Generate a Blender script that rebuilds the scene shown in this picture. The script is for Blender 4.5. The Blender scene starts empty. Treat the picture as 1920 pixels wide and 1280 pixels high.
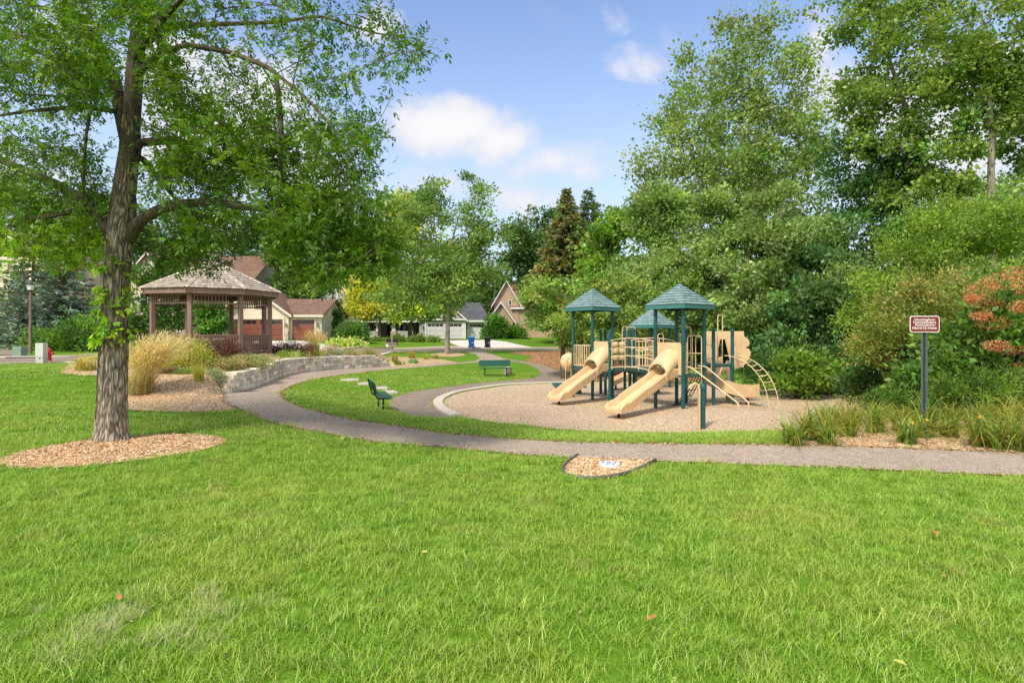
import bpy, bmesh, math, random
import numpy as np
from mathutils import Vector, noise
from mathutils.geometry import delaunay_2d_cdt

PI = math.pi
sc = bpy.context.scene
COL = sc.collection
FPX, HPX, CPX, EYE = 1100.0, 628.0, 960.0, 1.8      # lens in photo pixels, horizon row, centre column, eye height (m)
rng = np.random.default_rng(11)
random.seed(5)

# ------------------------------------------------------------------ objects
def tag(o, label=None, cat=None, group=None, kind=None):
    if label: o['label'] = label
    if cat: o['category'] = cat
    if group: o['group'] = group
    if kind: o['kind'] = kind
    return o

def thing(name, loc, label, cat, group=None, rz=0.0):
    o = bpy.data.objects.new(name, None)
    o.empty_display_size = 0.2
    COL.objects.link(o); o.location = loc; o.rotation_euler = (0, 0, rz)
    return tag(o, label, cat, group)

def origin_of(p):
    v = Vector((0, 0, 0))
    while p is not None:
        v += Vector(p.location); p = p.parent
    return v

def link(name, me, m, parent=None, local=False, loc=None):
    """Link mesh ME as one object; world-space vertices are shifted to the parent's origin unless local."""
    o = bpy.data.objects.new(name, me)
    COL.objects.link(o)
    if m is not None: me.materials.append(m)
    if parent is not None:
        o.parent = parent
        if not local:
            off = np.array(origin_of(parent))
            shift(me, -off)
    elif loc is not None:
        shift(me, -np.array(loc)); o.location = loc
    return o

def shift(me, d):
    n = len(me.vertices)
    a = np.empty(n * 3); me.vertices.foreach_get('co', a)
    a = a.reshape(-1, 3) + np.asarray(d)[None, :]
    me.vertices.foreach_set('co', a.ravel()); me.update()

def copy_tree(root, loc, rz=0.0, label=None, group=None):
    r = root.copy(); COL.objects.link(r); r.location = loc; r.rotation_euler = (0, 0, rz)
    if label: r['label'] = label
    if group: r['group'] = group
    for ch in list(root.children):
        c = ch.copy(); COL.objects.link(c); c.parent = r
        for g in list(ch.children):
            d = g.copy(); COL.objects.link(d); d.parent = c
    return r

class MB:
    """Mesh builder: collects boxes, tubes, sheets; build() links them as one object."""
    def __init__(s): s.v = []; s.f = []; s.c = []; s.col = None
    def add(s, vs, fs, col=None):
        b = len(s.v)
        s.v += [tuple(map(float, v)) for v in vs]
        s.f += [tuple(i + b for i in f) for f in fs]
        s.c += [col if col is not None else (1, 1, 1)] * len(vs)
        return s
    def box(s, x0, x1, y0, y1, z0, z1, col=None):
        return s.add([(x0,y0,z0),(x1,y0,z0),(x1,y1,z0),(x0,y1,z0),(x0,y0,z1),(x1,y0,z1),(x1,y1,z1),(x0,y1,z1)],
                     [(3,2,1,0),(4,5,6,7),(0,1,5,4),(1,2,6,5),(2,3,7,6),(3,0,4,7)], col)
    def obox(s, o, ax, ay, az, col=None):
        """Box from corner/centre frame: centre o, half-axis vectors ax, ay, az."""
        o = np.array(o, float); ax, ay, az = (np.array(a, float) for a in (ax, ay, az))
        vs = [o - ax - ay - az, o + ax - ay - az, o + ax + ay - az, o - ax + ay - az,
              o - ax - ay + az, o + ax - ay + az, o + ax + ay + az, o - ax + ay + az]
        fs = [(3,2,1,0),(4,5,6,7),(0,1,5,4),(1,2,6,5),(2,3,7,6),(3,0,4,7)]
        if np.dot(np.cross(ax, ay), az) < 0: fs = [f[::-1] for f in fs]
        return s.add(vs, fs, col)
    def tube(s, pts, r, n=8, cap=True, col=None):
        P = [np.array(p, float) for p in pts]; k = len(P)
        R = [r] * k if np.isscalar(r) else list(r)
        vs, fs = [], []
        up = np.array((0, 0, 1.0)); prev = None
        for i in range(k):
            t = P[min(i + 1, k - 1)] - P[max(i - 1, 0)]
            t /= (np.linalg.norm(t) + 1e-9)
            if prev is None:
                a = np.array((1.0, 0, 0)) if abs(t[2]) > .9 else up
                u = np.cross(a, t)
            else:
                u = prev - t * np.dot(prev, t)
            u /= (np.linalg.norm(u) + 1e-9); prev = u
            w = np.cross(t, u)
            for j in range(n):
                a = 2 * PI * j / n
                vs.append(P[i] + R[i] * (math.cos(a) * u + math.sin(a) * w))
        for i in range(k - 1):
            for j in range(n):
                j2 = (j + 1) % n
                fs.append((i*n + j, i*n + j2, (i+1)*n + j2, (i+1)*n + j))
        if cap:
            fs.append(tuple(range(n - 1, -1, -1))); fs.append(tuple((k-1)*n + j for j in range(n)))
        return s.add(vs, fs, col)
    def lathe(s, c, prof, n=20, col=None):
        vs, fs = [], []; k = len(prof)
        for r, z in prof:
            for j in range(n):
                a = 2*PI*j/n; vs.append((c[0] + r*math.cos(a), c[1] + r*math.sin(a), c[2] + z))
        for i in range(k-1):
            for j in range(n):
                j2 = (j+1) % n; fs.append((i*n+j, i*n+j2, (i+1)*n+j2, (i+1)*n+j))
        fs.append(tuple(range(n-1,-1,-1))); fs.append(tuple((k-1)*n+j for j in range(n)))
        return s.add(vs, fs, col)
    def prism(s, poly, ext, col=None):
        """Extrude a planar 3-D polygon by the vector ext."""
        n = len(poly); e = np.array(ext, float)
        vs = [np.array(p, float) for p in poly] + [np.array(p, float) + e for p in poly]
        nrm = np.zeros(3)
        for i in range(n): nrm += np.cross(np.array(poly[i]), np.array(poly[(i+1) % n]))
        fs = [tuple(range(n)), tuple(range(2*n-1, n-1, -1))] + [(i, i+n, (i+1) % n + n, (i+1) % n) for i in range(n)]
        if np.dot(nrm, e) > 0: fs = [f[::-1] for f in fs]
        return s.add(vs, fs, col)
    def sweep(s, frames, prof, col=None):
        """frames: (pos, side, up); prof: closed list of (side, up) offsets."""
        vs, fs = [], []; n = len(prof); k = len(frames)
        for p, sd, up in frames:
            for a, b in prof: vs.append(np.array(p) + a*np.array(sd) + b*np.array(up))
        for i in range(k-1):
            for j in range(n):
                j2 = (j+1) % n; fs.append((i*n+j, (i+1)*n+j, (i+1)*n+j2, i*n+j2))
        fs.append(tuple(range(n))); fs.append(tuple((k-1)*n+j for j in range(n-1,-1,-1)))
        return s.add(vs, fs, col)
    def build(s, name, m, parent=None, smooth=None, bevel=0, local=False, loc=None, vcol=False):
        me = bpy.data.meshes.new(name)
        me.from_pydata(s.v, [], s.f); me.update()
        if vcol:
            a = me.attributes.new('Col', 'FLOAT_COLOR', 'POINT')
            c = np.ones((len(s.v), 4), np.float32); c[:, :3] = np.array(s.c)
            a.data.foreach_set('color', c.ravel())
        if smooth is not None:
            me.shade_smooth(); me.set_sharp_from_angle(angle=math.radians(smooth))
        o = link(name, me, m, parent, local, loc)
        if bevel:
            b = o.modifiers.new('bevel', 'BEVEL'); b.width = bevel; b.segments = 2; b.limit_method = 'ANGLE'; b.angle_limit = math.radians(40)
        return o

def quads_mesh(name, V, C=None, nv=4):
    """Mesh of separate faces with nv vertices each, from numpy arrays."""
    me = bpy.data.meshes.new(name)
    n = len(V); nf = n // nv
    me.vertices.add(n); me.vertices.foreach_set('co', np.ascontiguousarray(V, np.float32).ravel())
    me.loops.add(n); me.loops.foreach_set('vertex_index', np.arange(n, dtype=np.int32))
    me.polygons.add(nf); me.polygons.foreach_set('loop_start', np.arange(0, n, nv, dtype=np.int32))
    me.update(calc_edges=True)
    if C is not None:
        a = me.attributes.new('Col', 'FLOAT_COLOR', 'POINT')
        c = np.ones((n, 4), np.float32); c[:, :3] = C
        a.data.foreach_set('color', c.ravel())
    return me

def unit(a): return a / (np.linalg.norm(a, axis=-1, keepdims=True) + 1e-9)

def W(px, py, Y):
    """Point seen at photo pixel (px, py) at depth Y."""
    return np.array(((px - CPX) / FPX * Y, Y, EYE - (py - HPX) / FPX * Y))

# ------------------------------------------------------------------ terrain
def smooth01(x): x = np.clip(x, 0, 1); return x*x*(3-2*x)

_ctrl = []
def cp(px, py, z):
    Y = FPX * (EYE - z) / (py - HPX); _ctrl.append(((px - CPX) / FPX * Y, Y, z))
def cw(x, y, z): _ctrl.append((x, y, z))
for x in (-30, -12, 0, 12, 30): cw(x, -25, 0); cw(x, -8, 0)
for x in (-8, -3, 3, 8): cw(x, 3, 0); cw(x, 6, 0)
cw(-14, 9, 0); cw(14, 8, .03); cw(20, 14, .05); cw(-20, 15, .1)
for p in [(1920,893,0),(1560,878,0),(1560,838,0),(1250,866,0),(1250,833,0),(960,853,0),(960,823,-.02),(700,829,0),(700,794,-.04),
          (520,794,0),(450,767,0),(425,737,0),(530,742,0),(600,714,0),(700,694,0),(800,684,0),(205,826,0),(1920,848,.03),
          (20,870,0),(60,760,.03),(20,700,.2),(0,683,.4),(0,670.5,.42),(140,680,.38),(120,663,.53),(735,660,.45),(735,653.5,.5),
          (900,657.5,.5),(900,652.5,.55),(1060,656,.45),(485,638,1.27),(590,638,1.27),(850,637,1.23),(940,637,1.25),(20,645,1.06),(320,630,1.5),
          (870,651,.62),(650,652,.75),(930,668,.2),(850,679,.0),(1700,843,.02)]: cp(*p)
for x in (0, 4, 8, 11):
    for y in (15, 19, 23): cw(x, y, -.5)
cp(1250,811,-.5); cp(930,795,-.5); cp(815,757,-.5); cp(735,760,-.5); cp(900,724,-.5); cp(1000,712,-.5); cp(1060,712,-.5)
cw(-4.2,18.3,-.48); cw(-.9,32.4,-.45); cw(12.5,22,-.48); cw(6,28,-.45); cw(12,29,-.4); cw(18,30,-.2); cw(6,40,.1); cw(16,45,.2); cw(16,19,-.1)
cw(7.7,11.2,.05); cw(10,12,.05); cw(12,15,-.1)
for x, y, z in [(-12.3,24,.25),(-12,28,.3),(-15,21,.15),(-30,60,1.2),(-10,70,1.2),(10,70,1.0),(30,70,1.0),(60,60,1),(-60,50,1.1),(0,120,2),(-80,120,2),(80,120,2),
                (-150,0,.5),(150,0,.5),(-150,150,2),(150,150,2),(0,-120,0)]: cw(x, y, z)
_c = np.array(_ctrl); _cx = _c[:, :2]; _rc = 2.0
def _phi(d2): return -np.sqrt(d2 + _rc*_rc)
_d2 = ((_cx[:, None, :] - _cx[None, :, :])**2).sum(-1)
_n = len(_c); _A = np.zeros((_n+1, _n+1)); _A[:_n, :_n] = _phi(_d2) + np.eye(_n)*(-.08); _A[:_n, _n] = 1; _A[_n, :_n] = 1
_w = np.linalg.solve(_A, np.append(_c[:, 2], 0))
WALL_PX = [(402,731),(424,736.6),(451,730),(491,721),(538,709),(590,701),(637,695.5),(677,692),(728.5,687.5)]
WALL = [(((px-CPX)/FPX)*(FPX*EYE/(py-HPX)), FPX*EYE/(py-HPX)) for px, py in WALL_PX]
WALLA = np.array(WALL)
def base_z(x, y):
    x = np.asarray(x, float).ravel(); y = np.asarray(y, float).ravel(); out = np.empty(len(x))
    for i in range(0, len(x), 20000):
        p = np.stack([x[i:i+20000], y[i:i+20000]], 1)
        d2 = ((p[:, None, :] - _cx[None])**2).sum(-1)
        out[i:i+20000] = _phi(d2) @ _w[:_n] + _w[_n]
    r = np.hypot(x, y); k = smooth01((r-150)/120)
    return np.clip(out, -.8, 3)*(1-k) + 2.0*k
def wall_dist(x, y):
    """Signed distance to the retaining wall's face line (positive on the gazebo side) and overrun beyond its ends."""
    p = np.stack([x, y], 1); best = np.full(len(x), 1e9); sd = np.zeros(len(x)); over = np.zeros(len(x)); Q = WALLA[1:]
    for i in range(len(Q)-1):
        a, b = Q[i], Q[i+1]; ab = b-a; L = np.linalg.norm(ab)
        t = ((p-a) @ ab)/(L*L); tc = np.clip(t, 0, 1)
        dv = p - (a + tc[:, None]*ab); d = np.linalg.norm(dv, axis=1)
        cr = ab[0]*(p-a)[:, 1] - ab[1]*(p-a)[:, 0]
        m = d < best
        best = np.where(m, d, best); sd = np.where(m, np.sign(cr)*d, sd)
        ov = np.zeros(len(x))
        if i == 0: ov = np.maximum(0, -t*L)
        if i == len(Q)-2: ov = np.maximum(0, (t-1)*L)
        over = np.where(m, ov, over)
    return sd, over
def Zv(x, y):
    x = np.asarray(x, float).ravel(); y = np.asarray(y, float).ravel()
    z = base_z(x, y)
    m = (x > -24) & (x < -4) & (y > 14) & (y < 42)
    if m.any():
        sd, ov = wall_dist(x[m], y[m])
        z[m] += .60*smooth01((sd-.12)/(.2+ov*1.3))*(1-smooth01((sd-6)/7))*(1-smooth01(ov/2.6))
    return z
def Z(x, y): return float(Zv([x], [y])[0])
_YS = np.geomspace(1.5, 170, 1500)
def G(px, py):
    """Ground point seen at photo pixel: first hit of the sight line with the terrain."""
    x = (px-CPX)/FPX*_YS; z = EYE-(py-HPX)/FPX*_YS
    h = z - Zv(x, _YS); k = np.argmax(h <= 0)
    if h[k] > 0: k = len(_YS)-1
    if k == 0: return np.array((x[0], _YS[0], Z(x[0], _YS[0])))
    t = h[k-1]/(h[k-1]-h[k]+1e-12); Y = _YS[k-1] + t*(_YS[k]-_YS[k-1])
    X = (px-CPX)/FPX*Y
    return np.array((X, Y, Z(X, Y)))
def GP(pts): return [tuple(G(*p)[:2]) for p in pts]
def on(x, y, dz=0): return (x, y, Z(x, y)+dz)
def spline(pts, closed=False, sub=4):
    P = [np.array(p, float) for p in pts]; n = len(P); out = []
    rg = range(n if closed else n-1)
    for i in rg:
        if closed: a, b, c, d = P[(i-1) % n], P[i], P[(i+1) % n], P[(i+2) % n]
        else: a, b, c, d = P[max(i-1, 0)], P[i], P[i+1], P[min(i+2, n-1)]
        for k in range(sub):
            t = k/sub
            out.append(.5*((2*b)+(-a+c)*t+(2*a-5*b+4*c-d)*t*t+(-a+3*b-3*c+d)*t**3))
    if not closed: out.append(P[-1])
    return out
def inside(poly, x, y):
    poly = np.asarray(poly)[:, :2]; n = len(poly); r = np.zeros(len(x), bool); j = n-1
    for i in range(n):
        xi, yi = poly[i]; xj, yj = poly[j]
        with np.errstate(divide='ignore', invalid='ignore'):
            c = ((yi > y) != (yj > y)) & (x < (xj-xi)*(y-yi)/(yj-yi+1e-12)+xi)
        r ^= c; j = i
    return r
def sheet(name, poly, off, m, step=.3, kind='structure', label=None, lim=None):
    poly = np.asarray(poly)[:, :2]
    out = []
    for i in range(len(poly)):                       # split long edges so the sheet follows the ground
        a, b = poly[i], poly[(i+1) % len(poly)]; k = max(1, int(np.linalg.norm(b-a)/(step*1.5)))
        out += [a+(b-a)*j/k for j in range(k)]
    poly = np.array(out)
    x0, y0 = poly.min(0); x1, y1 = poly.max(0)
    gx, gy = np.meshgrid(np.arange(x0, x1, step), np.arange(y0, y1, step))
    gx = gx.ravel()+.01; gy = gy.ravel()+.013
    k = inside(poly, gx, gy)
    pts = [Vector(p) for p in poly]+[Vector((a, b)) for a, b in zip(gx[k], gy[k])]
    v, e, f, *_ = delaunay_2d_cdt(pts, [], [list(range(len(poly)))], 1, 1e-5)
    xs = np.array([p.x for p in v]); ys = np.array([p.y for p in v]); zs = Zv(xs, ys)+off
    me = bpy.data.meshes.new(name); me.from_pydata(list(zip(xs, ys, zs)), [], [tuple(q) for q in f]); me.update(); me.shade_smooth()
    for p in me.polygons[:1]:
        if p.normal.z < 0: me.flip_normals()
    o = link(name, me, m); tag(o, label, None, None, kind)
    return o

# ------------------------------------------------------------------ materials
class NT:
    def __init__(s, name):
        s.m = bpy.data.materials.new(name); s.m.use_nodes = True; s.t = s.m.node_tree; s.t.nodes.clear()
        s.out = s.t.nodes.new('ShaderNodeOutputMaterial')
    def n(s, typ, ins=None, **props):
        nd = s.t.nodes.new('ShaderNode'+typ)
        for k, v in props.items(): setattr(nd, k, v)
        for k, v in (ins or {}).items():
            sock = nd.inputs[k]
            if isinstance(v, bpy.types.NodeSocket): s.t.links.new(v, sock)
            elif isinstance(v, (tuple, list)) and len(v) == 3 and sock.type == 'RGBA': sock.default_value = (*v, 1)
            else: sock.default_value = v
        return nd
    def noise(s, vec, scale, detail=4, rough=.55):
        return s.n('TexNoise', {'Vector': vec, 'Scale': scale, 'Detail': detail, 'Roughness': rough})
    def ramp(s, fac, stops, interp='LINEAR'):
        r = s.n('ValToRGB', {'Fac': fac}); cr = r.color_ramp; cr.interpolation = interp
        while len(cr.elements) < len(stops): cr.elements.new(.5)
        for e, (p, c) in zip(cr.elements, stops): e.position = p; e.color = (*c, 1)
        return r.outputs['Color']
    def math(s, op, a, b=None, c=None):
        ins = {0: a}
        if b is not None: ins[1] = b
        if c is not None: ins[2] = c
        return s.n('Math', ins, operation=op).outputs[0]
    def mix(s, fac, a, b, mode='MIX'):
        nd = s.n('Mix', None, data_type='RGBA', blend_type=mode)
        for k, v in ((0, fac), (6, a), (7, b)):
            if isinstance(v, bpy.types.NodeSocket): s.t.links.new(v, nd.inputs[k])
            elif isinstance(v, (tuple, list)): nd.inputs[k].default_value = (*v, 1)
            else: nd.inputs[k].default_value = v
        return nd.outputs[2]
    def done(s, color, rough=.7, bump=None, bstr=.3, bdist=.01, metal=0, spec=.4, **extra):
        ins = {'Base Color': color, 'Roughness': rough, 'Metallic': metal, 'Specular IOR Level': spec}
        ins.update(extra)
        if bump is not None:
            ins['Normal'] = s.n('Bump', {'Height': bump, 'Strength': bstr, 'Distance': bdist}).outputs[0]
        b = s.n('BsdfPrincipled', ins)
        s.t.links.new(b.outputs[0], s.out.inputs[0]); return s.m
    @property
    def pos(s): return s.n('NewGeometry').outputs['Position']
    @property
    def obj(s): return s.n('TexCoord').outputs['Object']

def scale_vec(t, vec, x, y, z): return t.n('Mapping', {'Vector': vec, 'Scale': (x, y, z)}).outputs[0]

def weathered(name, c, rough=.6, amt=.25, scale=6, bump=.15, spec=.4, metal=0, dirt=None):
    t = NT(name); p = t.obj
    n1 = t.noise(p, scale, 5).outputs[0]; n2 = t.noise(p, scale*11, 3).outputs[0]
    lo = tuple(x*(1-amt) for x in c); hi = tuple(min(1, x*(1+amt)) for x in c)
    col = t.ramp(n1, [(.3, lo), (.7, hi)])
    if dirt: col = t.mix(t.ramp(n2, [(.5, (0,0,0)), (.75, (1,1,1))]), col, dirt)
    r = t.math('ADD', t.math('MULTIPLY', n2, .25), rough-.12)
    return t.done(col, r, n2, bump, .004, metal, spec)

def vcol_mat(name, rough=.8, amt=.25, scale=14, bump=.4, tint=(1,1,1), stretch=(1,1,1)):
    t = NT(name); a = t.n('Attribute', None, attribute_name='Col').outputs['Color']
    n = t.noise(scale_vec(t, t.obj, *stretch), scale, 5).outputs[0]
    col = t.mix(1.0, a, t.ramp(n, [(.3, tuple((1-amt)*x for x in tint)), (.7, tuple((1+amt)*x for x in tint))]), 'MULTIPLY')
    return t.done(col, rough, n, bump, .006)

def foliage_mat(name, trans=.42, gloss=.025, gain=1.85):
    t = NT(name); a0 = t.n('Attribute', None, attribute_name='Col').outputs['Color']
    a = t.mix(1.0, a0, (gain*1.02, gain, gain*.74), 'MULTIPLY')
    d = t.n('BsdfDiffuse', {'Color': a})
    tc = t.mix(1.0, a, (1.15, 1.12, .6), 'MULTIPLY')
    tr = t.n('BsdfTranslucent', {'Color': tc}); g = t.n('BsdfGlossy', {'Color': (1,1,1), 'Roughness': .5})
    m1 = t.n('MixShader', {0: trans, 1: d.outputs[0], 2: tr.outputs[0]})
    m2 = t.n('MixShader', {0: gloss, 1: m1.outputs[0], 2: g.outputs[0]})
    t.t.links.new(m2.outputs[0], t.out.inputs[0]); return t.m
M = {}
M['leaf'] = foliage_mat('leaf')
M['needle'] = foliage_mat('needle', .25, .02, 1.75)

def bark_mat(name, a, b, sc_=1.0):
    t = NT(name); p = scale_vec(t, t.obj, 9*sc_, 9*sc_, 1.7*sc_)
    n = t.noise(p, 2.2, 7, .65).outputs[0]; v = t.n('TexVoronoi', {'Vector': p, 'Scale': 2.2}).outputs['Distance']
    h = t.math('ADD', n, t.math('MULTIPLY', v, .5))
    col = t.ramp(h, [(.45, a), (.85, b)])
    moss = t.noise(t.obj, .9, 4).outputs[0]
    col = t.mix(t.ramp(moss, [(.5, (0,0,0)), (.72, (.35,.35,.35))]), col, (.10, .10, .03))
    return t.done(col, .9, h, .8, .03, spec=.15)
M['bark_limb'] = bark_mat('bark_limb', (.04,.030,.022), (.15,.115,.085))
M['bark'] = bark_mat('bark', (.075,.055,.038), (.34,.27,.20))
M['bark_dark'] = bark_mat('bark_dark', (.03,.022,.016), (.14,.11,.085))
M['bark_grey'] = bark_mat('bark_grey', (.12,.095,.07), (.36,.31,.25))

def lawn_mat(name):
    t = NT(name); p = t.pos
    big = t.noise(p, .35, 4).outputs[0]; mid = t.noise(p, 2.3, 5).outputs[0]; fine = t.noise(p, 60, 3, .7).outputs[0]
    c = t.ramp(fine, [(.3, (.05,.11,.010)), (.55, (.12,.24,.015)), (.75, (.22,.37,.028))])
    c = t.mix(t.ramp(mid, [(.35, (0,0,0)), (.75, (.55,.55,.55))]), c, (.11,.25,.016))
    c = t.mix(t.ramp(big, [(.45, (0,0,0)), (.8, (.35,.35,.35))]), c, (.17,.27,.025))
    th_ = t.noise(p, 1.1, 5, .7).outputs[0]
    c = t.mix(t.ramp(th_, [(.56, (0,0,0)), (.75, (.45,.45,.45))]), c, (.17,.13,.055))
    return t.done(c, .9, fine, .6, .03, spec=.1)
M['lawn'] = lawn_mat('lawn')

def grass_blade_mat(name):
    """Blade colour runs from base to tip (Col.r) and varies by clump and by place in the lawn."""
    t = NT(name); a = t.n('Attribute', None, attribute_name='Col').outputs['Color']
    sep = t.n('SeparateColor', {0: a}).outputs
    oi = t.n('ObjectInfo').outputs['Random']; p = t.pos
    big = t.noise(p, .55, 4).outputs[0]; mid = t.noise(p, 2.6, 4).outputs[0]
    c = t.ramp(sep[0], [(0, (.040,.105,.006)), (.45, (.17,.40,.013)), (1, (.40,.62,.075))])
    k = t.math('ADD', t.math('MULTIPLY', sep[1], .6), t.math('MULTIPLY', oi, .4))
    c = t.mix(t.ramp(k, [(.30, (0,0,0)), (.95, (.8,.8,.8))]), c, (.36,.56,.05))
    c = t.mix(t.ramp(mid, [(.40, (.35,.35,.35)), (.6, (0,0,0))]), c, (.09,.26,.010))
    c = t.mix(t.ramp(big, [(.48, (0,0,0)), (.72, (.6,.6,.6))]), c, (.45,.50,.075))
    pat = t.noise(p, 1.25, 5, .65).outputs[0]
    c = t.mix(t.ramp(pat, [(.54, (0,0,0)), (.68, (.5,.5,.5))]), c, (.36,.34,.09))
    c = t.mix(t.ramp(sep[1], [(.70, (0,0,0)), (.97, (.75,.75,.75))]), c, (.50,.66,.15))
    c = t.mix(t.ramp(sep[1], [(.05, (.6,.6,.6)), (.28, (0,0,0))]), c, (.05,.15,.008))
    c = t.mix(1.0, c, (1.30, 1.16, 1.30), 'MULTIPLY')
    c = t.mix(t.math('GREATER_THAN', sep[2], .98), c, (.62,.60,.32))
    d = t.n('BsdfDiffuse', {'Color': c}); tr = t.n('BsdfTranslucent', {'Color': c}); g = t.n('BsdfGlossy', {'Roughness': .4})
    m1 = t.n('MixShader', {0: .35, 1: d.outputs[0], 2: tr.outputs[0]}); m2 = t.n('MixShader', {0: .035, 1: m1.outputs[0], 2: g.outputs[0]})
    t.t.links.new(m2.outputs[0], t.out.inputs[0]); return t.m
M['blade'] = grass_blade_mat('grass_blade')

def asphalt_mat(name, tone=1.0, warm=1.0):
    t = NT(name); p = t.pos
    v = t.n('TexVoronoi', {'Vector': p, 'Scale': 85.0}).outputs['Color']; g = t.n('SeparateColor', {0: v}).outputs[0]
    big = t.noise(p, .8, 6, .65).outputs[0]; mid = t.noise(p, 5, 5, .7).outputs[0]
    c = t.ramp(g, [(.0, (.124*tone,.092*tone,.066*tone)), (.55, (.228*tone,.180*tone,.134*tone)), (.9, (.35*tone,.28*tone,.212*tone)), (1, (.62,.56,.49))])
    c = t.mix(t.ramp(big, [(.4, (0,0,0)), (.7, (.6,.6,.6))]), c, (.29*tone,.24*tone*warm,.19*tone*warm))
    c = t.mix(t.ramp(mid, [(.56, (0,0,0)), (.75, (.5,.5,.5))]), c, (.10*tone,.085*tone,.075*tone))
    wv = t.n('VectorMath', {0: p, 1: t.n('VectorMath', {0: t.noise(p, 3.5, 4).outputs['Color'], 'Scale': .35}, operation='SCALE').outputs[0]}, operation='ADD').outputs[0]
    ck = t.n('TexVoronoi', {'Vector': wv, 'Scale': .55}, feature='DISTANCE_TO_EDGE').outputs['Distance']
    ckm = t.math('MULTIPLY', t.math('LESS_THAN', ck, .009), t.math('GREATER_THAN', t.noise(p, .45, 2).outputs[0], .50))
    c = t.mix(t.math('MULTIPLY', ckm, .22), c, (.05,.042,.036))
    pt = t.noise(p, 1.9, 3, .5).outputs[0]
    c = t.mix(t.ramp(pt, [(.60, (0,0,0)), (.66, (.28,.28,.28))]), c, (.34*tone,.30*tone,.25*tone))
    return t.done(c, .9, g, .5, .006, spec=.0)
M['path'] = asphalt_mat('asphalt_path', 1.5, .94)
M['path_old'] = asphalt_mat('asphalt_worn', 1.08, .95)
M['street'] = asphalt_mat('street_asphalt', 1.05, 1.02)

def chip_mat(name, stops, cell=26.0, stretch=(1,1,1), big_tint=(.3,.2,.12), bump=.8):
    t = NT(name); p = scale_vec(t, t.pos, *stretch)
    warp = t.noise(p, 9, 3).outputs['Color']
    pv = t.n('VectorMath', {0: p, 1: t.n('VectorMath', {0: warp, 'Scale': .10}, operation='SCALE').outputs[0]}, operation='ADD').outputs[0]
    v = t.n('TexVoronoi', {'Vector': pv, 'Scale': cell}); cc = t.n('SeparateColor', {0: v.outputs['Color']}).outputs
    c = t.ramp(cc[0], stops)
    big = t.noise(t.pos, .9, 5, .65).outputs[0]
    c = t.mix(t.ramp(big, [(.48, (0,0,0)), (.75, (.45,.45,.45))]), c, big_tint)
    edge = t.math('SUBTRACT', 1.0, t.math('MULTIPLY', v.outputs['Distance'], 1.3))
    c = t.mix(t.ramp(v.outputs['Distance'], [(.45, (0,0,0)), (.8, (.6,.6,.6))]), c, (.10,.06,.035))
    return t.done(c, .9, t.math('ADD', edge, t.math('MULTIPLY', cc[1], .8)), bump, .02, spec=.15)
M['chips'] = chip_mat('play_surface_chips', [(0, (.42,.27,.155)), (.35, (.74,.53,.335)), (.8, (.86,.66,.45)), (1, (.90,.74,.55))], 44, big_tint=(.64,.45,.285))
M['mulch'] = chip_mat('mulch', [(0, (.28,.155,.07)), (.35, (.60,.38,.20)), (.75, (.76,.53,.32)), (1, (.86,.69,.49))], 26, big_tint=(.62,.36,.18))
M['mulch_red'] = chip_mat('mulch_orange', [(0, (.16,.07,.03)), (.4, (.40,.20,.09)), (1, (.56,.33,.17))], 18, big_tint=(.36,.16,.06))
t_ = NT('wood_chip'); oi_ = t_.n('ObjectInfo').outputs['Random']
M['woodchip'] = t_.done(t_.ramp(oi_, [(0, (.13,.07,.035)), (.22, (.50,.29,.14)), (.6, (.74,.51,.30)), (1, (.84,.68,.49))]), .85, spec=.15)
t_ = NT('leaf_litter'); oi_ = t_.n('ObjectInfo').outputs['Random']
M['litter'] = t_.done(t_.ramp(oi_, [(0, (.10,.05,.025)), (.4, (.28,.14,.06)), (.75, (.45,.27,.12)), (1, (.55,.42,.2))]), .85, spec=.1)

def concrete(name, c, scale=3):
    t = NT(name); p = t.pos
    n = t.noise(p, scale, 6, .65).outputs[0]; f = t.noise(p, 90, 2).outputs[0]
    col = t.mix(.5, t.ramp(n, [(.3, tuple(.8*x for x in c)), (.7, tuple(1.1*x for x in c))]), t.ramp(f, [(.3, tuple(.8*x for x in c)), (.7, tuple(1.12*x for x in c))]))
    return t.done(col, .85, f, .25, .003, spec=.25)
M['concrete'] = concrete('concrete', (.62,.53,.42))
M['driveway'] = concrete('driveway', (.66,.60,.53))
M['stone_step'] = concrete('stepping_stone', (.50,.45,.36))
# ------------------------------------------------------------------ ground
def axis(a, b, step, far):
    fine = list(np.arange(a, b, step)); hi = []; v = b; s = step
    while v < far: hi.append(v); s *= 1.25; v += s
    lo = []; v = a-step; s = step
    while v > -far: lo.append(v); s *= 1.25; v -= s
    return np.array(lo[::-1]+fine+hi+[far*1.2])
gx = axis(-26, 22, .2, 700); gy = axis(1, 46, .2, 900)
XX, YY = np.meshgrid(gx, gy); zz = Zv(XX.ravel(), YY.ravel())
nx, ny = len(gx), len(gy)
idx = np.arange(nx*ny).reshape(ny, nx)
fq = np.stack([idx[:-1, :-1], idx[:-1, 1:], idx[1:, 1:], idx[1:, :-1]], -1).reshape(-1, 4)
_bp = np.array(GP([(112,699),(150,704.5),(186,704),(202,715),(196,735),(180,752),(200,764),(240,769),(300,772),(370,773),(440,771),(447,769),(430,760),(418,751.5),(419,743)])+[tuple(WALLA[i]+np.array((-.1,0))) for i in range(1, len(WALLA))]+[(-8.6,38),(-10.5,37.5),(-13,34),(-16,31.5),(-18.5,28.5),(-18.6,25)])
_in = inside(_bp, XX.ravel(), YY.ravel()); _sd, _ov = wall_dist(XX.ravel(), YY.ravel())
zz = zz-np.where(_in, np.where((_sd < 3.2) & (_sd > -3.2), .20, .02), 0)
me = bpy.data.meshes.new('ground')
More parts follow.
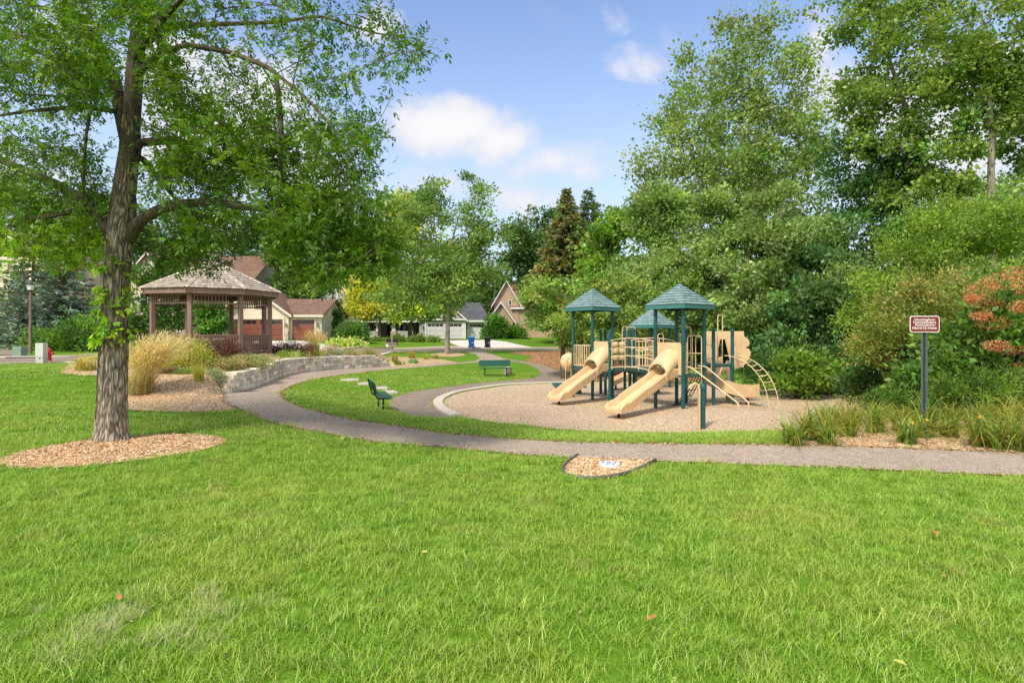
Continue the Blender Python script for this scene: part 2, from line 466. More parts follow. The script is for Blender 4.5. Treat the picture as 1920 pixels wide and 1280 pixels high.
me.vertices.add(nx*ny); me.vertices.foreach_set('co', np.stack([XX.ravel(), YY.ravel(), zz], 1).astype(np.float32).ravel())
me.loops.add(fq.size); me.loops.foreach_set('vertex_index', fq.astype(np.int32).ravel())
me.polygons.add(len(fq)); me.polygons.foreach_set('loop_start', np.arange(0, fq.size, 4, dtype=np.int32)); me.update(calc_edges=True); me.shade_smooth()
tag(link('ground', me, M['lawn']), 'green lawn ground rolling down to the playground and up to the street', None, None, 'structure')

PATH_OUT = [(2500,925),(2200,909),(1920,894),(1560,878),(1250,866),(1100,860),(997,855),(898,846),(819,838),(740,833),(697,829),(637,819),(598,811),(558,803.5),(518,794.5),(489,786.5),(469,777),(449,767),(429,759),(418.5,751),(419,743),(426,737.5)]
PATH_WALL = [(736,688.2),(779,685.5),(839,681.6),(862,680),(892,676.5),(901,671.5),(893,665),(873,660.5)]
PATH_END = [(900,658.6),(928,666),(947,672.7),(957,677.6)]
PATH_IN = [(928,677.8),(878,680.8),(819,686.3),(756,691),(697,696.5),(637,704),(588,712),(548,723),(527.5,735),(530.5,745),(548,757),(598,772.7),(657,786.5),(716,795.5),(779,804),(838,814),(918,820),(997,826.5),(1100,830),(1250,833),(1560,837),(1700,842),(1920,849),(2200,858),(2500,868)]
pA = [p[:2] for p in spline([np.array(p) for p in GP(PATH_OUT)], sub=3)]+[tuple(WALLA[i]+np.array((.0, .02))) for i in range(1, len(WALLA))]+GP(PATH_WALL)+GP(PATH_END)+[p[:2] for p in spline([np.array(p) for p in GP(PATH_IN)], sub=3)]
PB = [(940,671),(977,676.6),(1007,680.6),(1036,690.5),(1056,701),(1062,711),(1068,717.5),(977,719.8),(918,725),(868,732.5),(838.6,739.5),(819,748),(812,756),(817,764),(827,772.7),(846,783),(800,781.5),(751,777.5),(736,769),(729,757),(736,747),(769,735),(819,728),(878,720),(938,714),(997,709),(1012,701.4),(1009,693.5),(987,682.6),(957,677.6)]
pB = [p[:2] for p in spline([np.array(p) for p in GP(PB)], closed=True, sub=2)]
KERB_OUT = [(1068,716.5),(977,719),(918,724),(868,732),(838.6,739),(819,748),(812,755.5),(815,763),(827,772.7),(843,781.5)]
KERB_IN = [(1068,718),(997,720),(938,724),(878,733),(842.6,743),(830,754.5),(836,765),(850,774),(864,781)]
CH = [(864,781.5),(888,786.5),(928,792.5),(977,798),(1036.6,804),(1076,807.5),(1160,810.5),(1250,811.5),(1400,810),(1470,808),(1560,803),(1630,785),(1650,765),(1645,748),(1570,738),(1500,733),(1420,728),(1300,719.5),(1200,716),(1110,716),(1068,718.5),(997,720.5),(938,724.5),(878,733.5),(843,743.5),(830.5,754.5),(836,765),(850,774)]
pC = [p[:2] for p in spline([np.array(p) for p in GP(CH)], closed=True, sub=2)]
BED = [(112,699),(150,704.5),(186,704),(202,715),(196,735),(180,752),(200,764),(240,769),(300,772),(370,773),(440,771),(447,769),(430,760),(418,751.5),(419,743)]
bed_w = GP(BED)
off_wall = [(WALLA[i]+np.array((-.10, -.02))) for i in range(1, len(WALLA))]
BED2 = [(734,688.3),(779,685.3),(839,681.4),(860,679.6),(830,674),(780,670.5),(738,668)]
bed_w = bed_w+[tuple(p) for p in off_wall]+GP(BED2)+[(-8.6,38),(-10.5,37.5),(-13,34),(-16,31.5),(-18.5,28.5),(-18.6,25)]
TREE_RING = [(5,862),(60,845),(130,832),(200,822),(300,816),(380,817),(424,826),(405,838),(340,853),(250,866),(150,876),(60,880),(8,873)]
ring_w = [p[:2] for p in spline([np.array(p) for p in GP(TREE_RING)], closed=True, sub=3)]
SMALL_RING = [(808,664),(840,660.5),(872,664),(866,667.5),(840,669),(812,667)]
sring_w = [p[:2] for p in spline([np.array(p) for p in GP(SMALL_RING)], closed=True, sub=3)]
ORANGE = [(958,660.5),(1010,657.5),(1100,659),(1230,682),(1290,702),(1320,716),(1200,715),(1110,715),(1070,715),(1060,703),(1044,693),(1018,684),(990,678),(985,675),(1000,670),(975,664)]
orange_w = [p[:2] for p in spline([np.array(p) for p in GP(ORANGE)], closed=True, sub=2)]
BEDR = [(1468,836.5),(1490,818),(1560,803.5),(1640,786),(1655,765),(1700,752),(1920,748),(2300,752),(2500,768),(2500,867),(2200,857.5),(1920,848.5),(1700,841.5),(1560,836.6)]
bedr_w = GP(BEDR)
DISC = [(1077,858),(1066,868),(1057,878),(1056,887),(1064,894),(1090,899.5),(1130,899),(1175,890),(1205,878),(1228,865.3),(1150,862)]
disc_w = GP(DISC)
STREET_N = [(-260,693),(0,682.5),(140,680),(190,676.5)]; STREET_M = [(640,660.8),(735,660),(830,659),(900,658),(1000,656.5),(1100,655.5)]
STREET_F = [(1100,652.6),(1000,652.8),(900,653),(735,653.8),(640,655.2)]; STREET_F2 = [(140,668.3),(0,670.5),(-260,674)]
sn = GP(STREET_N); sm = GP(STREET_M); sf = GP(STREET_F); sf2 = GP(STREET_F2)
near_edge = [np.array(p) for p in sn]+[np.array((-19.5, 38)), np.array((-15, 42.6))]+[np.array(p) for p in sm]
far_edge = [np.array(p) for p in sf]+[np.array((-19.5, 51.5)), np.array((-25, 44.5))]+[np.array(p) for p in sf2]
pS = [p for p in spline(near_edge, sub=2)]+[p for p in spline(far_edge, sub=2)]
DR1 = [(870,652.4),(838,640.5),(795,637.8),(920,637.8),(950,641),(1000,651.5)]
DR2 = [(545,657),(470,652),(436,640.5),(592,640.5),(618,648),(640,654)]
pD1 = GP(DR1); pD2 = GP(DR2)
DR3 = [(-60,664),(-60,646),(34,646),(52,660),(40,667)]
pD3 = GP(DR3)

sheet('street', pS, .012, M['street'], .8, label='grey asphalt street passing beyond the gazebo')
sheet('path', pA, .016, M['path'], .3, label='winding asphalt path curving across the lawn along the stone wall')
sheet('footpath', pB, .010, M['path_old'], .3, label='worn dark asphalt loop path around the playground')
sheet('play_surface', pC, .013, M['chips'], .35, label='tan wood chip play surface under the playground')
sheet('planting_bed_ground', bed_w, .013, M['mulch'], .18, label='wood chip mulch bed behind the stone wall around the gazebo')
sheet('tree_ring_ground', ring_w, .022, M['mulch'], .2, label='ring of wood chip mulch round the big tree trunk')
sheet('small_tree_ring_ground', sring_w, .014, M['mulch'], .3, label='small round mulch patch under the street tree')
sheet('leaf_strewn_ground', orange_w, .018, M['mulch_red'], .35, label='orange brown mulch under the spreading tree by the playground')
sheet('bed_ground', bedr_w, .020, M['mulch'], .2, label='mulch bed under the daylilies and shrubs by the sign')
sheet('disc_bed_ground', disc_w, .022, M['mulch'], .12, label='small mulch bed cut into the lawn at the path edge')
sheet('driveway', pD1, .03, M['driveway'], .8, label='pale concrete driveway in front of the white garage doors')
sheet('house_driveway', pD2, .03, M['driveway'], .8, label='pale concrete driveway in front of the brown garage doors')
sheet('side_driveway', pD3, .03, M['street'], .8, label='dark asphalt driveway beside the blue spruces')

# concrete kerb curving round the play surface
ko = [p[:2] for p in spline([np.array(p) for p in GP(KERB_OUT)], sub=4)]; ki = [p[:2] for p in spline([np.array(p) for p in GP(KERB_IN)], sub=4)]
k = min(len(ko), len(ki)); fo = []; mb = MB()
def resample(pts, n):
    P = np.array(pts); d = np.r_[0, np.cumsum(np.linalg.norm(np.diff(P, axis=0), axis=1))]; t = np.linspace(0, d[-1], n)
    return np.stack([np.interp(t, d, P[:, i]) for i in range(P.shape[1])], 1)
ko = resample(ko, 60); ki = resample(ki, 60); vs = []; fs = []
for i in range(60):
    a, b = ko[i], ki[i]
    za, zb = Z(*a), Z(*b); zt = max(za, zb)+.06
    vs += [(a[0], a[1], za-.1), (a[0], a[1], zt), (b[0], b[1], zt), (b[0], b[1], zb-.1)]
for i in range(59):
    for j in range(3): fs.append((i*4+j, i*4+j+1, i*4+j+5, i*4+j+4))
fs += [(0,3,2,1), (236,237,238,239)]
mb.add(vs, fs); o = mb.build('kerb', M['concrete'], smooth=30); tag(o, 'pale concrete kerb curving round the left side of the play surface', None, None, 'structure')
# street kerb (far side, pale line)
def kerb_line(name, pts, w, h, m, label):
    P = resample(pts, 90); mb = MB(); vs = []; fs = []
    for i in range(90):
        t = P[min(i+1, 89)]-P[max(i-1, 0)]; t /= np.linalg.norm(t); nrm = np.array((-t[1], t[0]))
        a, b = P[i]-nrm*w/2, P[i]+nrm*w/2; z = Z(*P[i])
        vs += [(a[0], a[1], z-.1), (a[0], a[1], z+h), (b[0], b[1], z+h), (b[0], b[1], z-.1)]
    for i in range(89):
        for j in range(3): fs.append((i*4+j, i*4+j+1, i*4+j+5, i*4+j+4)[::-1])
    mb.add(vs, fs); tag(mb.build(name, m, smooth=30), label, None, None, 'structure')
kerb_line('street_kerb', [p for p in spline(far_edge, sub=2)], .45, .10, M['concrete'], 'pale concrete kerb along the far side of the street')
kerb_line('near_street_kerb', [p for p in spline(near_edge, sub=2)], .35, .06, M['concrete'], 'pale concrete kerb along the near side of the street')

# ------------------------------------------------------------------ scattered ground cover
HOLES = [np.array(p) for p in (pA, pB, pC, bed_w, ring_w, sring_w, orange_w, bedr_w, disc_w, pS, pD1, pD2, pD3)]
HBOX = [(h[:, 0].min(), h[:, 0].max(), h[:, 1].min(), h[:, 1].max()) for h in HOLES]
def on_lawn(x, y):
    m = np.ones(len(x), bool)
    for h, b in zip(HOLES, HBOX):
        q = (x > b[0]) & (x < b[1]) & (y > b[2]) & (y < b[3])
        if q.any(): m[np.where(q)[0][inside(h, x[q], y[q])]] = False
    return m

def blades(n, h0, h1, w, radius, lean=.5, segs=3, rg=rng, col=None, droop=0.0, base_z=0.0):
    """n curved tapering grass blades as strips; returns verts, colours (per vertex), faces of 4."""
    az = rg.uniform(0, 2*PI, n); r = radius*np.sqrt(rg.uniform(0, 1, n)); a2 = rg.uniform(0, 2*PI, n)
    bx, by = r*np.cos(a2), r*np.sin(a2)
    L = rg.uniform(h0, h1, n); le = lean*rg.uniform(.2, 1.0, n)
    t = np.linspace(0, 1, segs+1)[None, :]
    hor = L[:, None]*le[:, None]*t**1.8
    ver = L[:, None]*(t*(1-.35*le[:, None]*t)-droop*le[:, None]*t**3)
    X = bx[:, None]+hor*np.cos(az)[:, None]; Y = by[:, None]+hor*np.sin(az)[:, None]; Zz = ver+base_z
    wd = w*(1-t**1.6*.92)*rg.uniform(.7, 1.2, (n, 1))
    face = az+PI/2+rg.uniform(-.9, .9, n)
    sx, sy = np.cos(face)[:, None]*wd/2, np.sin(face)[:, None]*wd/2
    A = np.stack([X-sx, Y-sy, Zz], -1); B = np.stack([X+sx, Y+sy, Zz], -1)
    V = np.stack([A[:, :-1], B[:, :-1], B[:, 1:], A[:, 1:]], 2).reshape(-1, 3)
    rv = rg.uniform(0, 1, (n, 1)); dv = rg.uniform(0, 1, (n, 1)); T = np.broadcast_to(t, (n, segs+1))
    def pk(q): return np.stack([q[:, :-1], q[:, :-1], q[:, 1:], q[:, 1:]], 2).reshape(-1)
    C = np.stack([pk(T), pk(np.broadcast_to(rv, T.shape)), pk(np.broadcast_to(dv, T.shape))], 1)
    return V, C

def scatter(name, pts, rz, scl, sources, m_label, kind='stuff', tilt=None):
    """Instances of the source meshes on the given points (geometry nodes), one object of kind stuff."""
    coll = bpy.data.collections.new(name+'_source')
    for s in sources: coll.objects.link(s)
    me = bpy.data.meshes.new(name); n = len(pts); me.vertices.add(n); me.vertices.foreach_set('co', np.ascontiguousarray(pts, np.float32).ravel())
    a = me.attributes.new('turn', 'FLOAT_VECTOR', 'POINT'); rot = np.zeros((n, 3), np.float32); rot[:, 2] = rz
    if tilt is not None: rot[:, :2] = tilt
    a.data.foreach_set('vector', rot.ravel())
    b = me.attributes.new('size', 'FLOAT', 'POINT'); b.data.foreach_set('value', np.ascontiguousarray(scl, np.float32))
    o = bpy.data.objects.new(name, me); COL.objects.link(o); tag(o, m_label, None, None, kind)
    ng = bpy.data.node_groups.new(name, 'GeometryNodeTree')
    ng.interface.new_socket('Geometry', in_out='INPUT', socket_type='NodeSocketGeometry'); ng.interface.new_socket('Geometry', in_out='OUTPUT', socket_type='NodeSocketGeometry')
    N = ng.nodes.new; gi = N('NodeGroupInput'); go = N('NodeGroupOutput'); ip = N('GeometryNodeInstanceOnPoints'); ci = N('GeometryNodeCollectionInfo')
    ci.inputs['Collection'].default_value = coll; ci.inputs['Separate Children'].default_value = True; ci.inputs['Reset Children'].default_value = True
    ar = N('GeometryNodeInputNamedAttribute'); ar.data_type = 'FLOAT_VECTOR'; ar.inputs['Name'].default_value = 'turn'
    asz = N('GeometryNodeInputNamedAttribute'); asz.data_type = 'FLOAT'; asz.inputs['Name'].default_value = 'size'
    e2r = N('FunctionNodeEulerToRotation')
    L = ng.links.new
    L(gi.outputs[0], ip.inputs['Points']); L(ci.outputs[0], ip.inputs['Instance']); ip.inputs['Pick Instance'].default_value = True
    L(ar.outputs['Attribute'], e2r.inputs[0]); L(e2r.outputs[0], ip.inputs['Rotation']); L(asz.outputs['Attribute'], ip.inputs['Scale']); L(ip.outputs[0], go.inputs[0])
    md = o.modifiers.new('scatter', 'NODES'); md.node_group = ng
    return o

def src(name, me, m): 
    me.materials.append(m); return bpy.data.objects.new(name, me)

def tuft(name, n, h0, h1, w, r, lean, segs):
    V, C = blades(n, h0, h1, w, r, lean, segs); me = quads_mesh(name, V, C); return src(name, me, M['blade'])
near_t = [tuft('fine_tuft', 44, .035, .085, .0050, .085, 1.0, 3) for _ in range(8)]+[tuft('long_tuft', 26, .06, .125, .0052, .09, 1.15, 4) for _ in range(3)]
far_t = [tuft('broad_tuft', 70, .045, .09, .011, .24, .9, 2) for _ in range(6)]

def band_points(y0, y1, dens, hw):
    out = []
    y = y0
    while y < y1:
        d = max(.5, y*.08); w = hw(y); n = int(2*w*d*dens(y)); out.append(np.stack([rng.uniform(-w, w, n), rng.uniform(y, min(y+d, y1), n)], 1)); y += d
    return np.concatenate(out)
pn = band_points(2.2, 10.5, lambda y: 215*min(1, (6.0/y))**.9, lambda y: .95*y+1.5)
pn = pn[on_lawn(pn[:, 0], pn[:, 1])]; pn = pn+rng.normal(0, .028, pn.shape)
_th = np.array([noise.noise((p[0]*1.2+40, p[1]*1.2, 3)) for p in pn]); pn = pn[rng.uniform(0, 1, len(pn)) > np.clip((_th-.2)*.9, 0, .25)]
lift = np.array([noise.noise((p[0]*.7, p[1]*.7, 0)) for p in pn]); lift2 = np.array([noise.noise((p[0]*2.6, p[1]*2.6, 7)) for p in pn])
zz = Zv(pn[:, 0], pn[:, 1])-.006
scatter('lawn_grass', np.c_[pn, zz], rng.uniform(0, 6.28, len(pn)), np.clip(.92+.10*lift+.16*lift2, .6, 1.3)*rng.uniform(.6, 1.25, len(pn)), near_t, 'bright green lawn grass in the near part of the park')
pf = band_points(9.6, 34, lambda y: 26*min(1, (11/y))**.7, lambda y: .92*y+2)
pf = pf[on_lawn(pf[:, 0], pf[:, 1])]; pf = pf+rng.normal(0, .05, pf.shape)
zz = Zv(pf[:, 0], pf[:, 1])-.006
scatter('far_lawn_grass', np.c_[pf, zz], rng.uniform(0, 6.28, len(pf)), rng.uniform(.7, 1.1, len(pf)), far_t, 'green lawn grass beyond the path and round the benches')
# dry seed-head patch low on the left of the lawn
dv = []
V, C = blades(60, .07, .14, .004, .13, 1.3, 4); C[:, 2] = 1.0; dry = src('dry_tuft', quads_mesh('dry_tuft', V, C), M['blade'])
n = 46; pd = np.stack([rng.normal(-2.35, .36, n), rng.normal(3.66, .24, n)], 1)
scatter('dry_grass', np.c_[pd, Zv(pd[:, 0], pd[:, 1])], rng.uniform(0, 6.28, n), rng.uniform(.4, .85, n), [dry], 'pale dry grass patch in the lawn')

def chip_src(name, L, w, h, m):
    mb = MB()
    c = [(-L/2, -w/2*.6), (L/2, -w/2), (L/2*.9, w/2*.7), (-L/2*.95, w/2)]
    mb.prism([(a, b, 0) for a, b in c], (0, 0, h))
    me = bpy.data.meshes.new(name); me.from_pydata(mb.v, [], mb.f); me.update(); return src(name, me, m)
chips = [chip_src('wood_chip', l, w, .006, M['woodchip']) for l, w in ((.028, .010), (.045, .009), (.020, .012), (.055, .007), (.034, .015))]
def in_poly_points(poly, dens, margin=0):
    P = np.array(poly); x0, y0 = P.min(0)-margin; x1, y1 = P.max(0)+margin
    n = int((x1-x0)*(y1-y0)*dens); p = np.stack([rng.uniform(x0, x1, n), rng.uniform(y0, y1, n)], 1)
    return p[inside(P, p[:, 0], p[:, 1])]
cs = [in_poly_points(ring_w, 1300), in_poly_points(disc_w, 1900), in_poly_points(bedr_w, 320)]
b1 = in_poly_points(bed_w, 130); b1 = b1[b1[:, 1] < 21]; cs.append(b1)
pc = np.concatenate(cs); pc = pc+rng.normal(0, .05, pc.shape); n = len(pc)
scatter('mulch_chips', np.c_[pc, Zv(pc[:, 0], pc[:, 1])+.026], rng.uniform(0, 6.28, n), rng.uniform(.3, 1.0, n)**1.3*1.5, chips, 'loose pale wood chips lying on the mulch beds', tilt=rng.normal(0, .28, (n, 2)))
# leaf litter along the grass edge of the path and under the trees
edge_pts = []
for e, dn in ((GP(PATH_IN), 26), (GP(PATH_OUT[:-1]), 9)):
    e = resample(e, 700); e = e[(e[:, 1] < 30)]
    for _ in range(dn):
        edge_pts.append(e[rng.integers(0, len(e), 110)]+rng.normal(0, .055, (110, 2)))
pe = np.concatenate(edge_pts); n = len(pe)
lit = [chip_src('dead_leaf', l, w, .003, M['litter']) for l, w in ((.05, .03), (.035, .012), (.06, .022))]
scatter('leaf_litter', np.c_[pe, Zv(pe[:, 0], pe[:, 1])+.024], rng.uniform(0, 6.28, n), rng.uniform(.4, 1.1, n), lit, 'brown leaf litter along the edges of the asphalt path', tilt=rng.normal(0, .35, (n, 2)))
pr = in_poly_points(orange_w, 26); n = len(pr)
scatter('fallen_orange_leaves', np.c_[pr, Zv(pr[:, 0], pr[:, 1])+.025], rng.uniform(0, 6.28, n), rng.uniform(.9, 2.2, n), lit, 'orange brown dead leaves under the spreading tree', tilt=rng.normal(0, .4, (n, 2)))
po = in_poly_points(pC, 70); po = po[po[:, 1] < 24]; n = len(po)
scatter('play_chips', np.c_[po, Zv(po[:, 0], po[:, 1])+.016], rng.uniform(0, 6.28, n), rng.uniform(.5, 1.0, n), chips, 'loose tan wood chips scattered on the play surface', tilt=rng.normal(0, .25, (n, 2)))

pl = band_points(2.6, 11, lambda y: 1.6, lambda y: .95*y+1); pl = pl[on_lawn(pl[:, 0], pl[:, 1])]; n = len(pl)
scatter('lawn_litter', np.c_[pl, Zv(pl[:, 0], pl[:, 1])+rng.uniform(.02, .06, n)], rng.uniform(0, 6.28, n), rng.uniform(.25, .8, n), lit, 'small brown leaf bits lying in the lawn', tilt=rng.normal(0, .5, (n, 2)))

pq = in_poly_points(ring_w, 160); tc_ = G(210, 826); dd_ = np.hypot(pq[:, 0]-tc_[0], pq[:, 1]-tc_[1]); pq = pq[rng.uniform(0, 1, len(pq)) < np.exp(-(dd_/.75)**2)]; n = len(pq)
scatter('trunk_foot_litter', np.c_[pq, Zv(pq[:, 0], pq[:, 1])+.034], rng.uniform(0, 6.28, n), rng.uniform(.5, 1.3, n), lit, 'rust brown dead leaves gathered round the ash trunk foot', tilt=rng.normal(0, .4, (n, 2)))
# ------------------------------------------------------------------ playground
M['green_post'] = weathered('green_powder_coat', (.014,.088,.090), .38, .2, 3, .0)
M['green_deck'] = weathered('green_deck_coat', (.02,.10,.085), .55, .3, 5, .2, dirt=(.10,.11,.09))
M['tan_plastic'] = weathered('tan_plastic', (.67,.465,.25), .45, .11, 2.2, .0)
M['tan_metal'] = weathered('tan_powder_coat', (.72,.53,.30), .4, .1, 3, .0)
M['black_rope'] = weathered('black_rope', (.012,.012,.012), .85, .3, 30, .4)
M['grey_galv'] = weathered('galvanised_steel', (.35,.36,.36), .45, .2, 10, .05, metal=.6)
M['roof_tile'] = vcol_mat('green_roof_tile', .45, .16, 9, .12)
GZ = -.5
PG = thing('playground', (4.5, 19.5, GZ), 'tan and dark green playground with two front slides and three green roofed towers', 'playground')
U1 = np.array((-.6, .8, 0)); U2 = np.array((.8, .6, 0)); UP = np.array((0, 0, 1.0))
def V3(a, z): return np.array((a[0], a[1], z), float)
def ppost(p, top, r=.055, knob=False, collars=(), name='post'):
    mb = MB(); x, y = p[0], p[1]; g = Z(x, y)-.15
    mb.tube([(x, y, g), (x, y, top)], r, 14)
    for cz in collars: mb.tube([(x, y, cz-.035), (x, y, cz+.035)], r+.016, 14)
    o = mb.build(name, M['green_post'], PG, smooth=40)
    if knob:
        kb = MB(); kb.lathe((x, y, top), [(r, -.01), (r+.012, .0), (r+.012, .03), (r*.8, .055), (r*.3, .07), (.001, .072)], 12)
        kb.build('post_cap', M['green_post'], o, smooth=50)
    return o
def pyramid_roof(c, half, ze, zt, fas=.12, name='roof'):
    """Square hip roof with moulded tiles; half = half side; ze eave underside, zt apex."""
    mb = MB(); c2 = np.array((c[0], c[1], 0)); cor = [c2-U1*half-U2*half, c2-U1*half+U2*half, c2+U1*half+U2*half, c2+U1*half-U2*half]
    edge_c = (.045, .185, .165)
    z1 = ze+fas
    top = V3(c, zt)
    # fascia and core
    vs = [V3(p, ze) for p in cor]+[V3(p, z1) for p in cor]+[V3(c2+(p-c2)*.93, ze) for p in cor]
    fs = [(i, (i+1) % 4, (i+1) % 4+4, i+4) for i in range(4)]+[(i, i+8, (i+1) % 4+8, (i+1) % 4) for i in range(4)]
    mb.add(vs, fs, edge_c)
    b = len(mb.v); mb.add([V3(p, z1-.01) for p in cor]+[top-UP*.03], [(i, (i+1) % 4, 4) for i in range(4)], (.02,.07,.065))
    rows = 8
    for k in range(4):
        a, d = V3(cor[k], z1), V3(cor[(k+1) % 4], z1)
        nrm = np.cross(d-a, top-a); nrm /= np.linalg.norm(nrm)
        if nrm[2] < 0: nrm = -nrm
        for r in range(rows):
            t0, t1 = r/rows, (r+1.12)/rows
            t1 = min(t1, 1)
            L0, R0 = a+(top-a)*t0, d+(top-d)*t0; L1, R1 = a+(top-a)*t1, d+(top-d)*t1
            w = np.linalg.norm(R0-L0); nt = max(1, round(w/.17)); off = .5 if r % 2 else 0
            cuts = [0]+[min(1, max(0, (j+off)/nt)) for j in range(1 if not off else 0, nt+1)]
            cuts = sorted(set(cuts+[1]))
            for s0, s1 in zip(cuts[:-1], cuts[1:]):
                if s1-s0 < .02: continue
                g = .004/max(w, .2); e0, e1 = s0+g, s1-g
                p0, p1 = L0+(R0-L0)*e0, L0+(R0-L0)*e1; p2, p3 = L1+(R1-L1)*e1, L1+(R1-L1)*e0
                h0, h1 = nrm*.028, nrm*.004
                v = random.uniform(.8, 1.2); cc = (.20*v, .30*v, .285*v)
                mb.add([p0, p1, p2, p3, p0+h0, p1+h0, p2+h1, p3+h1], [(4,5,6,7), (1,2,6,5), (3,0,4,7)], cc); mb.add([p0, p1, p1+h0, p0+h0], [(0,1,2,3)], (.02,.05,.05))
    return mb.build(name, M['roof_tile'], PG, vcol=True)
def deck(corners, z, th=.09, name='deck'):
    mb = MB(); mb.prism([V3(p, z-th) for p in corners], (0, 0, th))
    o = mb.build(name, M['green_deck'], PG, bevel=.012)
    return o
def rails(a, b, z0, z1, nbar, r=.013, name='railing', arch=0, mids=()):
    mb = MB(); a = np.array(a[:2]); b = np.array(b[:2])
    def pt(t, z): q = a+(b-a)*t; return (q[0], q[1], z+arch*4*t*(1-t))
    for z in (z0, z1)+tuple(mids): mb.tube([pt(t, z) for t in np.linspace(0, 1, 12 if arch else 2)], r*1.25, 8)
    for t in ([(i+.5)/nbar for i in range(nbar)] if nbar else (.06, .94)):
        pass; mb.tube([pt(t, z0), pt(t, z1)], r, 6)
    return mb.build(name, M['tan_metal'], PG, smooth=40)
def hoop(a, b, z0, z1, r=.016, name='grab_hoop', extra=()):
    """Inverted-U loop of pipe between plan points a and b."""
    a = np.array(a[:2]); b = np.array(b[:2]); d = b-a; L = np.linalg.norm(d); q = min(.09, L*.35); pts = [(a[0], a[1], z0)]
    for i in range(7):
        th = PI-PI/2*i/6; p = a+d/L*(q+q*math.cos(th)); pts.append((p[0], p[1], z1-q+q*math.sin(th)))
    for i in range(7):
        th = PI/2-PI/2*i/6; p = b-d/L*(q-q*math.cos(th)); pts.append((p[0], p[1], z1-q+q*math.sin(th)))
    pts.append((b[0], b[1], z0)); mb = MB(); mb.tube(pts, r, 8)
    for e in extra: mb.tube([(a[0], a[1], e), (b[0], b[1], e)], r*.85, 6)
    return mb.build(name, M['tan_metal'], PG, smooth=50)

SIDE = 1.02
# right roofed tower
R1 = np.array((5.02, 17.2, 0)); R2 = R1+U1*SIDE; R3 = R1+U2*SIDE; R4 = R1+(U1+U2)*SIDE; RC = R1+(U1+U2)*SIDE/2
DZ = .63
for p in (R1, R2, R3, R4): ppost(p, 2.66, collars=(DZ-.1, 1.56))
pyramid_roof(RC, .735, 2.58, 3.36)
deck([R1, R3, R4, R2], DZ)
# left roofed tower (behind) and the slide landing in front of it
LC = np.array((2.98, 21.7, 0)); LF = LC-(U1+U2)*.51; LR = LF+U2*SIDE; LL = LF+U1*SIDE; LB = LF+(U1+U2)*SIDE
for p in (LF, LR, LL, LB): ppost(p, 2.78, collars=(DZ-.1, 1.45))
pyramid_roof(LC, .735, 2.68, 3.52)
deck([LF, LR, LB, LL], DZ)
A1 = LF-U1*.85; A2 = A1+U2*SIDE
deck([A1, A2, LR-U1*.06, LF-U1*.06], DZ-.003)
ppost(A1, 1.9, knob=True, collars=(DZ-.1, 1.5)); ppost(A2, 1.95, knob=True, collars=(DZ-.1,))
# rear low roofed tower
BC = np.array((6.14, 25.6, 0)); B1 = BC-(U1+U2)*.51; B2 = B1+U1*SIDE; B3 = B1+U2*SIDE; B4 = B1+(U1+U2)*SIDE
for p in (B1, B2, B3, B4): ppost(p, 2.2, collars=(1.2,))
pyramid_roof(BC, .735, 2.10, 2.98)
deck([B1, B3, B4, B2], .35)
rails(B1, B2, .45, 1.25, 7); rails(B1, B3, .45, 1.25, 7)
# middle deck between the towers and the rear tower
C1 = np.array((4.5, 23.4, 0)); C2 = np.array((4.87, 22.9, 0)); C3 = np.array((3.6, 22.6, 0))
ppost(C1, 1.97, knob=True, collars=(.55,)); ppost(C2+np.array((0,.5,0)), 1.97, knob=True, collars=(.55,)); ppost(C3, 1.95, knob=True); ppost(C3+U1*.35+U2*.1, 1.95, knob=True)
mb = MB(); pr = []
mid = [np.array((4.75, 22.2, .45)), np.array((5.2, 22.9, .40)), np.array((5.7, 23.8, .36))]
hexa = [V3(np.array((5.1+.85*math.cos(a), 22.6+.85*math.sin(a))), .40) for a in np.linspace(0, 2*PI, 9)[:-1]]
mb.prism(hexa, (0, 0, .1)); mb.lathe((5.1, 22.6, .40), [(.01, -.16), (.35, -.13), (.65, -.05), (.80, .0)], 16)
mb.build('deck', M['green_deck'], PG, bevel=.01)
for a in (.6, 2.6, 4.4): ppost((5.1+.8*math.cos(a), 22.6+.8*math.sin(a)), .42, .045)
hoop(C1-U2*.14, C1+U2*.10, .45, 2.12); hoop(C1+U2*.12, C2+np.array((.05,.5,0)), .45, 2.12)
rails(C2+np.array((0,.5,0)), C2+np.array((.5,.3,0)), .5, 1.55, 4, mids=(.9, 1.2)); hoop((6.02,24.2), (6.28,24.35), .4, 1.85)
rails((5.35,23.2), B1, .55, 1.5, 4, mids=(1.0, 1.25), arch=.08)
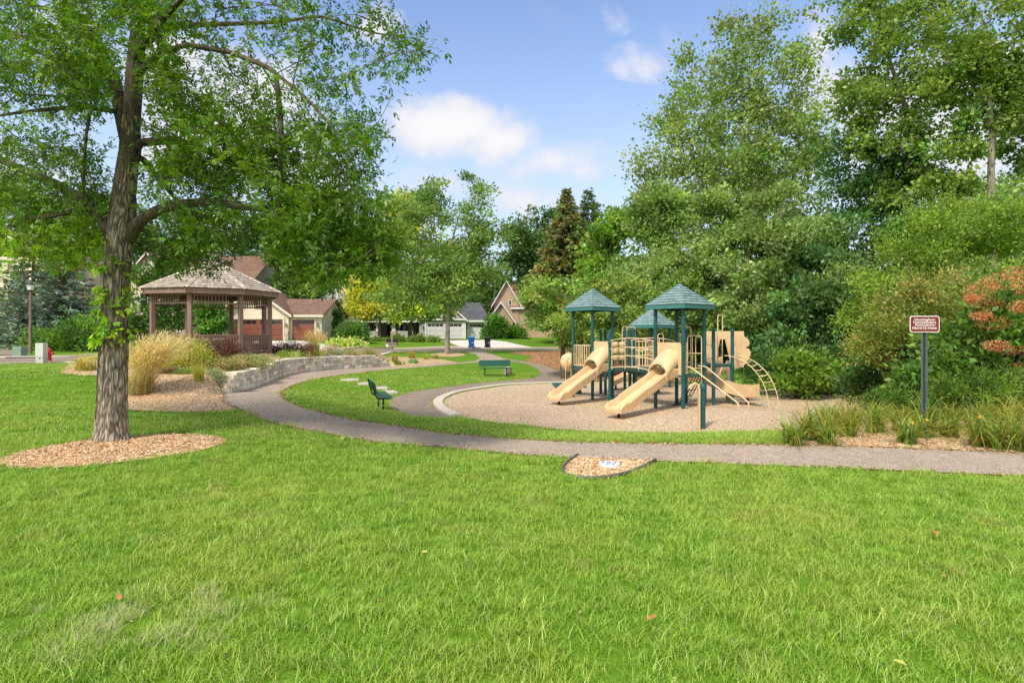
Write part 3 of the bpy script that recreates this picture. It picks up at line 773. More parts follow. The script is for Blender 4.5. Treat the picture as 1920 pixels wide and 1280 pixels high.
# arched bridge from the landing to the right tower
def bridge(a0, a1, b0, b1, z, arch):
    mb = MB(); n = 14; vs = []; fs = []
    for i in range(n+1):
        t = i/n; p = a0+(b0-a0)*t; q = a1+(b1-a1)*t; h = arch*4*t*(1-t)
        vs += [V3(p, z+h), V3(q, z+h), V3(q, z+h-.11), V3(p, z+h-.11)]
    for i in range(n):
        for j in range(4): fs.append((i*4+j, (i+1)*4+j, (i+1)*4+(j+1) % 4, i*4+(j+1) % 4))
    fs += [(0,1,2,3), (n*4+3, n*4+2, n*4+1, n*4)]
    mb.add(vs, fs); mb.build('bridge_deck', M['green_deck'], PG, smooth=30)
bridge(A1+U2*.08, A2-U2*.05, R2+U2*.08, R4-U2*.05, DZ-.005, .10)
for (a, b) in ((A1, R2), (A2, R4)):
    m = MB()
    def pt(t, z): q = a+(b-a)*t; return (q[0], q[1], z+.10*4*t*(1-t))
    for z in (DZ+.03, 1.02, 1.30, 1.60): m.tube([pt(t, z) for t in np.linspace(.02, .98, 14)], .017, 8)
    for t in (.05, .36, .66, .95): m.tube([pt(t, DZ-.05), pt(t, 1.60)], .015, 6)
    m.build('railing', M['tan_metal'], PG, smooth=40)
# slides with hooded entrances
def slide(a, b, dirv, zd, run, name='slide'):
    """a, b: posts of the entrance face (plan); dirv: heading; zd: deck height."""
    mid = (a+b)/2; wv = (b-a)/np.linalg.norm(b-a); d = np.array(dirv); zend = GZ+.20
    ctr = []
    for t in np.linspace(0, 1, 30):
        s = t*run
        if t < .10: z = zd-.02
        elif t > .82: z = zend+.10*(1-(t-.82)/.18)*.55
        else:
            q = (t-.10)/.72; z = zd-.02+(zend+.055-(zd-.02))*(q*.9+.1*smooth01(q)+.03*math.sin(q*2*PI*1.0))
        ctr.append(mid+d*s+UP*z)
    fr = []
    for i, p in enumerate(ctr):
        tg = ctr[min(i+1, 29)]-ctr[max(i-1, 0)]; tg = tg/np.linalg.norm(tg); up = np.cross(wv, tg); 
        if up[2] < 0: up = -up
        fr.append((p, wv, up))
    hw, wh, th = .26, .19, .025
    prof = [(-hw-.05, -.06), (-hw-.075, wh-.02), (-hw-.05, wh+.02), (-hw-.01, wh+.02), (-hw+.01, wh-.02), (-hw+.035, .05), (-hw+.08, .012), (0, 0), (hw-.08, .012), (hw-.035, .05), (hw-.01, wh-.02), (hw+.01, wh+.02), (hw+.05, wh+.02), (hw+.075, wh-.02), (hw+.05, -.06), (hw-.05, -.075), (-hw+.05, -.075)]
    n = len(prof); m = MB(); vs = []; fs = []
    for i, (p, sd, up) in enumerate(fr):
        e = min(1.0, (29-i)/3.0); k = .25+.75*math.sqrt(e)
        for (s, u) in prof: vs.append(p+sd*s+up*(u*k if u > .03 else u))
    for i in range(29):
        for j in range(n): fs.append((i*n+j, (i+1)*n+j, (i+1)*n+(j+1) % n, i*n+(j+1) % n))
    fs += [tuple(range(n)), tuple(29*n+j for j in range(n-1, -1, -1))]
    m.add(vs, fs); so_ = m.build(name, M['tan_plastic'], PG, smooth=38)
    # panel with hooded tunnel mouth
    pb = MB(); z0, z1 = zd-.06, 1.58; W2 = np.linalg.norm(b-a)/2-.07; hr = .335
    out = d*.05; inn = []
    arch = [(-hr, zd+.12)]+[(hr*math.cos(th), zd+.42+hr*math.sin(th)) for th in np.linspace(PI, 0, 13)]+[(hr, zd+.12)]
    outer = [(-W2, zd+.12), (-W2, zd+.42), (-W2, z1)]+[(x, z1) for x in np.linspace(-W2, W2, 11)[1:-1]]+[(W2, z1), (W2, zd+.42), (W2, zd+.12)]
    k = len(arch); outer = [outer[min(int(round(i*(len(outer)-1)/(k-1))), len(outer)-1)] for i in range(k)]
    for sgn in (0, 1):
        base = len(pb.v)
        pts = [mid+wv*x+UP*(z-0)-out*(0 if sgn else 1) for x, z in arch]+[mid+wv*x+UP*z-out*(0 if sgn else 1) for x, z in outer]
        pb.add(pts, [((i, i+1, k+i+1, k+i) if sgn else (i, k+i, k+i+1, i+1)) for i in range(k-1)])
    tot = 2*k
    fsx = []
    for i in range(k-1): fsx.append((k+i, k+i+1, tot+k+i+1, tot+k+i)); fsx.append((i, tot+i, tot+i+1, i+1))
    pb.f += fsx
    pb.obox(mid-d*.025+UP*((z0+zd+.12)/2-.02), wv*W2, d*.024, UP*((zd+.12-z0)/2+.02))
    pn_ = pb.build('slide_panel', M['tan_plastic'], so_, smooth=30)
    hb = MB(); vs = []; fs = []; rows = 9; seg = 18
    for i in range(rows+1):
        t = i/rows; L = .52*t
        for j in range(seg+1):
            th = PI*1.12-(PI*1.24)*j/seg
            rr = hr+.012
            x = rr*math.cos(th)*(1+.04*t); zz_ = rr*math.sin(th)
            back = .06*max(0, -math.sin(th))*t
            vs.append(mid+wv*x+d*(L-.02-back+ .10*t*math.sin(th)*0)+UP*(zd+.42+zz_-.26*t*t-.16*t))
    base = len(vs); 
    cnt = (rows+1)*(seg+1)
    inner = []
    for i in range(rows+1):
        t = i/rows; L = .52*t
        for j in range(seg+1):
            th = PI*1.12-(PI*1.24)*j/seg; rr = hr-.022
            inner.append(mid+wv*rr*math.cos(th)*(1+.04*t)+d*(L-.02)+UP*(zd+.42+rr*math.sin(th)-.26*t*t-.16*t))
    vs += inner
    for i in range(rows):
        for j in range(seg):
            q = i*(seg+1)+j; fs.append((q, q+1, q+seg+2, q+seg+1)); fs.append((q+cnt, q+cnt+seg+1, q+cnt+seg+2, q+cnt+1))
    for j in range(seg): q = rows*(seg+1)+j; fs.append((q, q+1, q+cnt+1, q+cnt))
    for i in range(rows):
        for j in (0, seg): q = i*(seg+1)+j; fs.append((q, q+seg+1, q+cnt+seg+1, q+cnt))
    hb.add(vs, fs); hb.build('slide_hood', M['tan_plastic'], so_, smooth=50)
    ft = MB(); p = ctr[26]; ft.tube([(p[0], p[1], Z(p[0], p[1])-.1), (p[0], p[1], p[2]-.05)], .035, 10)
    ft.build('slide_foot', M['black_rope'], so_, smooth=40)
SD = np.array((-.845, -.535, 0)); SD /= np.linalg.norm(SD)
slide(R2, R1, SD, DZ, 2.25)
slide(LF, A1, np.array((-.83, -.56, 0)), DZ, 2.1)
# railings round the decks
rails(LL, LF, DZ+.06, 1.42, 9)
rails(LL, LB, DZ+.06, 1.42, 8)
mb = MB()
for zc in (.98, 1.22, 1.46):
    for s in (-.11, .11):
        c = A2+np.array((-.33+s*1.1, .35, 0)); mb.lathe((c[0], c[1], zc-.1), [(.03,0), (.10,.015), (.12,.06), (.12,.14), (.10,.185), (.03,.2)], 12)
mb.build('spinner_panel', M['tan_plastic'], PG, smooth=40)
# tunnel bubble and rail behind the left tower
mb = MB(); cc = LL+np.array((-.10, .35, 0)); mb.lathe((cc[0], cc[1], .78), [(.02,-.36), (.2,-.30), (.33,-.12), (.35,.05), (.28,.24), (.12,.34), (.01,.36)], 18); mb.build('bubble_panel', M['tan_plastic'], PG, smooth=60)
hoop(LL+np.array((-.28,-.05,0)), LL+np.array((-.06,.1,0)), GZ-.1, .95, .013)
# upper deck on the right with the climbing wall and the spiral slide
Q1 = np.array((6.25, 18.2, 0)); Q2 = Q1+U2*SIDE; Q3 = Q1+U1*SIDE; Q4 = Q1+(U1+U2)*SIDE; QZ = .88
for p in (Q1, Q2, Q3, Q4): ppost(p, 1.93, knob=True, collars=(QZ-.12,))
deck([Q1, Q2, Q4, Q3], QZ)
ppost((6.52, 19.9), .7, .05)
rails(R3+U2*.04, Q1-U2*.04+U1*.03, .70, 1.5, 0, mids=(1.1,)); rails(R4, Q3, .75, 1.85, 6)
# entrance hoop and bars between the right tower and the upper deck
E1 = R1+U2*.30; 
hoop(R3-U1*.0+np.array((-.52,-.05,0)), R3+np.array((-.12,-.12,0)), DZ-.1, 1.78, extra=(.80, 1.25)); hoop(R4+np.array((.10,-.35,0)), R4+np.array((.42,-.10,0)), DZ, 2.06, extra=(.95, 1.2))
for s in (.14, .24): 
    m_ = MB(); p = R3+np.array((-.52+s,-.06,0)); m_.tube([(p[0], p[1], DZ-.1), (p[0], p[1], 1.74)], .013, 6); m_.build('rail_bar', M['tan_metal'], PG, smooth=40)
rails(R1+U2*.05, R1+U2*.20, DZ+.05, 1.55, 2)
hoop(Q1+U2*.45+U1*.15, Q1+U2*.70+U1*.15, QZ, 2.44)
def plate(pts, th, off, name, m, parent=None):
    mb = MB(); mb.prism(pts, np.array(off)*th); return mb.build(name, m, parent or PG, bevel=.012)
def onface(a, dv, s, z): return V3(a+dv*s, z)
# climbing wall: tan sheet with triangular opening, seen behind the upper deck
fa = Q3+U1*.03; 
dv = (Q4+U2*.30-Q3); L = np.linalg.norm(dv); dv = dv/L
Lw = 1.30; P0 = Q4-np.array((.02,-.02,0)); DW = np.array((.985,-.17,0))
wall = [(0,.74), (.32,.74), (.56,1.62), (.80,.74), (1.20,.74), (1.20,1.93), (0,1.93)]
th = np.array((-.17,-.985,0))*.05
mb = MB()
tri = [((0,.74),(.34,.74),(.50,1.66),(0,1.93)), ((0,1.93),(.50,1.66),(.66,1.66),(1.25,1.93)), ((.66,1.66),(.86,.74),(1.25,.74),(1.25,1.93))]
for q in tri: mb.prism([P0+DW*s+UP*z for s, z in q], th)
mb.build('climbing_wall', M['tan_plastic'], PG, smooth=25)
for s in (.10, .20, .30, .92, 1.00, 1.08, 1.16):
    mb = MB(); p = P0+DW*s+th*1.15; mb.tube([p+UP*.80-DW*.10, p+UP*1.74, p+UP*1.80], .012, 6); mb.build('hand_hold', M['tan_metal'], PG, smooth=40)
# flat lobed end panel beside the climbing wall, at the head of the spiral slide
SC = np.array((7.20, 19.55, 0))
def wallpt(px, py): return P0+DW*(((px-CPX)/FPX*19.42-P0[0])/.985)+UP*(EYE-(py-HPX)/FPX*19.42)
lob = [(1374,694),(1386,690),(1396,684),(1403,674),(1406.5,665),(1406.5,659),(1404,654),(1397,651.5),(1403,649),(1405,644),(1403.5,638),(1400,634),(1395.5,631),(1394.5,624),(1374,623.3)]
mb = MB(); mb.prism([wallpt(*q) for q in lob], th*1.1)
# spiral slide: helical trough, clockwise from the back through the left to the front, then a straight run out to the right
fr = []
for i in range(31):
    t = i/30; a = math.radians(85+190*t); z = .70-.82*t**.95; r = .52
    p = np.array((SC[0]+r*math.cos(a), SC[1]+r*math.sin(a), z)); sdv = np.array((math.cos(a), math.sin(a), 0)); fr.append((p, sdv, UP))
e_ = fr[-1][0]; 
for i in range(1, 6): fr.append((e_+np.array((.13*i, -.005*i, -.02*i+.004*i*i)), np.array((0, -1.0, 0)), UP))
prof = [(-.27,-.05), (-.29,.16), (-.25,.17), (-.23,.03), (0,0), (.23,.05), (.26,.36), (.30,.36), (.30,-.04), (.1,-.09), (-.1,-.09)]
sp = MB(); sp.sweep(fr, prof); ss = sp.build('spiral_slide', M['tan_plastic'], PG, smooth=35)
mb.build('slide_hood', M['tan_plastic'], ss, bevel=.015)
for q in (1379, 1384, 1389):
    mb = MB(); a_, b_ = wallpt(q, 631), wallpt(q-5, 668); mb.tube([a_+th*1.25, b_+th*1.25], .011, 6); mb.build('hand_hold', M['tan_metal'], ss, smooth=40)
mb = MB(); mb.tube([(SC[0], SC[1], -.65), (SC[0], SC[1], .95)], .075, 16); mb.build('center_pole', weathered('tan_grey_pole', (.42,.33,.20), .5), ss, smooth=40)
mb = MB(); p = fr[-3][0]; mb.tube([(p[0], p[1], -.6), (p[0], p[1], p[2]-.05)], .04, 10); mb.build('slide_foot', M['black_rope'], ss, smooth=40)
# arched ladder
mbl = []
base_mid = np.array((7.74, 17.30, 0)); start = np.array((6.80, 18.35, 0)); hd = base_mid-start; RL = np.linalg.norm(hd); hd /= RL; wd = np.array((.80, .18, 0)); wd /= np.linalg.norm(wd)
def arc(t):
    s = RL*(1-(1-t)**1.9) if t < 1 else RL
    s = RL*math.sin(t*PI/2)**1.0*(.0+1.0)
    z = 1.16*math.cos(t*PI/2)**.85 if t < 1 else 0
    return start+hd*s+UP*(GZ-.12+z*(1.16+.62)/1.16)
mb = MB()
for sg in (-.17, .17):
    mb.tube([arc(t)+wd*sg for t in np.linspace(0, 1, 26)], .0135, 8)
ld = mb.build('arch_ladder', M['tan_metal'], PG, smooth=50)
for t in np.linspace(.16, .93, 9):
    mb = MB(); p = arc(t); q = (arc(min(t+.02,1))-arc(t-.02)); nrm = np.cross(q, wd); nrm /= np.linalg.norm(nrm)
    if nrm[2] > 0: nrm = -nrm
    mb.tube([p-wd*.17, p-wd*.12+nrm*.08, p+wd*.0+nrm*.10, p+wd*.12+nrm*.08, p+wd*.17], .011, 7); mb.build('rung', M['tan_metal'], ld, smooth=50)
# twin handrails running down to the ground from the right tower
for sx, ex in ((R1+U2*.16, np.array((6.22,16.1,0))), (R3-U2*.12, np.array((6.60,16.35,0)))):
    mb = MB(); e = ex; h = (e-sx); hn = h/np.linalg.norm(h)
    mb.tube([V3(sx-hn*.15, .86), V3(sx+hn*.10, .86), V3(sx+hn*.20, .82), V3(e-hn*.12, .0), V3(e-hn*.02, -.07), V3(e, -.16), V3(e, Z(e[0], e[1])-.1)], .021, 8)
    mb.build('slide_rail', M['tan_metal'], PG, smooth=60)
# rope net climber
mb = MB(); t0, t1 = np.array((5.62, 18.15, .55)), np.array((6.02, 18.55, .55)); b0, b1 = np.array((4.88, 18.35, -.50)), np.array((5.35, 18.85, -.50))
for i in range(4):
    s = i/3; p, q = t0+(t1-t0)*s, b0+(b1-b0)*s; mb.tube([p, (p+q)/2-UP*.14+np.array((.06,0,0)), q], .014, 6)
for i in range(7):
    s = i/6; sag = -UP*.56*s*(1-s)+np.array((.24*s*(1-s),0,0)); mb.tube([t0+(b0-t0)*s+sag, t1+(b1-t1)*s+sag], .012, 6)
mb.build('climbing_net', M['black_rope'], PG, smooth=40)
# low rear slide, step pods
mb = MB(); fr = []
for i in range(13):
    t = i/12; p = np.array((5.25-1.2*t, 25.0-.5*t, .25-.62*t+.10*t*t)); fr.append((p, np.array((.35,-.93,0)), UP))
mb.sweep(fr, [(-.3,-.05), (-.3,.16), (-.26,.16), (-.24,.02), (.24,.02), (.26,.16), (.3,.16), (.3,-.05)]); rs = mb.build('small_slide', M['tan_plastic'], PG, smooth=35)
mb = MB(); mb.tube([(4.35, 24.6, -.6), (4.35, 24.6, -.2)], .04, 8); mb.build('slide_foot', M['black_rope'], rs, smooth=40)
for x, y in ((2.05, 22.6), (2.45, 23.1)):
    mb = MB(); mb.lathe((x, y, -.55), [(.30,0), (.31,.10), (.27,.20), (.15,.27), (.01,.28)], 18); mb.build('step_pod', M['green_deck'], PG, smooth=50)
mb = MB(); mb.box(1.9, 3.3, 25.6, 28.0, Z(2.6,27)-.02, Z(2.6,27)+.05); mb.build('rubber_mat', M['green_deck'], PG, bevel=.01)

# freestanding reach post with a curled tan bar in front of the playground
gp = G(1318, 805); px_, py_ = gp[0], gp[1]
RP = thing('balance_post', tuple(gp), 'short dark green post with a curled tan bar standing alone on the wood chips', 'play post')
mb = MB(); mb.tube([(px_, py_, gp[2]-.2), (px_, py_, gp[2]+1.0)], .058, 14); mb.lathe((px_, py_, gp[2]+1.0), [(.058,-.06), (.072,-.055), (.072,.02), (.055,.055), (.02,.075), (.001,.077)], 14)
mb.build('post', M['green_post'], RP, smooth=45)
mb = MB(); x = px_-.10; z0 = gp[2]
path_ = [(x, py_-.02, z0-.1), (x, py_-.02, z0+.95), (x-.03, py_-.02, z0+1.06), (x-.09, py_-.02, z0+1.09), (x-.17, py_-.02, z0+1.04), (x-.24, py_-.02, z0+.97)]
fr = []
for i, p in enumerate(path_):
    q = np.array(path_[min(i+1, 5)])-np.array(path_[max(i-1, 0)]); q /= np.linalg.norm(q); fr.append((np.array(p), np.array((0,1.0,0)), np.cross(q, (0,1.0,0))))
mb.sweep(fr, [(-.05,-.022), (.05,-.022), (.05,.022), (-.05,.022)])
mb.build('curled_bar', M['tan_plastic'], RP, smooth=50, bevel=.008)
# ------------------------------------------------------------------ gazebo
M['brown_wood'] = weathered('brown_stained_wood', (.235,.150,.115), .7, .15, 2, .1)
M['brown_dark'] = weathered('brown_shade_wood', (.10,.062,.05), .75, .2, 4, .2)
M['shake'] = vcol_mat('cedar_shake', .9, .25, 10, .5, stretch=(1,1,1))
gcx, gcy = -13.4, 26.25; GR = 2.45; gz = Z(gcx, gcy)
GB = thing('gazebo', (gcx, gcy, gz), 'brown eight sided wooden gazebo with weathered shake roof above the stone wall', 'gazebo')
ang = [math.radians(-37.5+45*k) for k in range(8)]; NS = 8
def gpt(a, r, z): return np.array((gcx+r*math.sin(a), gcy-r*math.cos(a), z))
zfl = gz+.06; zeb = 3.49; zet = zeb+.22; zap = 5.10
gpost = []
mbf = MB(); mbf.prism([gpt(a, GR+.18, gz-.5) for a in ang], (0, 0, zfl-gz+.5)); mbf.build('floor', M['concrete'], GB, bevel=.01)
for a in ang:
    p = gpt(a, GR, 0); mb = MB(); tx = np.array((math.cos(a), math.sin(a), 0))*.085; rd = np.array((math.sin(a), -math.cos(a), 0))*.085
    mb.obox((p[0], p[1], (gz-.3+zeb+.05)/2), tx, rd, (0, 0, (zeb+.05-gz+.3)/2))
    gpost.append(mb.build('post', M['brown_wood'], GB, bevel=.012))
def strip(mb, p, q, h0, h1, w):
    d = q-p; L = np.linalg.norm(d); d /= L; nrm = np.array((-d[1], d[0], 0)); c = (p+q)/2
    mb.obox((c[0], c[1], (h0+h1)/2), d*L/2, nrm*w/2, (0, 0, (h1-h0)/2))
for i in range(NS):
    a, b = ang[i], ang[(i+1) % NS]; p, q = gpt(a, GR, 0), gpt(b, GR, 0); d = q-p; L = np.linalg.norm(d); d /= L
    pi, qi = p+d*.09, q-d*.09
    mb = MB(); strip(mb, pi, qi, zeb-.40, zeb-.345, .05); strip(mb, pi, qi, zeb-.05, zeb+.0, .05)
    for k in range(10):
        c = pi+(qi-pi)*(k+.5)/13; strip(mb, c-d*.018, c+d*.018, zeb-.345, zeb-.05, .035)
    mb.build('frieze', M['brown_wood'], GB)
    if i == 5: continue                                     # the entrance side stays open
    mb = MB(); strip(mb, pi, qi, zfl+.80, zfl+.85, .13); strip(mb, pi, qi, zfl+.70, zfl+.80, .045); strip(mb, pi, qi, zfl+.10, zfl+.17, .05)
    for k in range(15):
        c = pi+(qi-pi)*(k+.5)/15; strip(mb, c-d*.02, c+d*.02, zfl+.17, zfl+.70, .04)
    mb.build('railing', M['brown_wood'], GB)
    mb = MB(); inn = np.array((gcx, gcy, 0)); m = (p+q)/2; inw = (inn-m); inw /= np.linalg.norm(inw)
    s0, s1 = pi+inw*.10+d*.12, qi+inw*.10-d*.12; strip(mb, s0+inw*.18, s1+inw*.18, zfl+.40, zfl+.45, .36)
    for f in (.12, .88): c = s0+(s1-s0)*f+inw*.18; strip(mb, c-d*.04, c+d*.04, zfl, zfl+.40, .3)
    mb.build('bench_seat', M['brown_wood'], GB)
RO = 2.80
rf = MB()
for i in range(NS):
    a, b = ang[i], ang[(i+1) % NS]; p, q = gpt(a, RO, zeb), gpt(b, RO, zeb); strip(rf, p, q, zeb+.005, zet, .05)
rf.build('fascia', M['brown_wood'], GB)
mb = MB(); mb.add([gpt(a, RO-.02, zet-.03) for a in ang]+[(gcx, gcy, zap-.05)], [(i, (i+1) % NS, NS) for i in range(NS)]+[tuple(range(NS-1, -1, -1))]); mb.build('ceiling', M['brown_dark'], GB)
rf = MB(); top = np.array((gcx, gcy, zap)); rows = 13
for i in range(NS):
    a = gpt(ang[i], RO+.10, zet); d = gpt(ang[(i+1) % NS], RO+.10, zet)
    nrm = np.cross(d-a, top-a); nrm /= np.linalg.norm(nrm)
    if nrm[2] < 0: nrm = -nrm
    for r in range(rows):
        t0, t1 = r/rows, min(1, (r+1.35)/rows); L0, R0, L1, R1_ = a+(top-a)*t0, d+(top-d)*t0, a+(top-a)*t1, d+(top-d)*t1
        w = np.linalg.norm(R0-L0); s = 0
        while s < 1-1e-6:
            e = min(1, s+random.uniform(.10, .20)/max(w, .15)); g = .006/max(w, .2)
            if 1-e < .05/max(w, .2): e = 1
            p0, p1 = L0+(R0-L0)*(s+g), L0+(R0-L0)*(e-g); p2, p3 = L1+(R1_-L1)*(e-g), L1+(R1_-L1)*(s+g)
            j = random.uniform(-.012, .012); dn = (a-top); dn = dn/np.linalg.norm(dn)*j; p0 = p0+dn; p1 = p1+dn
            h = nrm*random.uniform(.028, .045); h1 = nrm*.006; v = random.choice((.75,.9,1,1.05,1.15,1.25)); cc = (.38*v, .315*v, .25*v)
            rf.add([p0, p1, p2, p3, p0+h, p1+h, p2+h1, p3+h1], [(4,5,6,7), (0,1,5,4), (1,2,6,5), (3,0,4,7)], cc); s = e
    # hip caps
    A_ = gpt(ang[i], RO+.12, zet); tdir = (top-A_); Lh = np.linalg.norm(tdir); tdir /= Lh; sidev = np.array((math.cos(ang[i]), math.sin(ang[i]), 0)); nn = np.cross(sidev, tdir); nn = nn if nn[2] > 0 else -nn
    for k in range(17):
        c = A_+tdir*Lh*(k+.5)/17; v = random.choice((.8, 1, 1.15, 1.3)); cc = (.47*v, .38*v, .30*v)
        for sg in (-1, 1):
            sv = sidev*sg*.085-nn*.045
            rf.obox(c+nn*(.055)+sv*.5*1.0, tdir*Lh/17*.62, sv*.55, nn*.010, cc)
ro = rf.build('roof', M['shake'], GB, vcol=True)
mb = MB(); mb.lathe((gcx, gcy, zap-.02), [(.16,0), (.17,.03), (.10,.08), (.05,.12), (.001,.13)], 12); mb.build('roof_cap', M['brown_dark'], ro, smooth=40)

# ------------------------------------------------------------------ stone retaining wall
M['stone'] = vcol_mat('limestone', .92, .3, 5, .7)
mb = MB(); Wp = np.array([(-9.75, 19.35)]+[tuple(p) for p in WALLA[1:]]); 
Wd = np.array([p for p in spline([np.array(p) for p in WALLA[1:]], sub=6)])
S = np.r_[0, np.cumsum(np.linalg.norm(np.diff(Wd, axis=0), axis=1))]; TL = S[-1]
def wp(s):
    s = min(max(s, -1), TL+1)
    if s < 0: d = Wd[1]-Wd[0]; d = d/np.linalg.norm(d); return Wd[0]+d*s
    if s > TL: d = Wd[-1]-Wd[-2]; d = d/np.linalg.norm(d); return Wd[-1]+d*(s-TL)
    return np.array((np.interp(s, S, Wd[:, 0]), np.interp(s, S, Wd[:, 1])))
courses = [(0,.17), (.172,.31), (.312,.43), (.432,.545), (.547,.64)]
pal = [(.70,.62,.50), (.60,.54,.45), (.76,.66,.52), (.54,.49,.43), (.70,.58,.43), (.80,.73,.62), (.66,.50,.38), (.46,.41,.36)]
def baselevel(s):
    p = wp(s); return float(base_z([p[0]+.15], [p[1]])[0])
def stone(mb, s0, s1, z0, z1, front, back, col):
    a, b = wp(s0), wp(s1); d = b-a; L = np.linalg.norm(d); d /= L; nv = np.array((-d[1], d[0]))
    zb = baselevel((s0+s1)/2)
    a3, b3 = a-nv*front, b-nv*front; j = lambda k=.012: random.uniform(-k, k)
    n = 3; vs = []
    # rough front face: 3x2 grid jittered, box otherwise
    fx = np.linspace(0, 1, n)
    def pt(t, z, dep): p = a+d*L*t-nv*front+nv*dep; return (p[0], p[1], zb+z)
    gap = .006/L
    F_ = [[pt(min(max(t, gap), 1-gap), z0+(z1-z0)*u_+j(.006), (.014 if u_ in (0, 1) or t in (0, 1) else -.004)+j()) for t in fx] for u_ in (0, .5, 1)]
    B_ = [pt(gap, z0, front+back), pt(1-gap, z0, front+back), pt(gap, z1-.002, front+back), pt(1-gap, z1-.002, front+back)]
    vs = [p for r in F_ for p in r]+B_; f = []
    for r in range(2):
        for c in range(2): q = r*3+c; f.append((q, q+1, q+4, q+3))
    f += [(6,7,8,12,11)[::1], (0,9,10,2,1), (0,3,6,11,9), (2,10,12,8,5)]
    v = random.uniform(.8, 1.15); mb.add(vs, f, tuple(c*v for c in col))
for ci, (z0, z1) in enumerate(courses):
    e0 = .10*ci+ (0 if ci < 4 else .1); e1 = TL-.32*ci
    s = e0
    while s < e1-.05:
        L = random.uniform(.25, .55) if ci < 4 else random.uniform(.35, .75)
        if ci == 0: L *= 1.25
        e = min(e1, s+L)
        if e1-e < .16: e = e1
        stone(mb, s, e, z0-(.12 if ci == 0 else 0), z1, .10-.012*ci+random.uniform(-.015, .015)+(.02 if ci == 4 else 0), .28, random.choice(pal)); s = e
# stepped return at the near end
for ci, (z0, z1) in enumerate(courses):
    for k in range(2):
        c = WALLA[1]+np.array((-.16-.38*k+.06*ci, .10+.18*k+.10*ci)); 
        if k == 1 and ci > 3: continue
        zb = baselevel(0); v = random.uniform(.85, 1.1); cc = tuple(q*v for q in random.choice(pal[:3]))
        mb.obox((c[0], c[1], zb+(z0+z1)/2-(.03 if ci == 0 else 0)), np.array((.92,-.38,0))*.21, np.array((.38,.92,0))*.17, (0, 0, (z1-z0)/2+(.03 if ci == 0 else 0)), cc)
o = mb.build('retaining_wall', M['stone'], None, vcol=True, bevel=.012, loc=(WALL[4][0], WALL[4][1], 0)); tag(o, 'low curved dry stone retaining wall beside the asphalt path', 'wall')
# ------------------------------------------------------------------ houses
def siding(name, c, pitch=.13):
    t = NT(name); z = t.n('SeparateXYZ', {0: t.pos}).outputs[2]; f = t.math('FRACT', t.math('DIVIDE', z, pitch))
    n = t.noise(t.pos, .7, 4).outputs[0]
    col = t.mix(t.ramp(f, [(0, (.75,.75,.75)), (.12, (0,0,0)), (1, (0,0,0))]), t.ramp(n, [(.3, tuple(x*.88 for x in c)), (.7, tuple(x*1.08 for x in c))]), tuple(x*.45 for x in c))
    return t.done(col, .65, t.math('SUBTRACT', 1.0, f), .6, .02, spec=.25)
def shingles(name, c):
    t = NT(name); b = t.n('TexBrick', {'Vector': t.n('TexCoord').outputs['UV'], 'Color1': tuple(x*1.15 for x in c), 'Color2': tuple(x*.75 for x in c), 'Mortar': tuple(x*.45 for x in c), 'Scale': 1.0, 'Mortar Size': .012, 'Brick Width': .32, 'Row Height': .15})
    n = t.noise(t.pos, 1.2, 6, .7).outputs[0]; f = t.noise(t.pos, 22, 3).outputs[0]
    col = t.mix(1.0, b.outputs['Color'], t.ramp(n, [(.3, (.78,.78,.78)), (.7, (1.15,1.12,1.08))]), 'MULTIPLY')
    col = t.mix(1.0, col, t.ramp(f, [(.3, (.7,.7,.7)), (.7, (1.25,1.25,1.25))]), 'MULTIPLY')
    return t.done(col, .95, b.outputs['Fac'], .3, .02, spec=.1)
def stone_veneer(name, c):
    t = NT(name); v = t.n('TexVoronoi', {'Vector': scale_vec(t, t.pos, 1, 1, 1.9), 'Scale': 4.5}); s = t.n('SeparateColor', {0: v.outputs['Color']}).outputs[0]
    col = t.ramp(s, [(0, tuple(x*.6 for x in c)), (.5, c), (1, tuple(min(1, x*1.3) for x in c))]); col = t.mix(t.ramp(v.outputs['Distance'], [(.5, (0,0,0)), (.75, (.7,.7,.7))]), col, tuple(x*.4 for x in c))
    return t.done(col, .9, s, .5, .02)
M['cream'] = siding('cream_siding', (.72,.63,.47)); M['taupe'] = siding('taupe_siding', (.42,.36,.28)); M['grey_side'] = siding('grey_siding', (.36,.365,.35), .15); M['tan_side'] = siding('tan_siding', (.46,.32,.215), .15); M['white_trim'] = weathered('white_trim', (.78,.76,.70), .5, .06, 3, .05)
M['cream_trim'] = weathered('cream_trim', (.68,.60,.47), .5, .06, 3, .05); M['roof_red'] = shingles('red_brown_shingle', (.24,.145,.108)); M['roof_grey'] = shingles('charcoal_shingle', (.115,.12,.13)); M['roof_tan'] = shingles('brown_shingle', (.27,.17,.125))
M['garage_brown'] = weathered('brown_garage_door', (.23,.075,.045), .5, .12, 6, .1); M['garage_white'] = weathered('white_garage_door', (.62,.60,.60), .5, .05, 2, .05); M['garage_dark'] = weathered('dark_garage_door', (.10,.045,.04), .5, .1, 4, .1)
M['glass'] = NT('window_glass').done((.015,.02,.022), .06, spec=.8); M['veneer'] = stone_veneer('stone_veneer', (.58,.50,.38)); M['brickveneer'] = stone_veneer('tan_stone', (.42,.34,.27)); M['black_metal'] = weathered('black_metal', (.02,.02,.02), .5, .2, 8, .05); M['door_wood'] = weathered('storm_door', (.17,.13,.085), .5, .2, 4, .05)

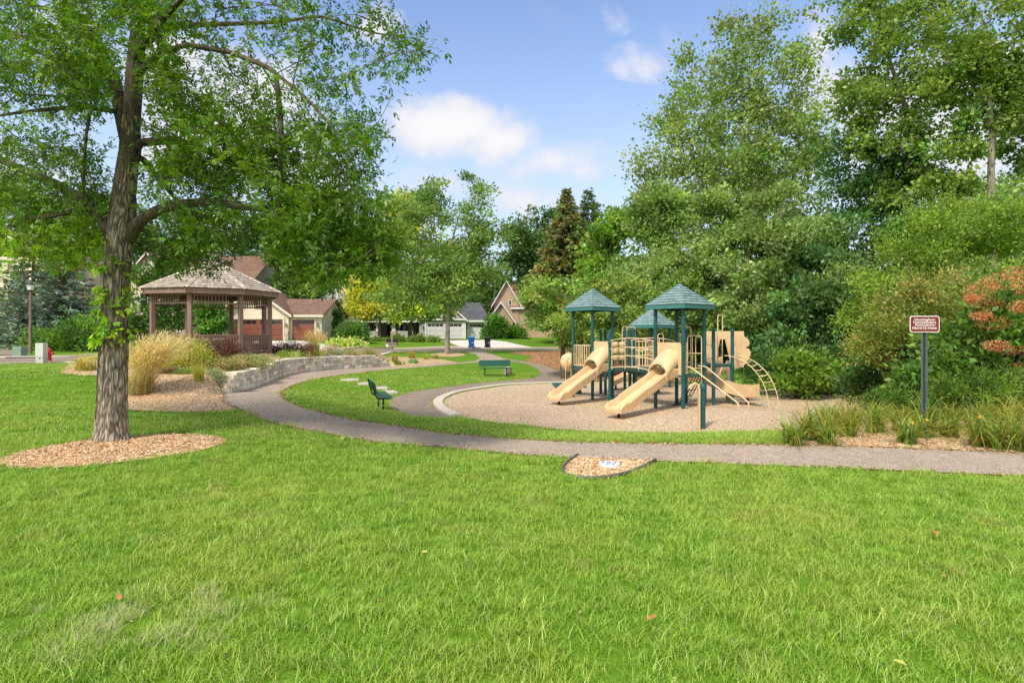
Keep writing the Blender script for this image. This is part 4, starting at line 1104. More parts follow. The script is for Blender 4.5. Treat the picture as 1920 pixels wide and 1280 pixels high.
class House:
    """Facade coordinates: x in metres along the front from the centre, y depth behind it, z above the ground there."""
    def __init__(s, name, px, pyb, Y, label, rz=0):
        c = W(px, pyb, Y); s.o = (c[0], c[1], c[2]); s.t = thing(name, s.o, label, 'house', rz=rz)
    def p(s, x, y, z): return (x, y, z)
    def box(s, name, m, x0, x1, y0, y1, z0, z1, parent=None, bevel=0):
        mb = MB(); mb.box(x0, x1, y0, y1, z0, z1); return mb.build(name, m, parent or s.t, local=True, bevel=bevel)
    def gable(s, name, m, x0, x1, y0, y1, z0, z1, zp, parent=None):
        """Wall block with a gable facing the front."""
        xm = (x0+x1)/2; mb = MB(); mb.prism([(x0,y0,z0), (x1,y0,z0), (x1,y0,z1), (xm,y0,zp), (x0,y0,z1)], (0, y1-y0, 0)); return mb.build(name, m, parent or s.t, local=True)
    def poly(s, name, m, faces, parent=None, th=.12):
        mb = MB(); me_uv = []
        for f in faces: mb.prism(f, (0, 0, -th))
        o = mb.build(name, m, parent or s.t, local=True)
        uv = o.data.uv_layers.new(name='UVMap')
        for pl in o.data.polygons:
            n = pl.normal; ax = Vector((-n.y, n.x, 0)); ax = ax.normalized() if ax.length > .05 else Vector((1, 0, 0)); bx_ = n.cross(ax)
            for li in pl.loop_indices:
                v = o.data.vertices[o.data.loops[li].vertex_index].co; uv.data[li].uv = (v.dot(ax), v.dot(bx_))
        return o
    def gable_roof(s, x0, x1, y0, y1, z, zp, m, ov=.35, trim=None):
        """Ridge running front to back."""
        xm = (x0+x1)/2; k = (zp-z)/(xm-x0); e = ov; zl = z-k*e
        r = s.poly('roof', m, [[(x0-e,y0-ov,zl), (xm,y0-ov,zp), (xm,y1+ov,zp), (x0-e,y1+ov,zl)], [(xm,y0-ov,zp), (x1+e,y0-ov,zl), (x1+e,y1+ov,zl), (xm,y1+ov,zp)]])
        shift(r.data, (0, 0, .14))
        if trim:
            mb = MB()
            for sg in (-1, 1):
                xe = x0-e if sg < 0 else x1+e
                mb.prism([(xe,y0-ov-.05,zl-.14), (xm,y0-ov-.05,zp-.14), (xm,y0-ov-.05,zp+.10), (xe,y0-ov-.05,zl+.10)], (0, .045, 0))
            mb.build('rake_trim', trim, r, local=True)
        return r
    def side_roof(s, x0, x1, y0, y1, z, zp, m, ov=.35, hip=0.0, trim=None, wall=None):
        """Ridge running left to right; hip pulls the ridge ends in."""
        ym = (y0+y1)/2; e = ov; zl = z-(zp-z)/(ym-y0)*e
        fs = [[(x0-e,y0-e,zl), (x1+e,y0-e,zl), (x1+e-hip,ym,zp), (x0-e+hip,ym,zp)], [(x1+e,y1+e,zl), (x0-e,y1+e,zl), (x0-e+hip,ym,zp), (x1+e-hip,ym,zp)]]
        if hip: fs += [[(x1+e,y0-e,zl), (x1+e,y1+e,zl), (x1+e-hip,ym,zp)], [(x0-e,y1+e,zl), (x0-e,y0-e,zl), (x0-e+hip,ym,zp)]]
        r = s.poly('roof', m, fs); shift(r.data, (0, 0, .14))
        if not hip and wall:
            for xe in (x0+.004, x1-.124): mb = MB(); mb.prism([(xe,y0,z), (xe,y1,z), (xe,ym,zp-.02)], (.12, 0, 0)); mb.build('gable_end', wall, r, local=True)
        if trim: s.box('gutter', trim, x0-e, x1+e, y0-e-.08, y0-e-.005, zl-.10, zl+.12, r)
        return r
    def window(s, x0, x1, z0, z1, y, m, mull=(1, 1), name='window'):
        w = MB(); f = .07
        w.box(x0-f,x1+f,y-.06,y-.005,z1,z1+f); w.box(x0-f,x1+f,y-.09,y-.005,z0-f,z0); w.box(x0-f,x0,y-.06,y-.005,z0,z1); w.box(x1,x1+f,y-.06,y-.005,z0,z1)
        for i in range(1, mull[0]+1): xx = x0+(x1-x0)*i/(mull[0]+1); w.box(xx-.02,xx+.02,y-.05,y-.004,z0,z1)
        for i in range(1, mull[1]+1): zz_ = z0+(z1-z0)*i/(mull[1]+1); w.box(x0,x1,y-.048,y-.004,zz_-.02,zz_+.02)
        o = w.build(name, m, s.t, local=True); s.box('pane', M['glass'], x0, x1, y-.03, y-.002, z0, z1, o); return o
    def garage(s, x0, x1, h, y, m, groups, trim, rows=4):
        mb = MB(); mb.box(x0, x1, y-.03, y-.002, .02, h)
        hp = h/rows; npan = groups*2 if groups > 1 else 2
        for r in range(rows-1):
            for c in range(npan):
                w_ = (x1-x0)/npan; mb.box(x0+w_*c+.07, x0+w_*(c+1)-.07, y-.052, y-.03, .02+hp*r+.06, .02+hp*(r+1)-.06)
        d = mb.build('garage_door', m, s.t, local=True, bevel=.01)
        for c in range(groups):
            w_ = (x1-x0)/groups; g = MB(); a, b = x0+w_*c+.16, x0+w_*(c+1)-.16; n = 4
            for k in range(n): ww = (b-a)/n; g.box(a+ww*k+.03, a+ww*(k+1)-.03, y-.045, y-.03, h-.42, h-.12)
            g.build('door_window', M['glass'], d, local=True)
        fr = MB(); fr.box(x0-.16,x0-.002,y-.10,y-.003,0,h+.16); fr.box(x1+.002,x1+.16,y-.10,y-.003,0,h+.16); fr.box(x0-.002,x1+.002,y-.10,y-.003,h,h+.16)
        fr.build('door_frame', trim, d, local=True)
    def lamp(s, x, y, z):
        mb = MB(); mb.box(x-.07,x+.07,y-.2,y-.06,z,z+.05); mb.box(x-.09,x+.09,y-.22,y-.04,z+.28,z+.32); mb.box(x-.02,x+.02,y-.10,y-.003,z+.32,z+.38)
        for a in (-.07,.05):
            for b in (-.2,-.08): mb.box(x+a,x+a+.02,y+b,y+b+.02,z+.05,z+.28)
        mb.tube([(x,y-.13,z+.32),(x,y-.13,z+.45)],.02,6); mb.build('wall_lamp', M['black_metal'], s.t, local=True)

k58 = 58/FPX
# cream house with the brown garage doors
h = House('cream_house', 484.5, 639, 58, 'cream sided house with three brown garage doors and red brown shingle roofs')
X = lambda px, y=0: (px-CPX)/FPX*(58+y)-(484.5-CPX)*k58
h.box('foundation', M['concrete'], X(300), X(604), .1, 12, -1.5, .02)
h.gable('wall', M['cream'], X(418), X(541), 0, 10, 0, 2.75, 5.1)
h.gable_roof(X(418), X(541), 0, 10, 2.75, 5.1, M['roof_red'], .45, M['cream_trim'])
h.box('wall', M['cream_trim'], X(541), X(600), .5, 9, 0, 2.62)
h.side_roof(X(515), X(598), .5, 9, 2.62, 4.3, M['roof_red'], .4, 0, M['cream_trim'], M['cream'])
h.garage(X(438), X(531), 2.12, 0, M['garage_brown'], 2, M['cream_trim']); h.garage(X(545), X(587), 2.12, .5, M['garage_brown'], 1, M['cream_trim'])
for a, b, y in ((425,434,0), (533.5,541.5,0), (589.5,598,.5)):
    h.box('stone_pier', M['veneer'], X(a), X(b), y-.20, y-.003, 0, 1.0); h.lamp(X((a+b)/2), y-.02, 1.35)
h.window(X(479), X(491), 3.3, 3.9, 0, M['cream_trim'], (0, 3), 'gable_vent')
h.box('wall', M['taupe'], X(236,4), X(488,8), 4.2, 16, -.3, 5.9); 
h.side_roof(X(330,9), X(490,8), 4.2, 16, 5.9, 9.6, M['roof_red'], .5, 0, M['cream_trim'], M['taupe'])
h.gable('wall', M['cream'], X(236,4), X(330,4), 3.6, 14, 2.6, 6.2, 9.2); h.gable_roof(X(236,4), X(330,4), 3.6, 14, 6.2, 9.2, M['roof_red'], .4, M['cream_trim'])
h.box('chimney', M['taupe'], X(382,7), X(409,7), 6.5, 7.9, 6, 9.75); h.box('chimney_cap', M['cream_trim'], X(379,7), X(412,7), 6.35, 8.05, 9.75, 9.95)
mb = MB(); mb.tube([(X(351,6), 6, 7), (X(351,6), 6, 9.6)], .18, 10); mb.lathe((X(351,6), 6, 9.6), [(.26,0), (.28,.1), (.1,.25), (.01,.28)], 10); mb.build('roof_vent', M['roof_red'], h.t, local=True, smooth=40)
d = h.box('front_door', M['door_wood'], X(314,4), X(330,4), 4.14, 4.19, .1, 2.2); fr = MB(); fr.box(X(312,4),X(314,4),4.10,4.195,.0,2.3); fr.box(X(330,4),X(332,4),4.10,4.195,0,2.3); fr.box(X(314,4),X(330,4),4.10,4.195,2.2,2.3); fr.build('door_frame', M['white_trim'], d, local=True)
h.box('porch_step', M['concrete'], X(308,4), X(338,4), 3.0, 4.18, -.5, .0); h.box('stone_pier', M['veneer'], X(362,4), X(368,4), 3.4, 4.17, -.3, 3.1); 
h.window(X(241,4), X(256,4), .55, 1.75, 4.2, M['white_trim'], (1, 1)); h.window(X(374,4), X(416,4), .6, 2.0, 4.2, M['cream_trim'], (2, 1))
h.window(X(268,4), X(296,4), 3.6, 5.0, 3.6, M['white_trim'], (1, 1))
for px in (304, 338):
    pp = h.t; mb = MB(); mb.lathe((X(px,3), 3.1, -.35), [(.16,0), (.24,.35), (.30,.62), (.25,.64), (.22,.58)], 14); t_ = mb.build('planter', M['garage_dark'], pp, local=True, smooth=50)

k75 = 75/FPX
h = House('grey_house', 850, 638.5, 75, 'grey sided house with white trim, porch rail and white garage doors')
X = lambda px, y=0: (px-CPX)/FPX*(75+y)-(850-CPX)*k75
h.box('foundation', M['concrete'], X(606), X(918), .1, 11, -2.5, .02)
h.gable('wall', M['grey_side'], X(786), X(872), 0, 9, 0, 2.85, 5.6); h.box('wall', M['grey_side'], X(872), X(914), .9, 9, 0, 2.75)
h.gable_roof(X(786), X(872), 0, 9, 2.85, 5.6, M['roof_grey'], .4, M['white_trim']); h.side_roof(X(850), X(913), .9, 9, 2.75, 5.0, M['roof_grey'], .45, 1.6, M['white_trim'])
h.box('gutter', M['white_trim'], X(782), X(873), -.36, -.06, 2.60, 2.80)
h.garage(X(799), X(868), 2.25, 0, M['garage_white'], 2, M['white_trim']); h.garage(X(877.5), X(909), 2.2, .9, M['garage_white'], 1, M['white_trim'])
h.box('corner_board', M['white_trim'], X(870), X(873.5), -.06, .2, 0, 2.7); h.lamp(X(872.5)+.15, .86, 1.5); h.lamp(X(794), -.02, 1.5)
h.box('stone_pier', M['brickveneer'], X(787), X(796), -.18, -.003, 0, 1.0); h.box('stone_pier', M['brickveneer'], X(872), X(875.5), .7, .897, 0, 1.0)
h.box('wall', M['grey_side'], X(600,3), X(790,3), 3.0, 14, 0, 6.4)
h.side_roof(X(640,4), X(790,4), 3.0, 14, 6.4, 9.8, M['roof_grey'], .5, 1.2, M['white_trim'])
h.gable('wall', M['grey_side'], X(597), X(642), 1.0, 12, 0, 6.6, 8.4); h.gable_roof(X(597), X(642), 1.0, 12, 6.6, 8.4, M['roof_grey'], .35, M['white_trim'])
h.window(X(617.5), X(619.5), 4.6, 6.1, 1.0, M['white_trim'], (0, 1)); h.box('corner_board', M['white_trim'], X(627), X(629.5), .93, .99, 2.0, 6.5)
h.side_roof(X(626), X(782), .2, 3.2, 2.75, 3.9, M['roof_grey'], .4, 0, M['white_trim'], M['grey_side'])
h.box('porch_floor', M['concrete'], X(640), X(770), .3, 3, -.2, .35)
for px in (707, 737, 664, 768):
    h.box('stone_pier', M['brickveneer'], X(px-5.5), X(px+5.5), .2, .9, -.2, 1.25); mb = MB(); x = X(px)
    mb.add([(x-.24,.31,1.25),(x+.24,.31,1.25),(x+.24,.79,1.25),(x-.24,.79,1.25),(x-.15,.4,2.7),(x+.15,.4,2.7),(x+.15,.7,2.7),(x-.15,.7,2.7)], [(0,1,5,4),(1,2,6,5),(2,3,7,6),(3,0,4,7),(4,5,6,7)]); mb.build('porch_column', M['white_trim'], h.t, local=True)
for a, b in ((670, 701), (743, 762)):
    mb = MB(); mb.box(X(a),X(b),.5,.58,1.15,1.25); mb.box(X(a),X(b),.5,.58,.45,.52); n = int((b-a)/1.9)
    for i in range(n): x = X(a+(b-a)*(i+.5)/n); mb.box(x-.035,x+.035,.51,.57,.52,1.15)
    mb.build('porch_railing', M['white_trim'], h.t, local=True)
d = h.box('front_door', M['black_metal'], X(717), X(725), 2.93, 2.99, .35, 2.45); h.window(X(672), X(690), .9, 2.2, 3.0, M['white_trim'], (1, 0)); h.window(X(742), X(758), .9, 2.2, 3.0, M['white_trim'], (1, 0))
for px in (660, 700, 740): h.window(X(px), X(px+12), 4.2, 5.6, 3.0, M['white_trim'], (1, 1))

k84 = 84/FPX
h = House('tan_house', 950, 637, 84, 'tan sided house with two white trimmed gables beyond the black bin')
X = lambda px: (px-950)*k84
h.gable('wall', M['tan_side'], X(926), X(973), .8, 12, -.6, 5.4, 8.5); h.gable_roof(X(926), X(973), .8, 12, 5.4, 8.5, M['roof_tan'], .4, M['white_trim'])
h.gable('wall', M['tan_side'], X(917), X(962), -1.2, .79, -.6, 2.9, 5.3); h.gable_roof(X(917), X(962), -1.2, .7, 2.9, 5.3, M['roof_tan'], .4, M['white_trim'])
h.box('wall', M['tan_side'], X(962), X(1040), .9, 12, -.6, 4.8); h.side_roof(X(962), X(1040), .9, 12, 4.8, 8.4, M['roof_tan'], .4, 0, M['white_trim'], M['tan_side'])
h.window(X(954.5), X(958.5), 5.0, 5.7, .8, M['white_trim'], (0, 0))

k52 = 52/FPX
h = House('beige_house', 10, 646, 52, 'beige house with a dark garage door half hidden behind the blue spruces')
X = lambda px: (px-10)*k52
h.box('wall', M['cream'], X(-150), X(120), .5, 9, -.5, 3.0); h.side_roof(X(-150), X(120), .5, 9, 3.0, 5.4, M['roof_red'], .4, 0, M['cream_trim'], M['cream']); h.box('wall', M['cream'], X(-140), X(34), 3, 11, 3, 8.2)
h.gable_roof(X(-140), X(34), 3, 11, 8.2, 10.6, M['roof_red'], .4, M['cream_trim']); h.window(X(-30), X(-6), 5.0, 6.4, 3.0, M['white_trim'], (1, 1))
h.garage(X(-62), X(48), 2.1, .5, M['garage_dark'], 2, M['cream_trim'])
# ------------------------------------------------------------------ benches
M['bench_green'] = weathered('bench_green', (.012,.095,.065), .35, .25, 8, .1)
M['bench_dark'] = weathered('bench_frame', (.008,.03,.028), .4, .2, 8, .05)
def rounded(mb, w, d, r, ax, ay, o, th):
    pts = []
    for cx_, cy_, a0 in ((w/2-r, d/2-r, 0), (-w/2+r, d/2-r, PI/2), (-w/2+r, -d/2+r, PI), (w/2-r, -d/2+r, 3*PI/2)):
        for k in range(5): a = a0+PI/2*k/4; pts.append(np.array(o)+np.array(ax)*(cx_+r*math.cos(a))+np.array(ay)*(cy_+r*math.sin(a)))
    n = np.cross(ax, ay); mb.prism(pts, n*th); return pts
def bench(loc, rz, label):
    b = thing('park_bench', loc, label, 'bench', 'green metal park benches', rz)
    mb = MB(); rounded(mb, 1.8, .40, .06, (1,0,0), (0,1,0), (0,-.02,.43), .03)
    for k in range(7): y = -.19+k*.055; mb.box(-.82,.82,y,y+.018,.4605,.466)
    mb.build('seat', M['bench_green'], b, local=True, bevel=.006)
    mb = MB(); ay = np.array((0, .26, .966)); rounded(mb, 1.8, .34, .08, (1,0,0), ay, (0,.265,.72), .025)
    for k in range(5): c = np.array((0,.265,.72))+ay*(-.12+k*.06); mb.obox(c-np.array((0,.966,-.26))*.003*1, (.80,0,0), ay*.012, np.array((0,.966,-.26))*.006)
    mb.build('backrest', M['bench_green'], b, local=True, bevel=.006)
    for x in (-.62, .62):
        mb = MB(); pts = [(x,.345,.90), (x,.27,.62), (x,.235,.50), (x,.20,.425), (x,.13,.40), (x,-.18,.40)]
        mb.tube(pts, .022, 8); mb.tube([(x,.02,-.15), (x,.02,.40)], .028, 10)
        f = mb.build('leg', M['bench_dark'], b, local=True, smooth=50)
        mb = MB(); mb.tube([(x,.02,.19), (x,.02,.225)], .034, 10); mb.build('clamp', M['grey_galv'], f, local=True, smooth=50)
    return b
bench(on(-3.95, 17.75), math.radians(109), 'green metal park bench seen from the side by the stepping stones')
bench(on(-.88, 32.1), math.radians(17), 'green metal park bench in front of a tree stump on the island lawn')
p = G(951, 704); p = np.array((p[0]+.02, p[1]+.55, 0)); p[2] = Z(p[0], p[1])
TS = thing('tree_stump', tuple(p), 'low grey tree stump behind the end of the far green bench', 'stump')
mb = MB(); mb.lathe(p, [(.27,-.1), (.24,.05), (.215,.2), (.21,.40), (.19,.425), (.001,.43)], 14); mb.build('stump_wood', M['bark_grey'], TS, smooth=40)
mb = MB(); mb.lathe(p+np.array((0,0,.428)), [(.18,0), (.17,.012), (.001,.014)], 14); mb.build('cut_top', weathered('cut_wood', (.50,.38,.25), .8, .3, 20, .2), TS, smooth=30)

# ------------------------------------------------------------------ stepping stones
for i, (x0, x1, y0, y1) in enumerate(((636,676,709.5,715.5), (667,700,717.6,722), (700,728,725.3,730.6), (722,745,733.4,737.2))):
    c = G((x0+x1)/2, (y0+y1)/2); wx = (x1-x0)/FPX*c[1]*.40; mb = MB(); a = .25+i*.05
    ax = np.array((math.cos(a), math.sin(a), 0)); ay = np.array((-math.sin(a), math.cos(a), 0)); d = .42
    pts = [c+ax*sx*wx*random.uniform(.9, 1.05)+ay*sy*d*random.uniform(.9, 1.05)+UP*(-.05) for sx, sy in ((-1,-1), (0,-1.05), (1,-1), (1.04,0), (1,1), (0,1.03), (-1,1), (-1.03,0))]
    mb.prism(pts, (0, 0, .10+.0*i)); o = mb.build('stepping_stone', M['stone_step'], None, bevel=.015, loc=tuple(c))
    tag(o, ['pale flat stepping stone nearest the asphalt path, largest of four', 'pale flat stepping stone, second from the asphalt path', 'pale flat stepping stone right behind the side-on green bench', 'small pale stepping stone nearest the dark loop path'][i], 'stepping stone', 'stepping stones across the lawn')

# ------------------------------------------------------------------ wheeled bins
def bin_(px, py, Y, body, lid, name, label, label_plate=None):
    c = W(px, py, Y); c = (c[0], c[1], Z(c[0], c[1])+.03); b = thing(name, c, label, 'bin', 'wheeled rubbish bins on the driveway', rz=.05)
    mb = MB(); mb.add([(-.23,-.27,.06), (.23,-.27,.06), (.23,.24,.06), (-.23,.24,.06), (-.30,-.36,.98), (.30,-.36,.98), (.30,.36,.98), (-.30,.36,.98)], [(3,2,1,0),(4,5,6,7),(0,1,5,4),(1,2,6,5),(2,3,7,6),(3,0,4,7)])
    mb.box(-.31,.31,-.37,.37,.92,1.0); 
    for z in (.45, .62): mb.box(-.06,.20,-.345,-.30,z,z+.03)
    mb.build('body', body, b, local=True, bevel=.02)
    mb = MB(); mb.add([(-.33,-.40,1.0), (.33,-.40,1.0), (.33,.38,1.0), (-.33,.38,1.0), (-.28,-.32,1.09), (.28,-.32,1.09), (.28,.32,1.12), (-.28,.32,1.12)], [(3,2,1,0),(4,5,6,7),(0,1,5,4),(1,2,6,5),(2,3,7,6),(3,0,4,7)]); mb.build('lid', lid, b, local=True, bevel=.02)
    for x in (-.30, .26): mb = MB(); mb.tube([(x,.26,.13), (x+.05,.26,.13)], .13, 16); mb.build('wheel', M['black_metal'], b, local=True, smooth=40)
    mb = MB(); mb.tube([(-.30,.40,.95), (-.27,.46,.97), (.27,.46,.97), (.30,.40,.95)], .018, 8); mb.build('handle', lid, b, local=True, smooth=40)
    if label_plate: mb = MB(); mb.box(.05,.20,-.352,-.335,.50,.56); mb.build('sticker', label_plate, b, local=True)
M['bin_blue'] = weathered('bin_blue', (.012,.11,.36), .4, .12, 5, .04); M['bin_lid'] = weathered('bin_lid_blue', (.04,.22,.48), .4, .1, 5, .04); M['bin_black'] = weathered('bin_black', (.018,.018,.017), .45, .2, 5, .04)
bin_(884, 653.5, 55, M['bin_blue'], M['bin_lid'], 'wheeled_bin', 'blue wheeled recycling bin standing at the driveway edge', M['white_trim'])
bin_(914, 652.5, 56, M['bin_black'], M['bin_black'], 'wheeled_bin', 'black wheeled rubbish bin on the pale driveway', M['white_trim'])

# ------------------------------------------------------------------ mailbox pair
c = G(735, 661.5); MBX = thing('mailbox_stand', tuple(c), 'pair of black mailboxes on a grey wooden post by the street', 'mailbox'); x, y, z = c
M['grey_wood'] = weathered('grey_wood', (.33,.27,.20), .85, .3, 8, .3)
mb = MB(); mb.box(x-.06,x+.06,y-.06,y+.06,z-.2,z+1.22); mb.build('post', M['grey_wood'], MBX, bevel=.008)
mb = MB(); mb.box(x-.42,x+.44,y-.28,y+.28,z+.72,z+.80); mb.box(x-.22,x+.44,y-.20,y+.2,z+.50,z+.715); mb.build('shelf', M['grey_wood'], MBX, bevel=.008)
mb = MB(); mb.box(x-.42,x-.225,y-.22,y+.2,z+.48,z+.715); mb.build('newspaper_box', M['white_trim'], MBX, bevel=.01)
for sx in (-.25, .27):
    mb = MB(); pts = [(x+sx-.16,y-.26,z+.803), (x+sx+.16,y-.26,z+.803)]+[(x+sx+.16*math.cos(a), y-.26, z+.97+.16*math.sin(a)) for a in np.linspace(0, PI, 10)]
    mb.prism(pts, (0, .5, 0)); q = mb.build('mailbox', M['bin_black'], MBX, smooth=40); mb = MB(); mb.box(x+sx+.162,x+sx+.176,y-.1,y-.02,z+.95,z+1.15); mb.build('flag', M['mb_red'] if 'mb_red' in M else M['garage_brown'], q)

# ------------------------------------------------------------------ hydrant, utility box, lamp post
M['hyd_red'] = weathered('hydrant_red', (.50,.035,.022), .45, .2, 8, .1); 
c = G(91, 677.3); HY = thing('fire_hydrant', tuple(c), 'red fire hydrant standing beside the street', 'hydrant'); k = c[1]*43/FPX/ .9*0+ .92
mb = MB(); mb.lathe(c, [(.18,-.1), (.18,.03), (.135,.05), (.125,.48*k), (.16,.50*k), (.16,.56*k), (.13,.58*k)], 18); mb.build('barrel', M['hyd_red'], HY, smooth=35)
mb = MB(); mb.lathe(c+np.array((0,0,.58*k)), [(.14,0), (.135,.06), (.10,.13), (.045,.17), (.04,.21), (.001,.215)], 16); mb.build('bonnet', M['hyd_red'], HY, smooth=35)
for dx, dy, r in ((.26,0,.06), (-.24,0,.06), (0,-.26,.08)):
    mb = MB(); q = c+np.array((0,0,.45*k)); mb.tube([q, q+np.array((dx*.8,dy*.8,0))], r, 12); mb.tube([q+np.array((dx*.8,dy*.8,0)), q+np.array((dx,dy,0))], r*1.25, 8); mb.build('nozzle', M['hyd_red'], HY, smooth=35)
c = G(78, 681); UB = thing('utility_pedestal', tuple(c), 'pale grey utility pedestal box standing on the lawn by the red hydrant', 'utility box')
hgt = 38/FPX*c[1]; wd_ = 7.4/FPX*c[1]; x, y, z = c
mb = MB(); mb.box(x-wd_,x+wd_,y-.16,y+.16,z+.30*hgt,z+hgt); mb.build('cover', weathered('pale_plastic', (.56,.58,.51), .5, .06, 4, .03), UB, bevel=.015)
mb = MB(); mb.box(x-wd_*.93,x+wd_*.93,y-.15,y+.15,z-.1,z+.298*hgt); mb.build('base', weathered('pale_plastic_base', (.50,.52,.46), .55, .08, 4, .03), UB, bevel=.01)
mb = MB(); mb.tube([(x+.03,y-.172,z+.26*hgt), (x+.03,y-.148,z+.26*hgt)], .03, 10); mb.build('lock', M['black_metal'], UB)
c = G(57, 663.2); LP = thing('lamp_post', tuple(c), 'brown wooden street lamp post with a square lantern by the blue spruce', 'street lamp'); x, y, z = c; s = c[1]/FPX
zt = EYE-(546-HPX)*s; zl = EYE-(534-HPX)*s
M['lamp_wood'] = weathered('lamp_wood', (.20,.13,.10), .75, .2, 4, .2)
mb = MB(); mb.add([(x-.085,y-.085,z-.2), (x+.085,y-.085,z-.2), (x+.085,y+.085,z-.2), (x-.085,y+.085,z-.2), (x-.05,y-.05,zt), (x+.05,y-.05,zt), (x+.05,y+.05,zt), (x-.05,y+.05,zt)], [(0,1,5,4),(1,2,6,5),(2,3,7,6),(3,0,4,7),(4,5,6,7)]); mb.build('post', M['lamp_wood'], LP, bevel=.01)
mb = MB(); mb.lathe((x,y,zt), [(.07,-.05), (.075,.0), (.13,.06), (.12,.10)], 4); mb.build('lantern_base', M['black_metal'], LP)
mb = MB(); h = zl-zt-.02; mb.add([(x-.10,y-.10,zt+.09), (x+.10,y-.10,zt+.09), (x+.10,y+.10,zt+.09), (x-.10,y+.10,zt+.09), (x-.17,y-.17,zl), (x+.17,y-.17,zl), (x+.17,y+.17,zl), (x-.17,y+.17,zl)], [(3,2,1,0),(0,1,5,4),(1,2,6,5),(2,3,7,6),(3,0,4,7),(4,5,6,7)]); mb.build('lamp_glass', weathered('frosted_glass', (.75,.76,.74), .3, .05, 4, .02), LP)
mb = MB(); mb.add([(x-.23,y-.23,zl+.003), (x+.23,y-.23,zl+.003), (x+.23,y+.23,zl+.003), (x-.23,y+.23,zl+.003), (x-.06,y-.06,zl+.14), (x+.06,y-.06,zl+.14), (x+.06,y+.06,zl+.14), (x-.06,y+.06,zl+.14)], [(3,2,1,0),(0,1,5,4),(1,2,6,5),(2,3,7,6),(3,0,4,7),(4,5,6,7)]); mb.build('lamp_cap', M['black_metal'], LP, bevel=.008)
c = G(37, 667.5); x, y, z = c
mb = MB(); mb.box(x-.28,x+.28,y-.25,y+.25,z-.1,z+.62); o = mb.build('utility_cabinet', weathered('green_cabinet', (.22,.30,.24), .5, .1, 4, .05), None, bevel=.02, loc=tuple(c)); tag(o, 'low grey green utility cabinet by the small blue spruce trunk', 'utility box')
c = G(50, 671.2); x, y, z = c
mb = MB(); mb.box(x-1.2,x+1.2,y-.12,y+.20,z-.02,z+.06); o = mb.build('storm_drain', M['black_metal'], None, bevel=.01, loc=tuple(c)); tag(o, 'dark storm drain opening in the street kerb', 'drain')

# ------------------------------------------------------------------ sign
SY = 10.6; sp_ = W(1733.5, 607.5, SY); SX = sp_[0]; g0 = Z(SX, SY+.02)
SG = thing('park_sign', (SX, SY, g0), 'maroon Private Park sign on a green steel post among the daylilies', 'sign')
M['maroon'] = weathered('maroon_sign', (.185,.016,.018), .4, .12, 6, .03); M['sign_white'] = weathered('sign_white', (.80,.76,.72), .5, .04, 5, .02); M['sign_post'] = weathered('sign_post_green', (.075,.115,.10), .55, .25, 9, .1); M['post_dark'] = weathered('sign_post_channel', (.028,.028,.02), .7, .3, 9, .1)
sw, sh = 56/FPX*SY, 31/FPX*SY; zc = sp_[2]
def rr(w, h, r, y, n=6):
    o_ = []
    for cx_, cz_, a0 in ((w/2-r, h/2-r, 0), (-w/2+r, h/2-r, PI/2), (-w/2+r, -h/2+r, PI), (w/2-r, -h/2+r, 3*PI/2)):
        for k in range(n): a = a0+PI/2*k/(n-1); o_.append((SX+cx_+r*math.cos(a), y, zc+cz_+r*math.sin(a)))
    return o_
mb = MB(); mb.prism(rr(sw, sh, .045, SY-.004), (0, .004, 0)); brd = mb.build('sign_border', M['sign_white'], SG)
mb = MB(); mb.prism(rr(sw-.03, sh-.03, .037, SY-.0065), (0, .002, 0)); pan = mb.build('sign_panel', M['maroon'], SG)
def text(body, size, z, sx=1.0, width=None):
    cu = bpy.data.curves.new('lettering', 'FONT'); cu.body = body; cu.align_x = 'CENTER'; cu.align_y = 'CENTER'; cu.size = size; cu.offset = size*.016; cu.extrude = .0006
    o = bpy.data.objects.new('lettering', cu); COL.objects.link(o); bpy.context.view_layer.update()
    me = bpy.data.meshes.new_from_object(o.evaluated_get(bpy.context.evaluated_depsgraph_get())); bpy.data.objects.remove(o)
    n = len(me.vertices); a = np.empty(n*3); me.vertices.foreach_get('co', a); a = a.reshape(-1, 3)
    w0 = a[:, 0].max()-a[:, 0].min(); k = (width/w0) if width else sx
    b = np.stack([SX+(a[:, 0]-(a[:, 0].max()+a[:, 0].min())/2)*k, SY-.0075-a[:, 2], z+a[:, 1]], 1); me.vertices.foreach_set('co', b.ravel()); me.update()
    me.materials.clear(); return link('lettering', me, M['sign_white'], SG)
u_ = sh/31.0*1.0                                   # one photo pixel on the sign
text('Nottingham', u_*6.3, zc+u_*8.3, width=sw*.68); text('Homeowners', u_*6.3, zc+u_*3.3, width=sw*.76); text('Association', u_*6.3, zc-u_*1.4, width=sw*.69); text('PRIVATE PARK', u_*6.2, zc-u_*7.8, width=sw*.84)
for z in (zc+u_*12.2, zc-u_*11.9): mb = MB(); mb.tube([(SX,SY-.014,z), (SX,SY-.006,z)], .008, 8); mb.build('bolt', M['grey_galv'], SG)
pw = 6.2/FPX*SY; zb = g0-.3; mb = MB()
prof = [(-pw, .004), (-pw*.45, .004), (-pw*.38, .045), (pw*.38, .045), (pw*.45, .004), (pw, .004), (pw, .010), (pw*.52, .010), (pw*.44, .052), (-pw*.44, .052), (-pw*.52, .010), (-pw, .010)]
mb.prism([(SX+a, SY+b, zb) for a, b in prof], (0, 0, zc+sh*.42-zb)); po_ = mb.build('sign_post', M['sign_post'], SG)
mb = MB()
mb.box(SX-pw*.36,SX+pw*.36,SY+.040,SY+.0445,zb,zc-sh*.3)
mb.build('post_channel', M['post_dark'], po_)
mb = MB()
for k in range(int((zc-sh/2-zb)/.05)): z = zb+.05*k; mb.tube([(SX,SY+.0385,z), (SX,SY+.0399,z)], .007, 8)
